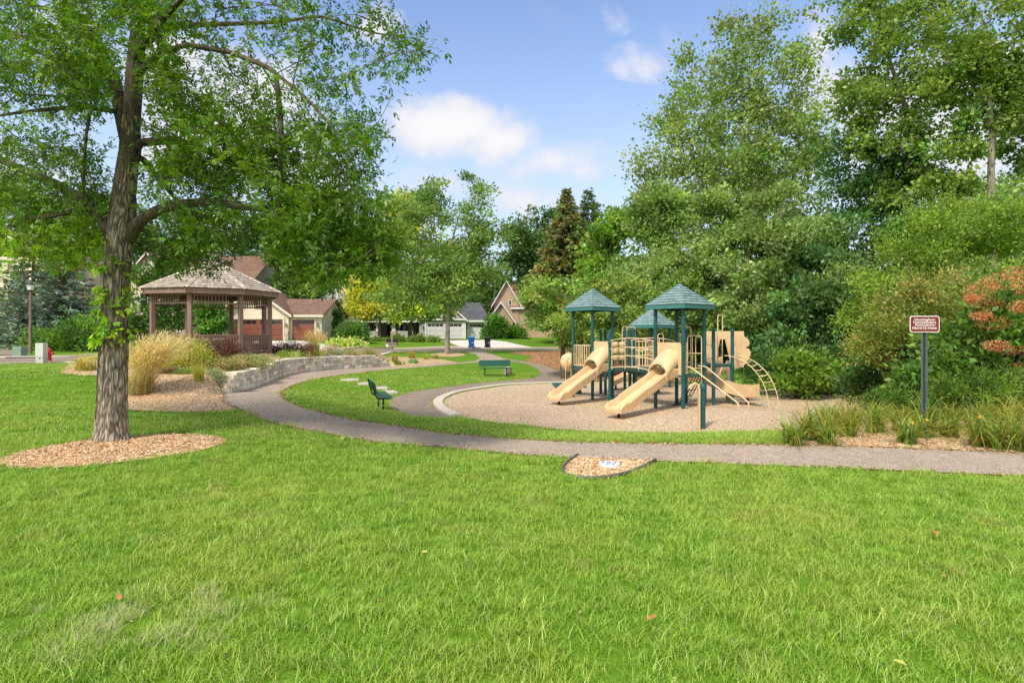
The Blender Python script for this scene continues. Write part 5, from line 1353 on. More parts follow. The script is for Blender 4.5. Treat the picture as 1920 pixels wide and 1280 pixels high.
mb.build('bolt_hole', M['grey_galv'], po_)

# ------------------------------------------------------------------ edged chip bed with a round cover
ED = [(1083,855.5),(1066,868),(1057,878),(1056,887),(1064,894),(1090,899.5),(1130,899),(1175,890),(1205,878),(1229,864.5)]
pts = [p[:2] for p in spline([np.array(p) for p in GP(ED)], sub=6)]
mb = MB(); mb.tube([(p[0], p[1], Z(p[0], p[1])+.034) for p in pts], .020, 10); mb.build('bed_edging', weathered('edging_pipe', (.085,.095,.085), .6, .3, 10, .1), None, smooth=50, loc=(pts[20][0], pts[20][1], 0))
tag(bpy.data.objects['bed_edging'], 'dark plastic pipe edging curving round the small chip bed', 'edging')
c = G(1143, 876); rd = 20/FPX*c[1]
CV = thing('cover_disc', tuple(c), 'round pale concrete cover disc lying in the small chip bed', 'cover')
mb = MB(); mb.lathe(c, [(rd,-.03), (rd*1.01,.05), (rd*.97,.065), (.001,.066)], 32); mb.build('disc', weathered('pale_disc', (.62,.60,.62), .6, .1, 9, .15), CV, smooth=40)
mb = MB()
for a, r in ((.3,.55), (1.7,.5), (2.9,.6), (4.1,.45), (5.2,.55), (0,.05)): mb.tube([(c[0]+rd*r*math.cos(a), c[1]+rd*r*math.sin(a), c[2]+.064), (c[0]+rd*r*math.cos(a), c[1]+rd*r*math.sin(a), c[2]+.069)], .018, 8)
mb.build('bolt_head', M['black_metal'], CV)

# ------------------------------------------------------------------ fallen leaves on the lawn
M['dry_leaf'] = weathered('dry_orange_leaf', (.40,.17,.05), .7, .3, 30, .2); M['yel_leaf'] = weathered('yellow_leaf', (.50,.50,.10), .7, .2, 30, .2)
for i, (px, py, a, k, lb) in enumerate(((1222,1180,.4,1.0,'curled orange dead leaf lying low in the middle of the front lawn'), (1752,1013,1.9,1.0,'orange dead leaf lying on the right part of the lawn'), (224,1140,2.2,.9,'orange dead leaf beside the dry grass patch on the lawn'), (488,1102,.2,.6,'small orange dead leaf right of the dry grass patch'),
                                    (1688,1268,3.0,1.0,'pale yellow leaf at the bottom edge of the lawn'), (643,829,1.1,.6,'yellow green leaf lying at the path edge left of the bench'), (470,960,.7,.5,'small brown leaf lying on the lawn below the mulch ring'))):
    p = G(px, py); L = .038*k*max(1, p[1]/4.5); dirv = np.array((math.cos(a), math.sin(a), .25)); sd_v = np.array((-math.sin(a), math.cos(a), .3)); mb = MB(); o3 = np.array((p[0], p[1], p[2]+.075))
    mb.add([o3-dirv*L, o3-dirv*L*.2+sd_v*L*.55, o3+dirv*L*.5+sd_v*L*.4, o3+dirv*L*1.1, o3+dirv*L*.4-sd_v*L*.45+UP*.01, o3-dirv*L*.3-sd_v*L*.5+UP*.015], [(0,1,5), (1,2,4,5), (2,3,4)])
    o = mb.build('fallen_leaf', M['yel_leaf'] if i in (4, 5) else M['dry_leaf'], None, loc=tuple(p)); tag(o, lb, 'leaf', 'fallen leaves on the lawn')
# ------------------------------------------------------------------ trees and shrubs
def rand_unit(rg, n): return unit(rg.normal(size=(n, 3)))

def leaf_quads(rg, pos, dirs, L, Wd, up_bias=.6, fold=0.0):
    """Rhombic leaves: one quad each at pos pointing along dirs."""
    n = len(pos); nr = rand_unit(rg, n); nr[:, 2] = nr[:, 2]*.7+up_bias; 
    side = unit(np.cross(dirs, nr)); L = L[:, None]; Wd = Wd[:, None]
    b = pos; tip = pos+dirs*L; m = pos+dirs*L*.45
    nn = np.cross(side, dirs)
    V = np.stack([b, m-side*Wd/2+nn*fold*Wd, tip, m+side*Wd/2+nn*fold*Wd], 1).reshape(-1, 3)
    return V

def grow(rg, trunk, attract, r_tip=.012, expo=2.35, bias=.35, sag=0.0, limbs=()):
    """Branch skeleton: trunk polyline(s), then each leaf cluster is joined to the nearest suitable node. Returns nodes, parents, radii floor."""
    P, par, fix = [], [], []
    def add(p, j, r): P.append(np.array(p, float)); par.append(j); fix.append(r); return len(P)-1
    def poly(pts, rad, j, step):
        pts = [np.array(p, float) for p in pts]; d = [0]
        for a, b in zip(pts[:-1], pts[1:]): d.append(d[-1]+np.linalg.norm(b-a))
        n = max(2, int(d[-1]/step)+1)
        for i in range(n):
            s = d[-1]*i/(n-1); q = np.array([np.interp(s, d, [p[k] for p in pts]) for k in range(3)]); r = np.interp(s, d, rad); j = add(q, j, r)
        return j
    H = np.linalg.norm(np.array(trunk[0][-1])-np.array(trunk[0][0]))
    step = max(.22, H/26)
    poly(trunk[0], trunk[1], -1, step); nt = len(P)
    for pts, rad in limbs:
        A = np.array(P); j = int(np.argmin(((A-np.array(pts[0]))**2).sum(1))); poly(pts, rad, j, step*.8)
    A0 = np.array(P); z0 = A0[:, 2].min(); zmin = z0+.30*(A0[:nt, 2].max()-z0)
    d0 = np.sqrt(((attract[:, None, :]-A0[None])**2).sum(-1)).min(1); order = np.argsort(d0)
    cap = len(P)+len(attract)*3+10; B = np.full((cap, 3), 1e6); B[:len(P)] = A0; m = len(P); leafnode = []
    low = A0[:, 2] < zmin; B[:len(P)][low] += 1e5 if len(attract) else 0
    for i in order:
        a = attract[i]; v = B[:m]-a; d = np.sqrt((v*v).sum(1))+bias*np.maximum(0, v[:, 2]); j = int(np.argmin(d)); p = P[j]; L = np.linalg.norm(a-p)
        k = 1 if L < .5*step*3 else 2; jj = j; off = rg.normal(0, .10*L, 3); off[2] += .08*L-sag*L
        for q in range(1, k+1):
            t = q/(k+1); jj = add(p+(a-p)*t+off*4*t*(1-t)*.6, jj, 0); B[m] = P[-1]; m += 1
        jj = add(a, jj, 0); B[m] = a; m += 1; leafnode.append(jj)
    n = len(P); R = np.zeros(n); kids = [[] for _ in range(n)]
    for i in range(n):
        if par[i] >= 0: kids[par[i]].append(i)
    for i in range(n-1, -1, -1):
        s = sum(R[c]**expo for c in kids[i]); R[i] = max(r_tip, s**(1/expo) if s else r_tip)
        if fix[i]: R[i] = min(max(R[i], fix[i]*.9), fix[i]*1.15)
    return P, par, kids, R

def skeleton_mesh(mb, P, kids, R, rmin=0.0, sides=(5, 8)):
    stack = [(0, None)]; 
    while stack:
        i, pp = stack.pop(); chain = [i]; 
        while kids[i]:
            c = sorted(kids[i], key=lambda q: -R[q]); 
            for q in c[1:]:
                if R[q] >= rmin: stack.append((q, i))
            if R[c[0]] < rmin: break
            i = c[0]; chain.append(i)
        pts = [P[k] for k in chain]; rad = [R[k] for k in chain]
        if pp is not None: pts = [P[pp]]+pts; rad = [min(R[pp], rad[0]*1.15)]+rad
        if len(pts) < 2: continue
        mb.tube(pts, rad, sides[1] if max(rad) > .07 else sides[0], cap=False)

def in_lobes(rg, lobes, n, shell=.5, bough=0, flat=.45):
    """n points in ellipsoids (cx,cy,cz,rx,ry,rz), biased to the outer shell; with bough > 0 they gather round n/bough flattened boughs."""
    w = np.array([(l[3]*l[4]*l[5])**.75 for l in lobes]); w /= w.sum(); m = max(4, int(n/bough)) if bough else n
    ix = rg.choice(len(lobes), m, p=w); L = np.array(lobes)[ix]
    r = (shell+(1-shell)*rg.uniform(0, 1, m)**.6); r = np.where(rg.uniform(0, 1, m) < .2, rg.uniform(.1, 1, m), r)
    c = L[:, :3]+rand_unit(rg, m)*r[:, None]*L[:, 3:6]
    if not bough: return c
    k = rg.integers(0, m, n); sz = (L[:, 3]*L[:, 5])**.5*rg.uniform(.16, .34, m)
    return c[k]+rg.normal(0, 1, (n, 3))*np.stack([sz, sz, sz*flat], 1)[k]*.75

def pal(rg, n, cols, sd=.13):
    c = np.array(cols)[rg.integers(0, len(cols), n)]
    return np.clip(c*np.exp(rg.normal(0, sd, (n, 1)))*np.exp(rg.normal(0, .06, (n, 3))), .004, .9)

def px_lobes(lst, Y, dep=.85):
    out = []
    for l in lst:
        px, py, rx, ry = l[:4]; y = Y+(l[4] if len(l) > 4 else 0); k = y/FPX; c = W(px, py, y); out.append((c[0], c[1], c[2], rx*k, (rx*.6+ry*.4)*k*dep, ry*k))
    return out

def tree(name, label, cat, Y, base, lobes, cols, leaf=.16, n=220, per=70, spread=.55, trunk=None, r0=.18, bark='bark', group=None, seed=1, up=.6, droop=.0, shell=.45, asp=.5, rmin=.02, bare=0.0, bias=.35, mat_='leaf', parts=('trunk', 'crown'), dep=.85, cvar=.18, bough=4, flat=.55):
    rg = np.random.default_rng(seed); lb = px_lobes(lobes, Y, dep)
    if isinstance(base[1], str): bx, by = (base[0]-CPX)/FPX*Y, Y
    else: bx, by = (base[0]-CPX)/FPX*Y, Y
    bz = Z(bx, by); root = thing(name, (bx, by, bz), label, cat, group)
    ztop = max(l[2]+l[5]*.55 for l in lb); xm = np.mean([l[0] for l in lb])
    if trunk: tp = [np.array((bx, by, bz-.3))]+[W(px, py, Y+(q[0] if q else 0)) for px, py, *q in trunk]
    else: tp = [np.array((bx, by, bz-.3)), np.array((bx+(xm-bx)*.3, by, bz+(ztop-bz)*.45)), np.array((bx+(xm-bx)*.8, by, ztop))]
    rad = list(np.linspace(1, .18, len(tp))*r0); rad[0] = r0*1.25
    A = in_lobes(rg, lb, n, shell, bough, flat); A = A[A[:, 2] > bz+.15]
    # thin out by a noise field so that the crown has gaps
    k = np.array([noise.noise(Vector(p)*(.9/max(.4, spread))*.5) for p in A]); A = A[k > -.28+.0*bare]
    P, par, kids, R = grow(rg, (tp, rad), A, r_tip=max(.006, leaf*.05), bias=bias)
    mb = MB(); skeleton_mesh(mb, P, kids, R, rmin); mb.build(parts[0], M[bark], root, smooth=60)
    keep = rg.uniform(0, 1, len(A)) >= bare; A = A[keep]
    N = len(A)*per; ci = np.repeat(np.arange(len(A)), per)
    off = rg.normal(0, 1, (N, 3))*np.array((spread, spread, spread*.62))*rg.uniform(.5, 1.15, (len(A), 1))[ci]
    pos = A[ci]+off; cen = np.array([(l[0], l[1], l[2]) for l in lb]).mean(0)
    d = unit(unit(off+1e-6)*.6+unit(A[ci]-cen)*.35+rand_unit(rg, N)*.7-np.array((0, 0, droop)))
    L = leaf*rg.uniform(.45, 1.5, N); V = leaf_quads(rg, pos, d, L, L*asp*rg.uniform(.8, 1.2, N), up)
    cl = pal(rg, len(A), cols, cvar)[ci]*np.exp(rg.normal(0, .09, (N, 1)))
    C = np.repeat(np.clip(cl, .003, .9), 4, 0)
    link(parts[1], quads_mesh(parts[1], V, C), M[mat_], root)
    return root

def bush(name, label, Y, lobes, cols, leaf=.07, n=90, per=60, spread=.16, seed=1, group=None, cat='shrub', shell=.55, asp=.55, up=.6, droop=0.0, mat_='leaf', stems=7, bark='bark_dark', parts=('stem', 'foliage'), dep=.9, extra=None, base_px=None, bough=0, shoots=0):
    rg = np.random.default_rng(seed); lb = px_lobes(lobes, Y, dep); bx = np.mean([l[0] for l in lb]) if base_px is None else (base_px-CPX)/FPX*Y; by = np.mean([l[1] for l in lb]); bz = Z(bx, by)
    root = thing(name, (bx, by, bz), label, cat, group)
    A = in_lobes(rg, lb, n, shell, bough); g = Zv(A[:, 0], A[:, 1]); A[:, 2] = np.maximum(A[:, 2], g+.04)
    mb = MB()
    for i in rg.choice(len(A), min(len(A), max(stems*4, 8)), replace=False):
        a = A[i]; b0 = np.array((bx+rg.normal(0, .10), by+rg.normal(0, .10), bz-.1)); m = (a+b0)/2+np.array((0, 0, .1*np.linalg.norm(a-b0))); mb.tube([b0, m, a], [leaf*.16+.006, leaf*.1+.004, .004], 5, cap=False)
    mb.build(parts[0], M[bark], root, smooth=60)
    N = len(A)*per; ci = np.repeat(np.arange(len(A)), per); off = rg.normal(0, 1, (N, 3))*spread*np.array((1, 1, .75)); pos = A[ci]+off
    gz_ = Zv(A[:, 0], A[:, 1])[ci]; pos[:, 2] = np.maximum(pos[:, 2], gz_+.02)
    cen = np.array((bx, by, bz)); d = unit(unit(off+1e-6)*.6+unit(A[ci]-cen)*.5+rand_unit(rg, N)*.6-np.array((0, 0, droop)))
    L = leaf*rg.uniform(.6, 1.35, N); V = leaf_quads(rg, pos, d, L, L*asp, up); cl = pal(rg, len(A), cols)[ci]*np.exp(rg.normal(0, .10, (N, 1)))
    C = np.repeat(np.clip(cl, .003, .9), 4, 0)
    if shoots:                                           # stray shoots standing out of the outline
        c0 = A.mean(0); far = A[np.argsort(-np.linalg.norm((A-c0)*np.array((1, 1, 1.3)), axis=1))[:len(A)//2]]; far = far[far[:, 2] > c0[2]-.3]
        b0 = far[rg.integers(0, len(far), shoots)]; dv = unit(unit(b0-c0)*.55+np.array((0, -.1, .75))+rg.normal(0, .25, (shoots, 3))); Ls = rg.uniform(2.2, 5.0, shoots)*spread
        m2 = MB()
        for q in range(shoots): m2.tube([b0[q]-dv[q]*.1, b0[q]+dv[q]*Ls[q]], [.006, .003], 4, cap=False)
        sh = m2.build('shoots', M[bark], root); kk = 26; f = rg.uniform(0, 1, (shoots, kk)).reshape(-1); si = np.repeat(np.arange(shoots), kk)
        ps = b0[si]+dv[si]*(Ls[si]*f)[:, None]+rg.normal(0, .02, (shoots*kk, 3)); dd = unit(dv[si]*.6+rand_unit(rg, shoots*kk)*.8); L2 = leaf*rg.uniform(.6, 1.2, shoots*kk)*(1-.4*f)
        V = np.concatenate([V, leaf_quads(rg, ps, dd, L2, L2*asp, up)]); C = np.concatenate([C, np.repeat(np.clip(pal(rg, shoots*kk, cols)*1.1, .003, .9), 4, 0)])
    link(parts[1], quads_mesh(parts[1], V, C), M[mat_], root)
    return root, A, rg

def conifer(name, label, Y, base_px, apex, halfw, base_py, cols, seed=1, layers=26, group=None, dens=1.0, sprig=.32, cat='spruce', ragged=.25, bark='bark_dark'):
    rg = np.random.default_rng(seed); k = Y/FPX; bx = (base_px-CPX)*k; bz = Z(bx, Y); top = W(apex[0], apex[1], Y); bot = EYE-(base_py-HPX)*k; Wr = halfw*k
    root = thing(name, (bx, Y, bz), label, cat, group); H = top[2]-bot
    mb = MB(); mb.tube([(bx, Y, bz-.3), ((bx+top[0])/2, Y, (bz+top[2])/2), tuple(top)], [.03*H*.5+.06, .015*H*.5+.04, .015], 8, cap=False)
    Vs, ci_ = [], []
    for i in range(layers):
        t = (i+rg.uniform(-.3, .3))/layers; t = min(max(t, 0), .985); r = Wr*(1-t)**.85*(1+rg.normal(0, ragged*.4)); z = bot+H*t; nb = max(4, int(11*(1-t)+4)); a0 = rg.uniform(0, 6.28); cx_ = bx+(top[0]-bx)*t
        for b in range(nb):
            a = a0+2*PI*b/nb+rg.normal(0, .15); L = r*rg.uniform(.75, 1.15); d = np.array((math.cos(a), math.sin(a), 0)); p0 = np.array((cx_, Y, z)); m = 9
            ss = np.linspace(.05, 1, m); drop = -.30*L*ss+.22*L*ss**2.2; pts = p0+d[None]*(L*ss)[:, None]+np.array((0, 0, 1.0))[None]*drop[:, None]
            mb.tube([pts[0], pts[m//2], pts[-1]], [.012+.008*L, .01, .005], 4, cap=False)
            ns = int(26*dens*max(.5, L/1.5)); q = rg.uniform(.08, 1, ns)**.8; pp = np.stack([np.interp(q, ss, pts[:, j]) for j in range(3)], 1)+rg.normal(0, .05*sprig/.3, (ns, 3))
            sd_ = np.array((-d[1], d[0], 0)); dirv = unit(d[None]*rg.uniform(.3, 1, (ns, 1))+sd_[None]*rg.normal(0, .75, (ns, 1))+np.array((0, 0, 1.0))[None]*rg.normal(-.15, .25, (ns, 1)))
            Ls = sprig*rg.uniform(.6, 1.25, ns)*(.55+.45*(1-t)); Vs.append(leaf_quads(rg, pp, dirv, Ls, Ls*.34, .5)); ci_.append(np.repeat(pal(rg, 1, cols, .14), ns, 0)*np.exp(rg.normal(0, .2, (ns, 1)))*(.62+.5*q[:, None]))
    mb.build('trunk', M[bark], root, smooth=60); V = np.concatenate(Vs); C = np.repeat(np.clip(np.concatenate(ci_), .003, .9), 4, 0)
    link('crown', quads_mesh('crown', V, C), M['needle'], root); return root

def blade_clump(name, label, Y, px, py, n, h0, h1, w, rad, lean, cols, seed=1, group=None, cat='ornamental grass', segs=5, droop=.25, tips=None, lean_dir=None, plume=None, parts=('leaves', 'plumes'), tip_share=.7):
    rg = np.random.default_rng(seed); x, y = (px-CPX)/FPX*Y, Y; z = Z(x, y); root = thing(name, (x, y, z), label, cat, group)
    V, C = blades(n, h0, h1, w, rad, lean, segs, rg, droop=droop)
    if lean_dir is not None: V[:, 0] += lean_dir*np.maximum(V[:, 2], 0)**1.5
    pc = pal(rg, n, cols, .2); col = np.repeat(pc, segs*4, 0); t = C[:, 0:1]
    if tips is not None:
        k_ = np.repeat(np.clip(rg.normal(tip_share, .4, n), 0, 1), segs*4)[:, None]*t**1.5; col = col*(1-k_)+np.array(tips)[None]*k_
    V = V+np.array((x, y, z)); link(parts[0], quads_mesh(parts[0], V, np.clip(col, .003, .9)), M['leaf'], root)
    if plume:
        num, hA, hB, pc_, le = plume; Vs = []; Cs = []
        V, C = blades(num, hA, hB, .006, rad*.8, le, 6, rg, droop=.02)
        if lean_dir is not None: V[:, 0] += lean_dir*np.maximum(V[:, 2], 0)**1.5
        Cc = np.repeat(pal(rg, num, [pc_], .18), 24, 0); Vs.append(V+np.array((x, y, z))); Cs.append(Cc)
        q = V.reshape(num, 6, 4, 3); tipp = q[:, -1].mean(1); bse = q[:, -3].mean(1); kk = 9
        f = np.repeat(rg.uniform(0, 1, (num, kk)).reshape(-1, 1), 1, 1); b2 = np.repeat(bse, kk, 0); t2 = np.repeat(tipp, kk, 0); pos = b2+(t2-b2)*f; dd = unit(unit(t2-b2)*1.0+rg.normal(0, .22, pos.shape)); Ls = rg.uniform(.06, .12, len(pos))*(hB/1.5)
        Vs.append(leaf_quads(rg, pos+np.array((x, y, z)), dd, Ls, Ls*.17, .2)); Cs.append(np.repeat(pal(rg, len(pos), [pc_], .2), 4, 0))
        link(parts[1], quads_mesh(parts[1], np.concatenate(Vs), np.clip(np.concatenate(Cs), .003, .9)), M['leaf'], root)
    return root

# ---- the big ash by the camera
AY = 10.05; rg = np.random.default_rng(77)
ax_, ay_ = G(210, 826)[:2]; AY = ay_; az_ = Z(ax_, ay_)
ASH = thing('ash_tree', (ax_, ay_, az_), 'large ash tree with ridged grey bark spreading over the gazebo', 'tree')
tr = [(210,840),(210,800),(212,740),(214,660),(217,560),(222,470),(228,430),(236,360),(243,290),(247,220),(252,140),(258,60),(263,-20),(268,-160),(272,-320)]
tw = [30,26,24,22.5,22,22.5,23,17,16,15,13,11.5,10,7,3.5]
TP = [W(px, py, AY+.0) for px, py in tr]; TR = [w_/FPX*AY for w_ in tw]; TP[0][2] = az_-.15
# trunk surface with raised bark ridges
S_ = np.r_[0, np.cumsum([np.linalg.norm(b-a) for a, b in zip(TP[:-1], TP[1:])])]; nz_, na_ = 640, 210; ss = np.linspace(0, S_[9], nz_)
ctr = np.stack([np.interp(ss, S_, [p[k] for p in TP]) for k in range(3)], 1); rr_ = np.interp(ss, S_, TR)
aa = np.linspace(0, 2*PI, na_, endpoint=False); Vt = np.zeros((nz_, na_, 3)); ht = np.zeros((nz_, na_))
for i in range(nz_):
    for j in range(na_):
        a = aa[j]; r = rr_[i]; q = Vector((math.cos(a)*r*25, math.sin(a)*r*25, ss[i]*3.4)); wob = noise.noise(q*.6)*1.1
        q2 = Vector((q.x+wob, q.y+wob, q.z)); v_ = noise.voronoi(q2)[0]; rid = min(1, (v_[1]-v_[0])*2.2); fine = noise.noise(q2*3.1)
        ht[i, j] = rid*.75+.25*fine
        rr2 = r*(1+.05*noise.noise(Vector((math.cos(a), math.sin(a), ss[i]*.9))))
        if ss[i] < .9: rr2 *= 1+.12*(1-ss[i]/.9)**2*(1+.6*math.sin(a*5+1))
        R_ = rr2+.016*(ht[i, j]-.5); Vt[i, j] = ctr[i]+np.array((math.cos(a)*R_, math.sin(a)*R_, 0))
ii = np.arange(nz_*na_).reshape(nz_, na_); jn = np.roll(ii, -1, 1); fq = np.stack([ii[:-1], jn[:-1], jn[1:], ii[1:]], -1).reshape(-1, 4)
me = bpy.data.meshes.new('trunk'); me.vertices.add(nz_*na_); me.vertices.foreach_set('co', Vt.astype(np.float32).ravel()); me.loops.add(fq.size); me.loops.foreach_set('vertex_index', fq.astype(np.int32).ravel()); me.polygons.add(len(fq)); me.polygons.foreach_set('loop_start', np.arange(0, fq.size, 4, dtype=np.int32)); me.update(calc_edges=True); me.shade_smooth()
at = me.attributes.new('Col', 'FLOAT_COLOR', 'POINT'); hh = np.clip(ht, 0, 1).ravel()[:, None]; zc_ = np.repeat(ss, na_)[:, None]
cc = np.array((.085,.066,.048))*(1-hh)+np.array((.56,.47,.365))*hh
ms = np.clip(np.array([noise.noise(Vector(p)*1.3) for p in Vt.reshape(-1, 3)[::1]])[:, None]*1.4+.15*(zc_-2.5), 0, 1)*.55; cc = cc*(1-ms)+np.array((.15,.135,.035))*hh*ms+cc*ms*.25
c4 = np.ones((nz_*na_, 4), np.float32); c4[:, :3] = cc; at.data.foreach_set('color', c4.ravel())
M['bark_ash'] = vcol_mat('ash_bark', .95, .35, 30, .5, stretch=(1,1,.4)); link('trunk', me, M['bark_ash'], ASH)
limbs_px = [([(216,452,0),(190,405,.1),(150,372,.3),(105,345,.5),(50,322,.7),(0,300,.9),(-70,262,1.2),(-150,230,1.4)], (17,13,12,10,8.5,7.5,5,2)),
            ([(238,450,0),(262,415,-.1),(300,392,-.3),(345,382,-.6),(400,378,-1.0),(460,388,-1.3),(540,399,-1.6),(600,405,-1.8)], (15,12,10,9,8,6.5,4.5,2)),
            ([(240,300,0),(262,268,0),(330,262,.2),(395,285,.4),(450,312,.6),(520,345,.7),(590,395,.8)], (11,9,8,7.5,6.5,4.5,2)),
            ([(240,270,0),(228,215,.1),(214,150,.2),(188,88,.3),(160,55,.4),(118,0,.6),(60,-90,.8),(20,-180,.9)], (15,14,12.5,10.5,9,8,6,3)),
            ([(246,150,0),(300,100,-.4),(350,84,-.7),(430,98,-1.1),(500,125,-1.4),(570,180,-1.7),(630,245,-1.9),(665,300,-2.0)], (8,5.8,5.0,4.5,3.7,2.8,1.9,1.0)),
            ([(256,90,0),(330,48,.5),(430,45,.9),(520,42,1.2),(600,30,1.5),(700,62,1.7),(790,75,1.8)], (8,6,5,4.2,3.2,2.2,1.0)),
            ([(216,160,.2),(160,68,1.0),(80,67,1.4),(0,72,1.8),(-70,80,2.0)], (7,6,5,4,2)),
            ([(226,210,.1),(160,200,-.5),(100,204,-.8),(40,210,-1.1),(-30,222,-1.3)], (6,5,4,3,1.5)),
            ([(245,290,0),(270,300,.6),(310,350,1.1),(340,385,1.5),(360,430,1.8)], (8,7,5.5,4,1.5)),
            ([(262,10,0),(350,-60,.6),(450,-110,1.2),(560,-130,1.6)], (9,7,5,2)),
            ([(265,-40,0),(200,-140,-.6),(140,-220,-1.0)], (9,6,3)),
            ([(254,110,0),(285,60,-1.2),(330,10,-2.2),(380,-40,-3.0)], (8,6,4,2)),
            ([(170,385,.2),(120,400,-.3),(60,412,-.6),(0,430,-.8)], (6,5,3.5,2))]
LB = [([W(px, py, AY+d) for px, py, d in pts], [r_/FPX*AY for r_ in rad]) for pts, rad in limbs_px]
# leaf cluster sites: crown outline in the tree's own plane, spread in depth
def site(n, x0, x1, y0, y1, sdv, poly=None, d0=0.0):
    out = []
    while len(out) < n:
        px, py = rg.uniform(x0, x1), rg.uniform(y0, y1)
        if poly is not None and not inside(np.array(poly), np.array([px]), np.array([py]))[0]: continue
        d = np.clip(rg.normal(d0, sdv), -2.6, 3.2); q = noise.noise((px/62, py/50, d*.5))
        if q < -.02: continue
        if 185 < px < 292 and 40 < py < 440 and d < .9: continue
        out.append(W(px, py, AY+d))
    return out
CROWN = [(-160,-60),(300,-60),(560,-40),(640,10),(720,0),(800,20),(812,80),(775,130),(745,175),(690,190),(700,235),(725,255),(715,300),(690,330),(700,365),(725,400),(735,450),(728,490),(690,500),(640,518),(600,524),(565,500),(530,470),(480,440),(440,450),(400,440),(370,430),(300,440),(280,420),(200,420),(150,440),(80,430),(0,430),(-160,440)]
sites = site(640, -160, 812, -60, 550, 1.25, CROWN)
sites += site(150, 400, 700, 240, 420, .8, [(400,240),(560,210),(690,230),(715,300),(700,350),(560,420),(430,400)], -.8)
sites += site(230, 500, 735, 360, 560, .8, [(520,400),(600,370),(700,365),(735,440),(728,490),(640,520),(600,526),(550,490),(520,450)], -1.2)
sites += site(60, 270, 460, 400, 500, .6, [(280,420),(350,400),(450,430),(430,470),(400,500),(385,540),(345,520),(300,500)], .8)
sites += site(150, -100, 230, 250, 470, .9, [(-100,300),(60,260),(190,300),(215,400),(190,470),(60,480),(-100,450)], .6)
sites += site(120, 230, 470, 180, 420, .8, [(230,230),(330,180),(470,220),(460,330),(380,420),(260,380)], -.6)
sites += site(130, 90, 330, 0, 220, 1.0, [(90,20),(250,0),(330,40),(340,150),(250,220),(120,180)], -.8)
for _ in range(160):   # crown above the frame
    px, py = rg.uniform(-150, 620), rg.uniform(-420, -60)
    if ((px-240)/420)**2+((py+60)/360)**2 < 1: sites.append(W(px, py, AY+np.clip(rg.normal(0, 1.6), -3, 3)))
A = np.array(sites)
P, par, kids, R = grow(rg, (TP[8:], TR[8:]), A, r_tip=.0045, expo=2.5, bias=.05, sag=.05, limbs=LB)
mb = MB(); skeleton_mesh(mb, P, kids, R, .003, (5, 9)); mb.build('branches', M['bark_limb'], ASH, smooth=60)
def compound_leaves(rg, A, per, spread, rach, leafL, leafW, cols, nl=3, droop=.35, sdv=.2):
    """Pinnate leaves: nl pairs of leaflets and a terminal one."""
    N = len(A)*per; ci = np.repeat(np.arange(len(A)), per); off = rg.normal(0, 1, (N, 3))*spread*np.array((1, 1, .8)); b = A[ci]+off
    d = unit(rand_unit(rg, N)*.8+unit(off)*.5-np.array((0, 0, droop))); up = unit(rand_unit(rg, N)*.5+np.array((0, 0, .8))); side = unit(np.cross(d, up)); nrm = np.cross(side, d)
    cl = pal(rg, len(A), cols, .12)[ci]*np.exp(rg.normal(0, sdv, (N, 1))); Vs, Cs = [], []; rl = rach*rg.uniform(.75, 1.2, N)
    for k in range(nl):
        for sg in (-1, 1):
            p = b+d*(rl*(.30+.28*k))[:, None]; dd = unit(d*.75+side*sg*.75-np.array((0, 0, .12))+rg.normal(0, .12, (N, 3))); L = leafL*rg.uniform(.8, 1.2, N)
            sv = unit(np.cross(dd, nrm+rg.normal(0, .25, (N, 3)))); w_ = (L*leafW)[:, None]
            Vs.append(np.stack([p, p+dd*L[:, None]*.42-sv*w_/2, p+dd*L[:, None], p+dd*L[:, None]*.42+sv*w_/2], 1)); Cs.append(cl)
    p = b+d*rl[:, None]; L = leafL*1.15*rg.uniform(.8, 1.2, N); sv = unit(np.cross(d, nrm)); w_ = (L*leafW)[:, None]
    Vs.append(np.stack([p, p+d*L[:, None]*.42-sv*w_/2, p+d*L[:, None], p+d*L[:, None]*.42+sv*w_/2], 1)); Cs.append(cl)
    V = np.concatenate(Vs).reshape(-1, 3); C = np.repeat(np.concatenate(Cs), 4, 0); return V, np.clip(C, .003, .9)
ASHC = [(.050,.112,.010), (.074,.148,.013), (.034,.082,.009), (.10,.18,.020), (.060,.126,.011)]
V, C = compound_leaves(rg, A, 17, .135, .125, .074, .40, ASHC, nl=2, droop=.15, sdv=.14)
link('crown', quads_mesh('crown', V, C), M['leaf'], ASH)
# pale low sprays on the left of the ash
S2 = np.array(site(75, -40, 200, 400, 520, .9, [(-40,430),(60,420),(190,430),(200,480),(120,490),(60,480),(-40,490)], 1.2))
V, C = compound_leaves(rg, S2, 10, .20, .15, .09, .33, [(.19,.32,.03), (.24,.36,.035), (.14,.27,.025)]); link('crown', quads_mesh('crown', V, C), M['leaf'], ASH)
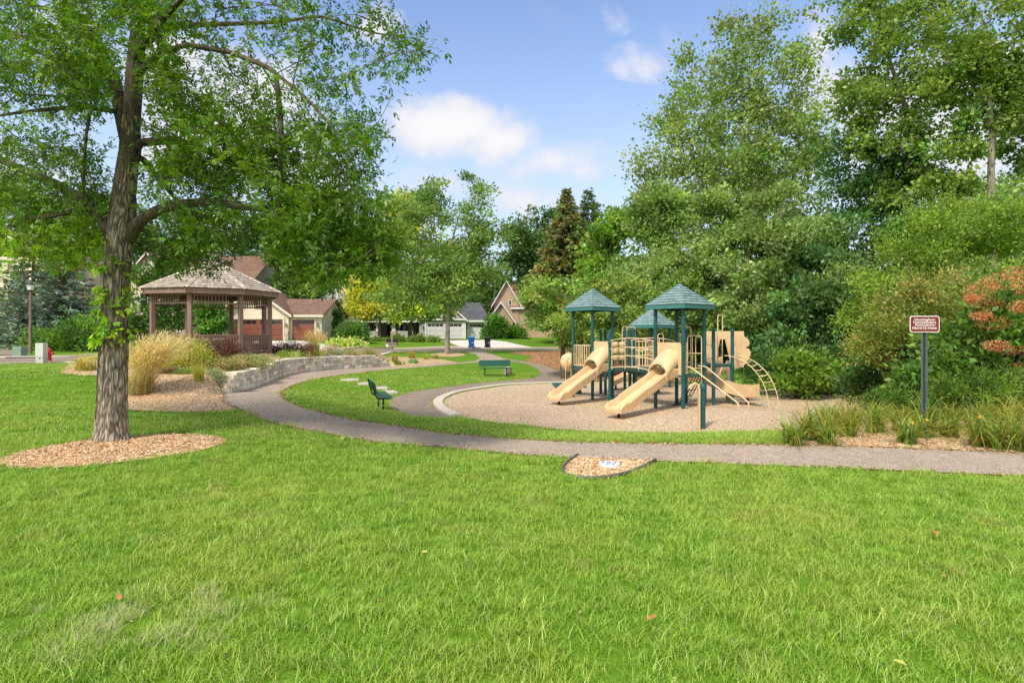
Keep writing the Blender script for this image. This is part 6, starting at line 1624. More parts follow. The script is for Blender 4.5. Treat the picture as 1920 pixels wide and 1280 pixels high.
# creeper on its trunk
VN = thing('climbing_vine', (ax_, ay_-.3, az_), 'bright yellow green creeper climbing the ash trunk', 'vine'); mb = MB(); sv_ = []
for k in range(15):
    a = rg.uniform(PI*.95, PI*2.05); z0 = az_+rg.uniform(.2, 1.4); z1 = az_+rg.uniform(2.2, 3.3); pts = []
    for z in np.linspace(z0, z1, 8):
        i = int(np.clip((z-TP[0][2])/(S_[9])*nz_, 0, nz_-1)); a += rg.normal(0, .10); pts.append(ctr[i]+np.array((math.cos(a)*(rr_[i]+.018), math.sin(a)*(rr_[i]+.018), 0)))
    mb.tube(pts, .005, 4, cap=False); sv_ += [p for p in pts if az_+1.7 < p[2] < az_+3.1][::2]
mb.build('stem', M['bark_dark'], VN)
for q in range(18):
    t_z = rg.uniform(1.62, 3.05); a = rg.choice((PI+rg.normal(0, .30), PI+rg.normal(0, .30), 2*PI+rg.normal(0, .25), 1.6*PI+rg.normal(0, .5))); i = int(np.clip((az_+t_z-TP[0][2])/S_[9]*nz_, 0, nz_-1)); rr0 = rr_[i]+abs(rg.normal(.07, .09)) if (a < PI*1.2 and t_z < 2.5) else rr_[i]+abs(rg.normal(.04, .04)); sv_.append(ctr[i]+np.array((math.cos(a)*rr0, math.sin(a)*rr0, 0)))
V, C = compound_leaves(rg, np.array(sv_), 4, .05, .085, .085, .5, [(.22,.36,.03), (.30,.40,.035), (.14,.28,.025), (.20,.33,.03)], nl=2, droop=.6); link('leaves', quads_mesh('leaves', V, C), M['leaf'], VN)

# ---- right side: poplars, maples, thicket
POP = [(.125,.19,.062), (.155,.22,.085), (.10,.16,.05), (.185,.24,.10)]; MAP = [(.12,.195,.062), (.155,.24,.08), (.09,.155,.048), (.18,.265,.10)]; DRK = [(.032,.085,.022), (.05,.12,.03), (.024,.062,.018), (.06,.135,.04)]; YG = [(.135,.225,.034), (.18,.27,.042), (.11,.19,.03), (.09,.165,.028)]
tree('poplar_tree', 'tallest grey green poplar rising behind the playground towers', 'tree', 42, (1400,700), [(1390,95,80,65),(1330,165,85,80),(1455,170,85,85),(1290,260,70,75),(1380,300,140,110),(1235,330,50,60),(1500,320,75,90),(1300,380,110,70),(1440,410,130,90),(1250,400,70,60)], POP, leaf=.22, n=900, per=66, spread=.55, r0=.34, trunk=[(1402,520),(1396,340),(1390,200),(1392,90)], bark='bark_grey', group='poplars behind the playground', seed=3, asp=.75, bias=.5, bough=3, flat=.9)
tree('poplar_tree', 'leaning forked poplar reaching out of the top edge, left of the upright one', 'tree', 30, (1770,620), [(1640,85,85,85),(1720,30,90,80),(1600,205,60,50),(1700,180,95,85),(1600,40,55,60),(1680,285,105,50),(1760,110,60,80),(1725,365,90,55)], [(.10,.175,.04),(.135,.21,.055),(.165,.225,.055),(.08,.14,.035)], leaf=.18, n=500, per=58, spread=.34, r0=.26, trunk=[(1755,430),(1738,330),(1715,250),(1690,180),(1660,90),(1640,10)], bark='bark_grey', group='poplars behind the playground', seed=4, asp=.78, bough=4, flat=.9)
tree('poplar_tree', 'upright twin stemmed poplar at the right edge of the park', 'tree', 27, (1862,620), [(1845,50,80,90),(1895,170,65,85),(1800,140,55,65),(1935,60,80,100),(1815,260,40,45),(1950,180,70,90),(1780,320,50,40),(1900,290,45,40,2)], [(.095,.17,.038),(.13,.20,.05),(.155,.215,.055),(.075,.135,.032)], leaf=.17, n=470, per=58, spread=.32, r0=.24, trunk=[(1860,420),(1858,330),(1860,240),(1848,130),(1840,20)], bark='bark_grey', group='poplars behind the playground', seed=5, asp=.78, bough=4, flat=.9)
tree('ash_sapling', 'dark green dense young ash between the poplars and the shrubs', 'tree', 32, (1640,700), [(1625,310,85,65),(1580,380,70,60),(1690,380,80,70),(1620,460,130,70),(1720,450,60,60),(1560,470,60,60)], [(.045,.125,.035),(.06,.155,.045),(.035,.095,.03),(.075,.175,.05)], leaf=.25, n=360, per=76, spread=.38, bough=7, r0=.2, seed=6, asp=.4, droop=.4, bark='bark_dark')
tree('maple_tree', 'bushy maple at the left end of the tree belt behind the left tower', 'tree', 37, (1225,690), [(1205,400,40,55),(1245,430,65,65),(1190,480,60,55),(1255,520,95,70),(1180,545,60,50)], MAP, leaf=.21, n=340, per=84, spread=.36, r0=.2, seed=7, bough=8, asp=.6, group='maples behind the playground')
tree('maple_tree', 'grey green maple directly behind the two roofed front towers', 'tree', 34, (1350,700), [(1330,440,90,65),(1305,515,90,70),(1390,490,95,80),(1345,585,120,65),(1250,590,60,50)], MAP+POP[:1], leaf=.20, n=460, per=90, spread=.35, r0=.22, seed=8, bough=9, asp=.6, group='maples behind the playground')
tree('maple_tree', 'broad pale maple behind the climbing wall and spiral slide', 'tree', 31, (1470,710), [(1465,405,80,55),(1425,480,85,70),(1515,480,80,80),(1480,560,115,70),(1420,580,80,60)], [(.14,.215,.085),(.175,.255,.10),(.11,.175,.062),(.20,.28,.13)], leaf=.19, n=460, per=92, spread=.33, r0=.22, seed=9, bough=9, asp=.6, group='maples behind the playground')
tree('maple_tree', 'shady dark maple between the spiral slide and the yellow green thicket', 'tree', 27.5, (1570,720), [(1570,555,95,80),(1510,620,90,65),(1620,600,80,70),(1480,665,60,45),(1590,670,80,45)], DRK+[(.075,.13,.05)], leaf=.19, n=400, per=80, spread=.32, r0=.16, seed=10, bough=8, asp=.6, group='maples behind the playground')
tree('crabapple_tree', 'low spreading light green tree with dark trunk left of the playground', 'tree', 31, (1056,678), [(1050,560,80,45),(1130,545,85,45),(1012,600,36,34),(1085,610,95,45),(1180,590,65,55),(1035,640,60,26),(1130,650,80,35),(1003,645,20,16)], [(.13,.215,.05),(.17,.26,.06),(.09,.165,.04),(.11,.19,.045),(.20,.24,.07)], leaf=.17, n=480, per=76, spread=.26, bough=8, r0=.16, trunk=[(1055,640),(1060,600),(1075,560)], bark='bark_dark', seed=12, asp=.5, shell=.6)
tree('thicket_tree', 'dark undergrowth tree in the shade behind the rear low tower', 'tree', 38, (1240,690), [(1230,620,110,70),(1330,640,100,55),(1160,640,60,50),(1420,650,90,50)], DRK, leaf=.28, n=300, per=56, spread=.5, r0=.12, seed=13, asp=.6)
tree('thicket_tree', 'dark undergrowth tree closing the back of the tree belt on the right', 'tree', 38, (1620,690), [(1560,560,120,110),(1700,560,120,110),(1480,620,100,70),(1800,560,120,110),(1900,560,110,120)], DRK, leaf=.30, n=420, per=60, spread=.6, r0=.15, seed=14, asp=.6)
tree('elm_tree', 'green tree standing behind the poplars at the right edge', 'tree', 46, (1890,690), [(1880,420,70,70),(1800,440,70,60),(1950,380,80,100),(1750,470,70,60)], MAP, leaf=.32, n=240, per=56, spread=.65, r0=.22, seed=15, asp=.6)
bush('honeysuckle_shrub', 'tall arching yellow green shrub thicket behind the sign', 17.5, [(1740,470,85,65),(1830,430,90,65),(1660,545,65,60),(1905,440,90,80),(1790,560,120,75),(1720,620,90,60),(1620,600,40,40)], YG, leaf=.09, n=760, per=80, spread=.18, seed=21, stems=14, droop=.1, asp=.5, up=.5, bough=4, shoots=260)
bush('honeysuckle_shrub', 'rust tinged shrub with drooping seed tips left of the hydrangea', 14.5, [(1760,560,80,45),(1700,610,75,55),(1790,630,90,55),(1650,650,40,45)], [(.13,.19,.035),(.20,.20,.06),(.10,.16,.03),(.26,.20,.09)], leaf=.09, n=380, per=60, spread=.15, seed=22, stems=12, asp=.4, droop=.25, bough=4, shoots=120)
HB, HA, hrg = bush('hydrangea_bush', 'large leafed hydrangea bush with pink orange flower heads', 12.6, [(1880,575,60,70),(1790,655,70,60),(1720,690,50,45),(1900,670,80,60),(1840,690,90,50),(1960,600,80,100)], [(.055,.12,.022),(.085,.17,.03),(.11,.20,.035),(.04,.09,.018)], leaf=.135, n=300, per=34, spread=.16, seed=23, asp=.55, up=.5, droop=.2, bough=5)
FL = [(1836,545,32,16),(1872,528,34,16),(1905,512,28,14),(1850,570,34,12),(1862,606,34,16),(1840,592,22,10),(1912,575,20,14),(1868,648,28,12),(1895,655,26,11),(1918,540,24,16),(1905,690,20,9),(1960,560,30,20),(1985,610,30,18),(1822,560,16,8)]
for px, py, rx, ry in FL:
    y = 12.05+hrg.normal(0, .12); lb = px_lobes([(px, py, rx, ry)], y); pts = in_lobes(hrg, lb, 420, .55); d = unit(rand_unit(hrg, 420)+np.array((0, -.3, .5))); L = .030*hrg.uniform(.6, 1.3, 420)
    V = leaf_quads(hrg, pts, d, L, L*.9, .4); C = np.repeat(pal(hrg, 420, [(.36,.13,.085),(.40,.18,.12),(.30,.10,.06),(.37,.25,.15)], .15), 4, 0); link('flower_head', quads_mesh('flower_head', V, C), M['leaf'], HB)
bush('yew_shrub', 'low dark spreading yew with bright tips right of the sign post', 12.0, [(1800,735,80,34),(1870,725,65,40),(1740,755,50,24)], [(.05,.11,.02),(.09,.17,.028),(.03,.075,.016),(.13,.21,.03)], leaf=.075, n=230, per=70, spread=.085, seed=24, asp=.28, up=.3)
bush('yew_shrub', 'small dark yew between the play surface and the sign post', 12.6, [(1680,752,48,22),(1640,765,20,10)], [(.05,.11,.02),(.09,.17,.028),(.03,.075,.016)], leaf=.07, n=110, per=70, spread=.085, seed=25, asp=.28, up=.3)
bush('maple_sapling', 'light green maple sapling at the back edge of the wood chips', 21, [(1500,696,42,28),(1472,714,30,17),(1535,698,24,22)], [(.10,.18,.03),(.13,.22,.035),(.075,.14,.022)], leaf=.15, n=120, per=40, spread=.20, seed=26, asp=.75, bough=5, shoots=30)
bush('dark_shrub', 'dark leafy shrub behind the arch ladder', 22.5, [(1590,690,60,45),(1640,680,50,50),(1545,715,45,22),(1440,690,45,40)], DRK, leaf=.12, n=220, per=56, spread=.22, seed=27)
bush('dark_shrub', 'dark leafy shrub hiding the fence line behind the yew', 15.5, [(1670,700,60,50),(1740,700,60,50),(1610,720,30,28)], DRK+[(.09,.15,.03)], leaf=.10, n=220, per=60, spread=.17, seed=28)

# ---- daylilies by the sign
DL = [(1485,838,.5),(1515,828,.55),(1550,836,.5),(1545,812,.55),(1590,822,.55),(1600,802,.5),(1640,815,.55),(1645,795,.5),(1560,798,.5),(1700,836,.5),(1690,812,.55),(1735,825,.5),(1740,806,.55),(1780,806,.5),(1790,790,.5),(1830,812,.52),(1850,800,.5),(1838,842,.5),(1880,848,.58),(1895,818,.55),(1900,800,.5),(1925,852,.58),(1965,850,.55),(1950,815,.55),(1780,822,.42),(1670,790,.45)]
for i, (px, py, h) in enumerate(DL):
    p = G(px, py); blade_clump('daylily', 'clump of arching daylily leaves with yellowing tips in the bed by the sign', p[1]+.12, px, py, 120, h*.8, h*1.75, .024, .13, 1.15, [(.065,.13,.022),(.095,.165,.028),(.12,.18,.03),(.17,.16,.045)], tip_share=.28, seed=40+i, group='daylily clumps by the sign', cat='daylily', droop=.45, tips=(.42,.27,.05) if i % 3 else (.26,.27,.06))
for px, py, Y in ((1710,792,9.3),(1836,782,9.2),(1738,788,9.6),(1765,745,10.6)):
    c = W(px, py, Y); r_ = np.random.default_rng(px); lf = thing('daylily_flower', tuple(c), {1710:'orange daylily bloom low left of the sign post',1836:'golden daylily bloom right of the sign post',1738:'yellow daylily bloom at the foot of the sign post',1765:'small yellow daylily bloom on a tall stalk beside the sign post'}[px], 'flower', 'daylily blooms by the sign')
    d = unit(rand_unit(r_, 9)*.8+np.array((0, -.4, .5))); L = np.full(9, .036 if px != 1765 else .022); link('petals', quads_mesh('petals', leaf_quads(r_, np.repeat(c[None], 9, 0), d, L, L*.4, .3), np.tile((.75,.38,.02), (36, 1))), M['leaf'], lf)
    mb = MB(); g_ = Z(c[0], c[1]); mb.tube([(c[0]+.03, c[1]+.05, g_), (c[0]+.01, c[1]+.02, (c[2]+g_)/2), tuple(c)], .005, 5); mb.build('stalk', M['bark_dark'] if False else M['sign_post'], lf)

# ---- far and middle trees
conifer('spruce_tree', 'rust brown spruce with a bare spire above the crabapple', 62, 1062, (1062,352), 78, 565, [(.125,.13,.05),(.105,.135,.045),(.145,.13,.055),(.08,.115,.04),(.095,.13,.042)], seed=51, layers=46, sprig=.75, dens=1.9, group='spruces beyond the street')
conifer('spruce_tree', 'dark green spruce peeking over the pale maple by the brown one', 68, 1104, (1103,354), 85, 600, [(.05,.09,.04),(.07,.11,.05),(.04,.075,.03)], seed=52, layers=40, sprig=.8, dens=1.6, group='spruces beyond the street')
tree('maple_tree', 'rounded yellow green maple right of the brown spruce', 'tree', 56, (1145,650), [(1145,425,48,35),(1118,470,45,50),(1168,475,42,50),(1140,530,65,45),(1150,590,60,40)], [(.13,.24,.035),(.17,.29,.045),(.09,.17,.028),(.07,.14,.025)], leaf=.36, n=240, per=60, spread=.6, r0=.2, seed=53, asp=.7, group='trees beyond the street')
tree('oak_tree', 'dark green oak behind the tan house', 'tree', 92, (985,640), [(985,455,45,45),(1010,500,50,55),(955,505,45,45),(990,560,70,50),(930,560,50,50),(1020,430,30,40)], [(.045,.095,.03),(.06,.12,.035),(.035,.075,.025)], leaf=.5, n=300, per=60, spread=.95, r0=.3, seed=54, asp=.7, group='trees beyond the street')
tree('street_tree', 'slender street tree with open crown on a round mulch patch', 'tree', 45.5, (838,664), [(795,395,45,45),(815,370,35,35),(890,370,35,50),(875,430,45,40),(925,430,38,40),(770,420,35,40),(835,470,75,35),(770,520,60,35),(850,520,80,40),(905,505,45,40),(735,555,45,30),(800,560,55,24),(875,556,45,20)], [(.095,.175,.045),(.12,.205,.055),(.15,.235,.06),(.08,.145,.045)], leaf=.23, n=700, per=54, spread=.40, r0=.20, trunk=[(840,600),(841,540),(842,510),(848,450),(862,400)], bark='bark_grey', seed=55, asp=.5, bare=.12, bough=2.2)
bt = tree('street_tree', 'bare twiggy lower branches on the right of the street tree', 'tree', 45.9, (842,664), [(930,525,38,26),(905,505,30,20)], [(.3,.26,.2)], leaf=.10, n=46, per=3, spread=.3, r0=.03, trunk=[(842,540),(846,520)], bark='bark_grey', seed=56, rmin=0) if False else None
tree('golden_tree', 'small bright yellow leaved tree in front of the grey house porch', 'tree', 66, (711,639), [(708,552,46,26),(684,568,30,20),(745,562,40,24),(690,522,45,30),(676,586,22,13),(722,586,46,16)], [(.40,.39,.06),(.44,.42,.08),(.34,.36,.05),(.22,.29,.04)], leaf=.33, n=300, per=60, spread=.55, r0=.22, trunk=[(712,605),(714,580),(710,545)], bark='bark_dark', seed=57, asp=.6, bough=2, group='front garden trees')
tree('garden_tree', 'small light green tree left of the white garage doors', 'tree', 67, (770,641), [(785,555,46,30),(757,576,40,20),(818,574,38,18),(788,590,58,15)], [(.15,.26,.035),(.19,.30,.045),(.10,.19,.03),(.30,.36,.05)], leaf=.36, n=170, per=54, spread=.52, r0=.30, trunk=[(768,612),(774,595),(782,560)], bark='bark_dark', seed=58, asp=.6, group='front garden trees')
tree('linden_tree', 'yellowing tall tree behind the grey house', 'tree', 98, (740,640), [(735,410,42,45),(765,395,40,35),(715,470,50,50),(690,440,34,36),(770,450,45,45),(720,540,80,50),(800,470,45,45)], [(.20,.25,.055),(.26,.28,.06),(.15,.215,.05),(.30,.30,.06)], leaf=.5, n=300, per=54, spread=.95, r0=.3, seed=59, asp=.7, group='trees beyond the street')
tree('linden_tree', 'green tree behind the white garages and the street tree', 'tree', 96, (870,640), [(860,520,60,55),(910,540,45,40),(820,550,50,45),(880,580,60,40),(925,580,30,30)], [(.12,.20,.045),(.16,.24,.055),(.09,.155,.04)], leaf=.5, n=240, per=54, spread=.95, r0=.3, seed=60, asp=.7, group='trees beyond the street')
tree('elm_tree', 'round green tree behind the cream house and right of its roof', 'tree', 92, (540,640), [(525,465,65,50),(485,445,38,38),(590,490,55,50),(560,545,75,45),(635,470,55,55),(620,540,50,45)], [(.085,.155,.04),(.11,.19,.05),(.06,.115,.03)], leaf=.5, n=330, per=56, spread=1.0, r0=.3, seed=61, asp=.7, group='trees beyond the street')
tree('elm_tree', 'pale green young tree growing against the cream house gable behind its garage', 'tree', 66, (535,640), [(530,505,28,34),(560,548,34,20),(520,470,24,24)], [(.085,.15,.035),(.11,.185,.04),(.06,.115,.03)], leaf=.34, n=150, per=60, spread=.5, r0=.15, seed=62, asp=.7, group='trees beyond the street')
tree('elm_tree', 'tall dark tree behind the cream house chimney', 'tree', 90, (330,640), [(310,420,80,60),(400,440,70,55),(230,430,70,60),(350,490,110,50),(450,450,50,50)], [(.07,.135,.035),(.09,.165,.04),(.05,.10,.028)], leaf=.5, n=330, per=54, spread=1.0, r0=.3, seed=63, asp=.7, group='trees beyond the street')
tree('elm_tree', 'dark tree mass behind the blue spruces and the beige house', 'tree', 72, (90,640), [(60,420,90,70),(160,410,70,70),(-40,420,90,80),(100,500,120,70),(-60,520,90,80)], [(.07,.14,.035),(.10,.175,.04),(.05,.10,.028)], leaf=.42, n=380, per=56, spread=.8, r0=.3, seed=64, asp=.7, group='trees beyond the street')
tree('dogwood_tree', 'dense dark tree beside the front door seen through the gazebo', 'tree', 55, (300,632), [(300,520,40,38),(330,575,40,36),(275,585,38,36),(345,520,30,30),(310,600,40,22)], [(.055,.12,.025),(.08,.165,.03),(.04,.09,.02)], leaf=.32, n=190, per=56, spread=.5, r0=.13, seed=65, asp=.6, group='front garden trees')
tree('dogwood_tree', 'small rounded green tree in front of the brown garage seen through the gazebo', 'tree', 54, (396,637), [(396,590,28,32),(392,572,22,22)], [(.06,.15,.025),(.08,.19,.03),(.04,.10,.02)], leaf=.28, n=110, per=56, spread=.36, r0=.10, seed=66, asp=.6, group='front garden trees')
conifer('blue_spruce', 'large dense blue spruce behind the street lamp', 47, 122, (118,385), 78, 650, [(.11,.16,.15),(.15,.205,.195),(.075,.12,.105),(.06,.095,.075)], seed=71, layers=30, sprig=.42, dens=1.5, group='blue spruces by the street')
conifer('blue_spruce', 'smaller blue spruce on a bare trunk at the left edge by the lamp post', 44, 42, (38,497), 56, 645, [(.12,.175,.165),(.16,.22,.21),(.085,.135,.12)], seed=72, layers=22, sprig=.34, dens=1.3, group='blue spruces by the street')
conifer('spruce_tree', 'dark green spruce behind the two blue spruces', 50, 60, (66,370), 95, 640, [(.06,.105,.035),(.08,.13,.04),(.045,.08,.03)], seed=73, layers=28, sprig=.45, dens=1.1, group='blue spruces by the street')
def arb(name, label, Y, px, py, rx, h, cols, seed, leaf=.2, n=120):
    return bush(name, label, Y, [(px, py-h*.5, rx, h*.52), (px, py-h*.28, rx*1.02, h*.3)], cols, leaf=leaf, n=n, per=60, spread=leaf*.9, seed=seed, asp=.45, up=.4, shell=.75)
arb('arborvitae', 'dark conical evergreen left of the rounded shrub by the grey house', 63, 624, 643, 15, 58, [(.035,.10,.025),(.05,.13,.03)], 81, .28); arb('rounded_shrub', 'big rounded green shrub in front of the grey house porch', 60, 660, 646, 28, 42, [(.07,.15,.04),(.10,.19,.05),(.05,.115,.03)], 82, .24); arb('arborvitae', 'green conical evergreen between the garages and the tan house', 72, 927, 640, 19, 48, [(.06,.15,.025),(.09,.20,.03),(.04,.10,.02)], 83, .32)
arb('rounded_shrub', 'green shrub in front of the tan house wall', 74, 965, 641, 16, 26, [(.08,.16,.035),(.11,.2,.04)], 84, .32)
bush('laurel_shrub', 'wide dark green shrub row right of the street lamp', 42.5, [(105,645,42,22),(150,630,38,32),(72,640,26,18),(175,650,22,16)], [(.055,.13,.028),(.08,.18,.035),(.04,.09,.022),(.12,.22,.04)], leaf=.18, n=230, per=56, spread=.3, seed=85)
bush('hosta_plant', 'yellow edged hosta clump on the lawn by the grey house', 52, [(652,647,26,8),(628,646,10,7)], [(.35,.40,.14),(.50,.50,.25),(.17,.28,.06)], leaf=.24, n=70, per=30, spread=.25, seed=86, cat='plant', asp=.6)
for i, (px, py, rx, ry, lb) in enumerate(((718,644,22,3,'low flowering border plant under the golden tree'),(785,640,14,3,'low green shrub beside the white garage doors'),(811,642,9,3,'small green shrub in front of the double white garage door'),(747,640,10,3,'low green shrub under the porch rail'),(672,640,14,3,'low green shrub at the left end of the porch'))):
    bush('border_shrub', lb, 65, [(px, py-3, rx, ry)], [(.09,.16,.04),(.13,.2,.05),(.2,.22,.08)], leaf=.22, n=36, per=36, spread=.22, seed=90+i, group='small shrubs by the grey house')

# ---- planting bed by the gazebo
blade_clump('feather_grass', 'large tan feather reed grass clump beside the ash trunk', 16.4, 262, 742, 520, .5, 1.15, .012, .34, .85, [(.20,.18,.09),(.27,.225,.13),(.15,.16,.06),(.22,.18,.095)], seed=101, group='tall feather grasses in the bed', tips=(.34,.29,.205), lean_dir=.30, plume=(600, 1.1, 2.0, (.42,.36,.275), .55), droop=.2)
blade_clump('feather_grass', 'second feather grass clump with pale plumes at the single brown garage door', 29.5, 588, 664, 420, .45, 1.0, .016, .28, .55, [(.16,.22,.05),(.22,.25,.07),(.12,.17,.04)], seed=102, group='tall feather grasses in the bed', tips=(.40,.33,.14), plume=(230, 1.05, 1.55, (.40,.31,.21), .62), droop=.15)
blade_clump('ornamental_grass', 'small green and orange grass clump on the mulch by the wall end', 17.6, 372, 742, 240, .35, .75, .012, .12, .6, [(.14,.25,.04),(.20,.28,.06),(.38,.25,.08)], seed=103, tips=(.34,.33,.09))
def bed(name, label, Y, lobes, cols, leaf, n, per, seed, spread=.13, asp=.55, cat='shrub', **k): return bush(name, label, Y, lobes, cols, leaf=leaf, n=n, per=per, spread=spread, seed=seed, asp=asp, cat=cat, **k)
bed('spirea_shrub', 'yellow green feathery shrub beside the tan grass', 19.8, [(350,668,38,32),(330,690,30,30),(380,690,24,22)], [(.24,.28,.05),(.32,.32,.06),(.18,.25,.04),(.36,.30,.07)], .08, 170, 60, 111, .15, .2)
bed('barberry_shrub', 'dark purple barberry in front of the gazebo railing', 22.3, [(410,655,36,20),(440,668,20,14),(385,668,20,16)], [(.085,.032,.036),(.12,.048,.045),(.055,.024,.026)], .05, 150, 70, 112, .11)
bed('barberry_shrub', 'dark purple barberry right of the gazebo corner post', 27.4, [(545,656,36,13),(520,662,18,10),(575,660,18,9)], [(.10,.042,.042),(.14,.06,.05),(.065,.03,.028)], .06, 120, 60, 113, .13)
bed('sedum_mass', 'brown green perennial mass behind the near wall end', 19.9, [(360,706,36,22),(400,700,36,22),(430,690,30,14),(330,716,18,12)], [(.18,.15,.06),(.13,.15,.06),(.24,.19,.10),(.16,.20,.09),(.30,.22,.16)], .07, 210, 60, 114, .12, .5, 'perennial')
bed('sedum_mass', 'grey green perennials with dusty pink heads along the wall top', 21.2, [(465,680,36,10),(428,684,24,12,-1.0),(500,675,22,8,1.4)], [(.19,.22,.12),(.26,.26,.18),(.32,.24,.19),(.15,.18,.09)], .06, 150, 60, 115, .10, .5, 'perennial')
for i, (px, py, rx, lb) in enumerate(((541,668,19,'first pale green stonecrop mound behind the wall, nearest the gazebo'),(566,668,14,'middle pale green stonecrop mound behind the wall'),(589,667,11,'third pale green stonecrop mound, nearest the feather grass'))):
    bed('stonecrop', lb, 26.2+1.1*i, [(px, py, rx, 9)], [(.20,.30,.07),(.26,.34,.09),(.50,.46,.30),(.14,.23,.05)], .05, 60, 70, 116+i, .10, .6, 'perennial', group='stonecrop mounds on the wall')
for i, (px, py, rx, ry, Y, c, lb) in enumerate(((603,671,9,7,29.2,[(.2,.17,.13),(.28,.24,.2)],'low grey brown perennial behind the wall right of the stonecrops'),(632,668,11,6,30.6,[(.17,.23,.17),(.23,.28,.22)],'low blue grey perennial behind the middle of the wall'),(655,664,18,8,31.4,[(.22,.19,.11),(.28,.25,.15),(.17,.19,.07)],'thin brown green perennial behind the middle of the wall'),(690,662,16,7,32.6,[(.20,.23,.09),(.26,.21,.13),(.15,.19,.06)],'thin mixed perennial near the far wall end'),(622,657,16,10,31.5,[(.24,.18,.15),(.30,.24,.2),(.18,.17,.1)],'dusty pink seedhead perennial beside the second feather grass'))):
    bed('perennial_plant', lb, Y, [(px, py, rx, ry)], c, .06, 44, 50, 121+i, .12, .4, 'perennial', group='low perennials along the wall')
for i, (px, py, h, w_, c, tp, lb) in enumerate(((740,676,.55,.20,[(.16,.20,.05),(.25,.19,.07)],(.34,.24,.10),'spiky green and rust clump nearest the far wall end'),(772,672,.75,.24,[(.20,.20,.06),(.30,.17,.07),(.14,.19,.05)],(.40,.22,.10),'tallest rust tipped clump beyond the far wall end'),(798,674,.50,.18,[(.20,.23,.05),(.26,.22,.06)],(.36,.30,.08),'yellow green clump left of the street tree'),(817,673,.45,.16,[(.17,.21,.06),(.24,.2,.07)],(.3,.26,.1),'small clump nearest the street tree'))):
    p = G(px, py); blade_clump('ornamental_grass', lb, p[1], px, py, 130, h*.6, h*1.1, .02, w_, .55, c, seed=130+i, tips=tp, group='small clumps beyond the wall')
p = G(775, 681); blade_clump('blue_fescue', 'low blue green fescue tuft on the mulch beyond the wall', p[1], 775, 681, 260, .25, .5, .02, .30, .9, [(.12,.24,.12),(.16,.28,.15)], seed=140, cat='ornamental grass')
p = G(168, 695); blade_clump('daylily', 'yellowing daylily clump left of the ash trunk beyond it', p[1], 160, 695, 170, .45, .8, .02, .3, .9, [(.24,.25,.05),(.32,.26,.07),(.16,.22,.05)], seed=141, cat='daylily', tips=(.45,.30,.08))
bed('hosta_plant', 'pale edged hosta just left of the ash trunk', 27, [(180,684,16,10)], [(.30,.34,.14),(.42,.40,.22),(.16,.24,.07)], .10, 60, 40, 142, .14, .5, 'plant')
for i, (px, py, rx, ry, c, lb) in enumerate(((342,728,16,10,[(.12,.17,.09),(.16,.21,.12)],'low grey green plant on the mulch left of the orange tipped clump'),(318,718,16,9,[(.10,.055,.04),(.14,.08,.05)],'low dark brown plant at the foot of the perennial mass'),(352,712,14,8,[(.2,.27,.08),(.26,.32,.1)],'low lime green plant at the foot of the yellow shrub'),(405,712,16,8,[(.22,.27,.22),(.28,.31,.26),(.17,.2,.14)],'silver grey plant at the near end of the wall'))):
    bed('perennial_plant', lb, 18.3, [(px, py-3, rx, ry)], c, .05, 44, 50, 150+i, .08, .5, 'perennial', group='low plants at the near wall end')

# ---- far wood closing the horizon
rg = np.random.default_rng(400); nW = 60000; th_ = rg.uniform(-1.05, 1.05, nW); dist = rg.uniform(104, 135, nW); x = dist*np.sin(th_)*1.15; y = dist*np.cos(th_)
hmax = 7.5+4*np.array([noise.noise((a/9, b/9, 3)) for a, b in zip(x, y)]); zb = Zv(x, y); z = zb+hmax*rg.uniform(0, 1, nW)**.75; pos = np.stack([x, y, z], 1); d = rand_unit(rg, nW); L = .9*rg.uniform(.6, 1.3, nW)
cf = np.array([noise.noise((a/7, b/7, 9)) for a, b in zip(x, y)])[:, None]; C = np.array((.06,.115,.035))*np.exp(.8*cf)*np.exp(rg.normal(0, .25, (nW, 1)))
o = link('distant_woods', quads_mesh('distant_woods', leaf_quads(rg, pos, d, L, L*.6, .4), np.repeat(C, 4, 0)), M['leaf']); tag(o, 'distant green woodland closing the horizon behind the houses', None, None, 'stuff')
# ------------------------------------------------------------------ light, sky, camera
SUN_EL, SUN_AZ = math.radians(50), math.radians(215)      # azimuth clockwise from +Y: behind and to the left of the camera
sun = bpy.data.lights.new('sun', 'SUN'); sun.energy = 4.2; sun.angle = math.radians(9); sun.color = (1, .94, .83)
so = bpy.data.objects.new('sun', sun); COL.objects.link(so)
sd_ = Vector((math.sin(SUN_AZ)*math.cos(SUN_EL), math.cos(SUN_AZ)*math.cos(SUN_EL), math.sin(SUN_EL)))
so.rotation_euler = sd_.to_track_quat('Z', 'Y').to_euler(); so.location = (-20, -20, 40)
w = bpy.data.worlds.new('World'); sc.world = w; w.use_nodes = True; t = w.node_tree; t.nodes.clear()
def wn(typ, ins=None, **pr):
    nd = t.nodes.new('ShaderNode'+typ)
    for k, v in pr.items(): setattr(nd, k, v)
    for k, v in (ins or {}).items():
        if isinstance(v, bpy.types.NodeSocket): t.links.new(v, nd.inputs[k])
        elif isinstance(v, (tuple, list)) and len(v) == 3 and nd.inputs[k].type == 'RGBA': nd.inputs[k].default_value = (*v, 1)
        else: nd.inputs[k].default_value = v
    return nd
def wm(op, a, b=None):
    ins = {0: a}
    if b is not None: ins[1] = b
    return wn('Math', ins, operation=op).outputs[0]
def wmix(f, a, b, mode='MIX'):
    nd = wn('Mix', None, data_type='RGBA', blend_type=mode)
    for k, v in ((0, f), (6, a), (7, b)):
        if isinstance(v, bpy.types.NodeSocket): t.links.new(v, nd.inputs[k])
        elif isinstance(v, (tuple, list)): nd.inputs[k].default_value = (*v, 1)
        else: nd.inputs[k].default_value = v
    return nd.outputs[2]
SKY_S = .15
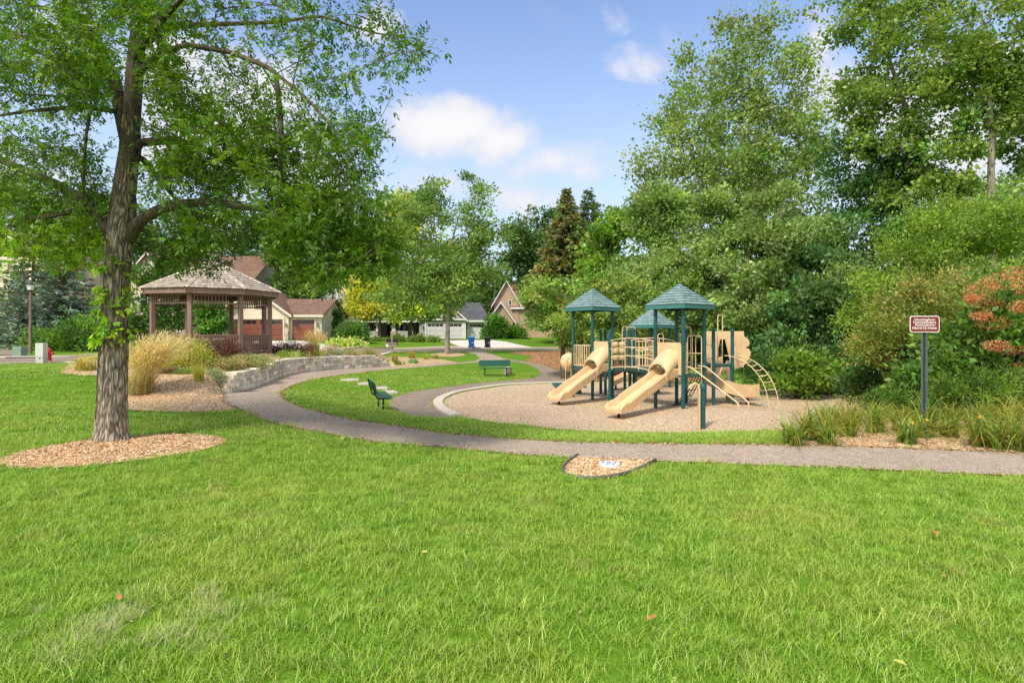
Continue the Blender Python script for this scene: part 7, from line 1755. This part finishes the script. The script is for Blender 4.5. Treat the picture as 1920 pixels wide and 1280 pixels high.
sky = wn('TexSky', None, sky_type='NISHITA', sun_disc=False, sun_elevation=SUN_EL, sun_rotation=SUN_AZ, air_density=1.0, dust_density=.6, ozone_density=2.0)
geo = wn('TexCoord').outputs['Generated']; s3 = wn('SeparateXYZ', {0: geo}).outputs
yy = wm('MAXIMUM', s3[1], .05); u = wm('DIVIDE', s3[0], yy); v = wm('DIVIDE', s3[2], yy)
front = wn('MapRange', {'Value': s3[1], 'From Min': .05, 'From Max': .25}).outputs[0]
uv = wn('CombineXYZ', {0: u, 1: v, 2: 0.0}).outputs[0]
nz = wn('TexNoise', {'Vector': uv, 'Scale': 7.0, 'Detail': 8.0, 'Roughness': .58}).outputs[0]
nz2 = wn('TexNoise', {'Vector': uv, 'Scale': 2.6, 'Detail': 6.0, 'Roughness': .6}).outputs[0]
# cumulus banks in the sky: centre and half-size as tangents of bearing and elevation
total = None; shade = None
for (px, py, rx, ry, k) in ((430,230,230,150,.8),(1750,260,260,130,.75),(855,240,130,66,1.0),(925,268,105,54,.95),(800,232,60,34,.8),(1030,305,105,50,.66),(1090,322,80,38,.5),(1620,200,150,90,.9),(1850,180,160,140,.95),(1300,85,75,45,.36),(1250,115,120,36,.30),(1145,35,40,30,.30),
                            (470,190,150,120,.8),(330,120,120,80,.6),(120,40,110,60,.5),(700,45,60,40,.35),(600,330,120,60,.5),(1000,375,230,42,.45),(820,350,140,42,.5),(1180,320,90,40,.3),(30,330,120,80,.5),(1540,70,40,50,.5)):
    du = wm('DIVIDE', wm('SUBTRACT', u, (px-CPX)/FPX), rx/FPX); dv_ = wm('DIVIDE', wm('SUBTRACT', v, (HPX-py)/FPX), ry/FPX)
    e = wm('SUBTRACT', 1.0, wm('SQRT', wm('ADD', wm('MULTIPLY', du, du), wm('MULTIPLY', dv_, dv_))))
    e = wm('MULTIPLY', wm('MAXIMUM', wm('ADD', e, .25), 0.0), k)
    total = e if total is None else wm('MAXIMUM', total, e)
dens = wm('ADD', total, wm('MULTIPLY', wm('SUBTRACT', nz, .5), 2.3))
dens = wm('MULTIPLY', wm('GREATER_THAN', total, .001), dens)
mask = wn('MapRange', {'Value': dens, 'From Min': .06, 'From Max': .74}, interpolation_type='SMOOTHSTEP').outputs[0]
thin = wn('MapRange', {'Value': nz2, 'From Min': .55, 'From Max': .8, 'To Max': .22}, interpolation_type='SMOOTHSTEP').outputs[0]
mask = wm('MULTIPLY', wm('MAXIMUM', mask, thin), front)
# unseen bright cloud added overhead and behind the camera as neutral fill light
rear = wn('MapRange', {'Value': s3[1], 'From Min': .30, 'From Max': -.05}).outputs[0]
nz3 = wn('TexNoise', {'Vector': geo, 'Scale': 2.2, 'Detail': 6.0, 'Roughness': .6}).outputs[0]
fill_bank = wm('MULTIPLY', rear, wn('MapRange', {'Value': nz3, 'From Min': .36, 'From Max': .58}, interpolation_type='SMOOTHSTEP').outputs[0])
mask = wm('MAXIMUM', mask, fill_bank)
gain = 1.0/SKY_S
cl0 = wmix(wn('MapRange', {'Value': dens, 'From Min': .35, 'From Max': 1.0}).outputs[0], (.82*gain, .83*gain, .92*gain), (.98*gain, .97*gain, .98*gain))
cl = wmix(fill_bank, cl0, (1.65*gain, 1.59*gain, 1.49*gain))
base = wmix(1.0, sky.outputs[0], (1.62, 1.62, 1.70), 'MULTIPLY')
haze = wn('MapRange', {'Value': s3[2], 'From Min': .0, 'From Max': .55, 'To Min': .88, 'To Max': 0.0}, interpolation_type='SMOOTHSTEP').outputs[0]
base = wmix(haze, base, (.72*gain, .84*gain, .97*gain))
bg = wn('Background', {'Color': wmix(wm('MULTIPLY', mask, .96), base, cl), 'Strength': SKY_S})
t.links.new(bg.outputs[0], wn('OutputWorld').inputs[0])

cam = bpy.data.cameras.new('camera'); co = bpy.data.objects.new('camera', cam); COL.objects.link(co)
co.location = (0, 0, EYE); co.rotation_euler = (PI/2, 0, 0); cam.sensor_width = 36; cam.lens = 36*FPX/1920; cam.shift_y = -(640-HPX)/1920
cam.clip_start = .1; cam.clip_end = 3000; sc.camera = co
sc.view_settings.view_transform = 'Standard'; sc.view_settings.look = 'None'; sc.view_settings.exposure = 0; sc.view_settings.gamma = 1
sc.render.engine = 'CYCLES'; cy = sc.cycles
cy.max_bounces = 8; cy.diffuse_bounces = 5; cy.glossy_bounces = 2; cy.transmission_bounces = 3; cy.transparent_max_bounces = 6
cy.use_denoising = False; cy.sample_clamp_indirect = 6; cy.caustics_reflective = False; cy.caustics_refractive = False
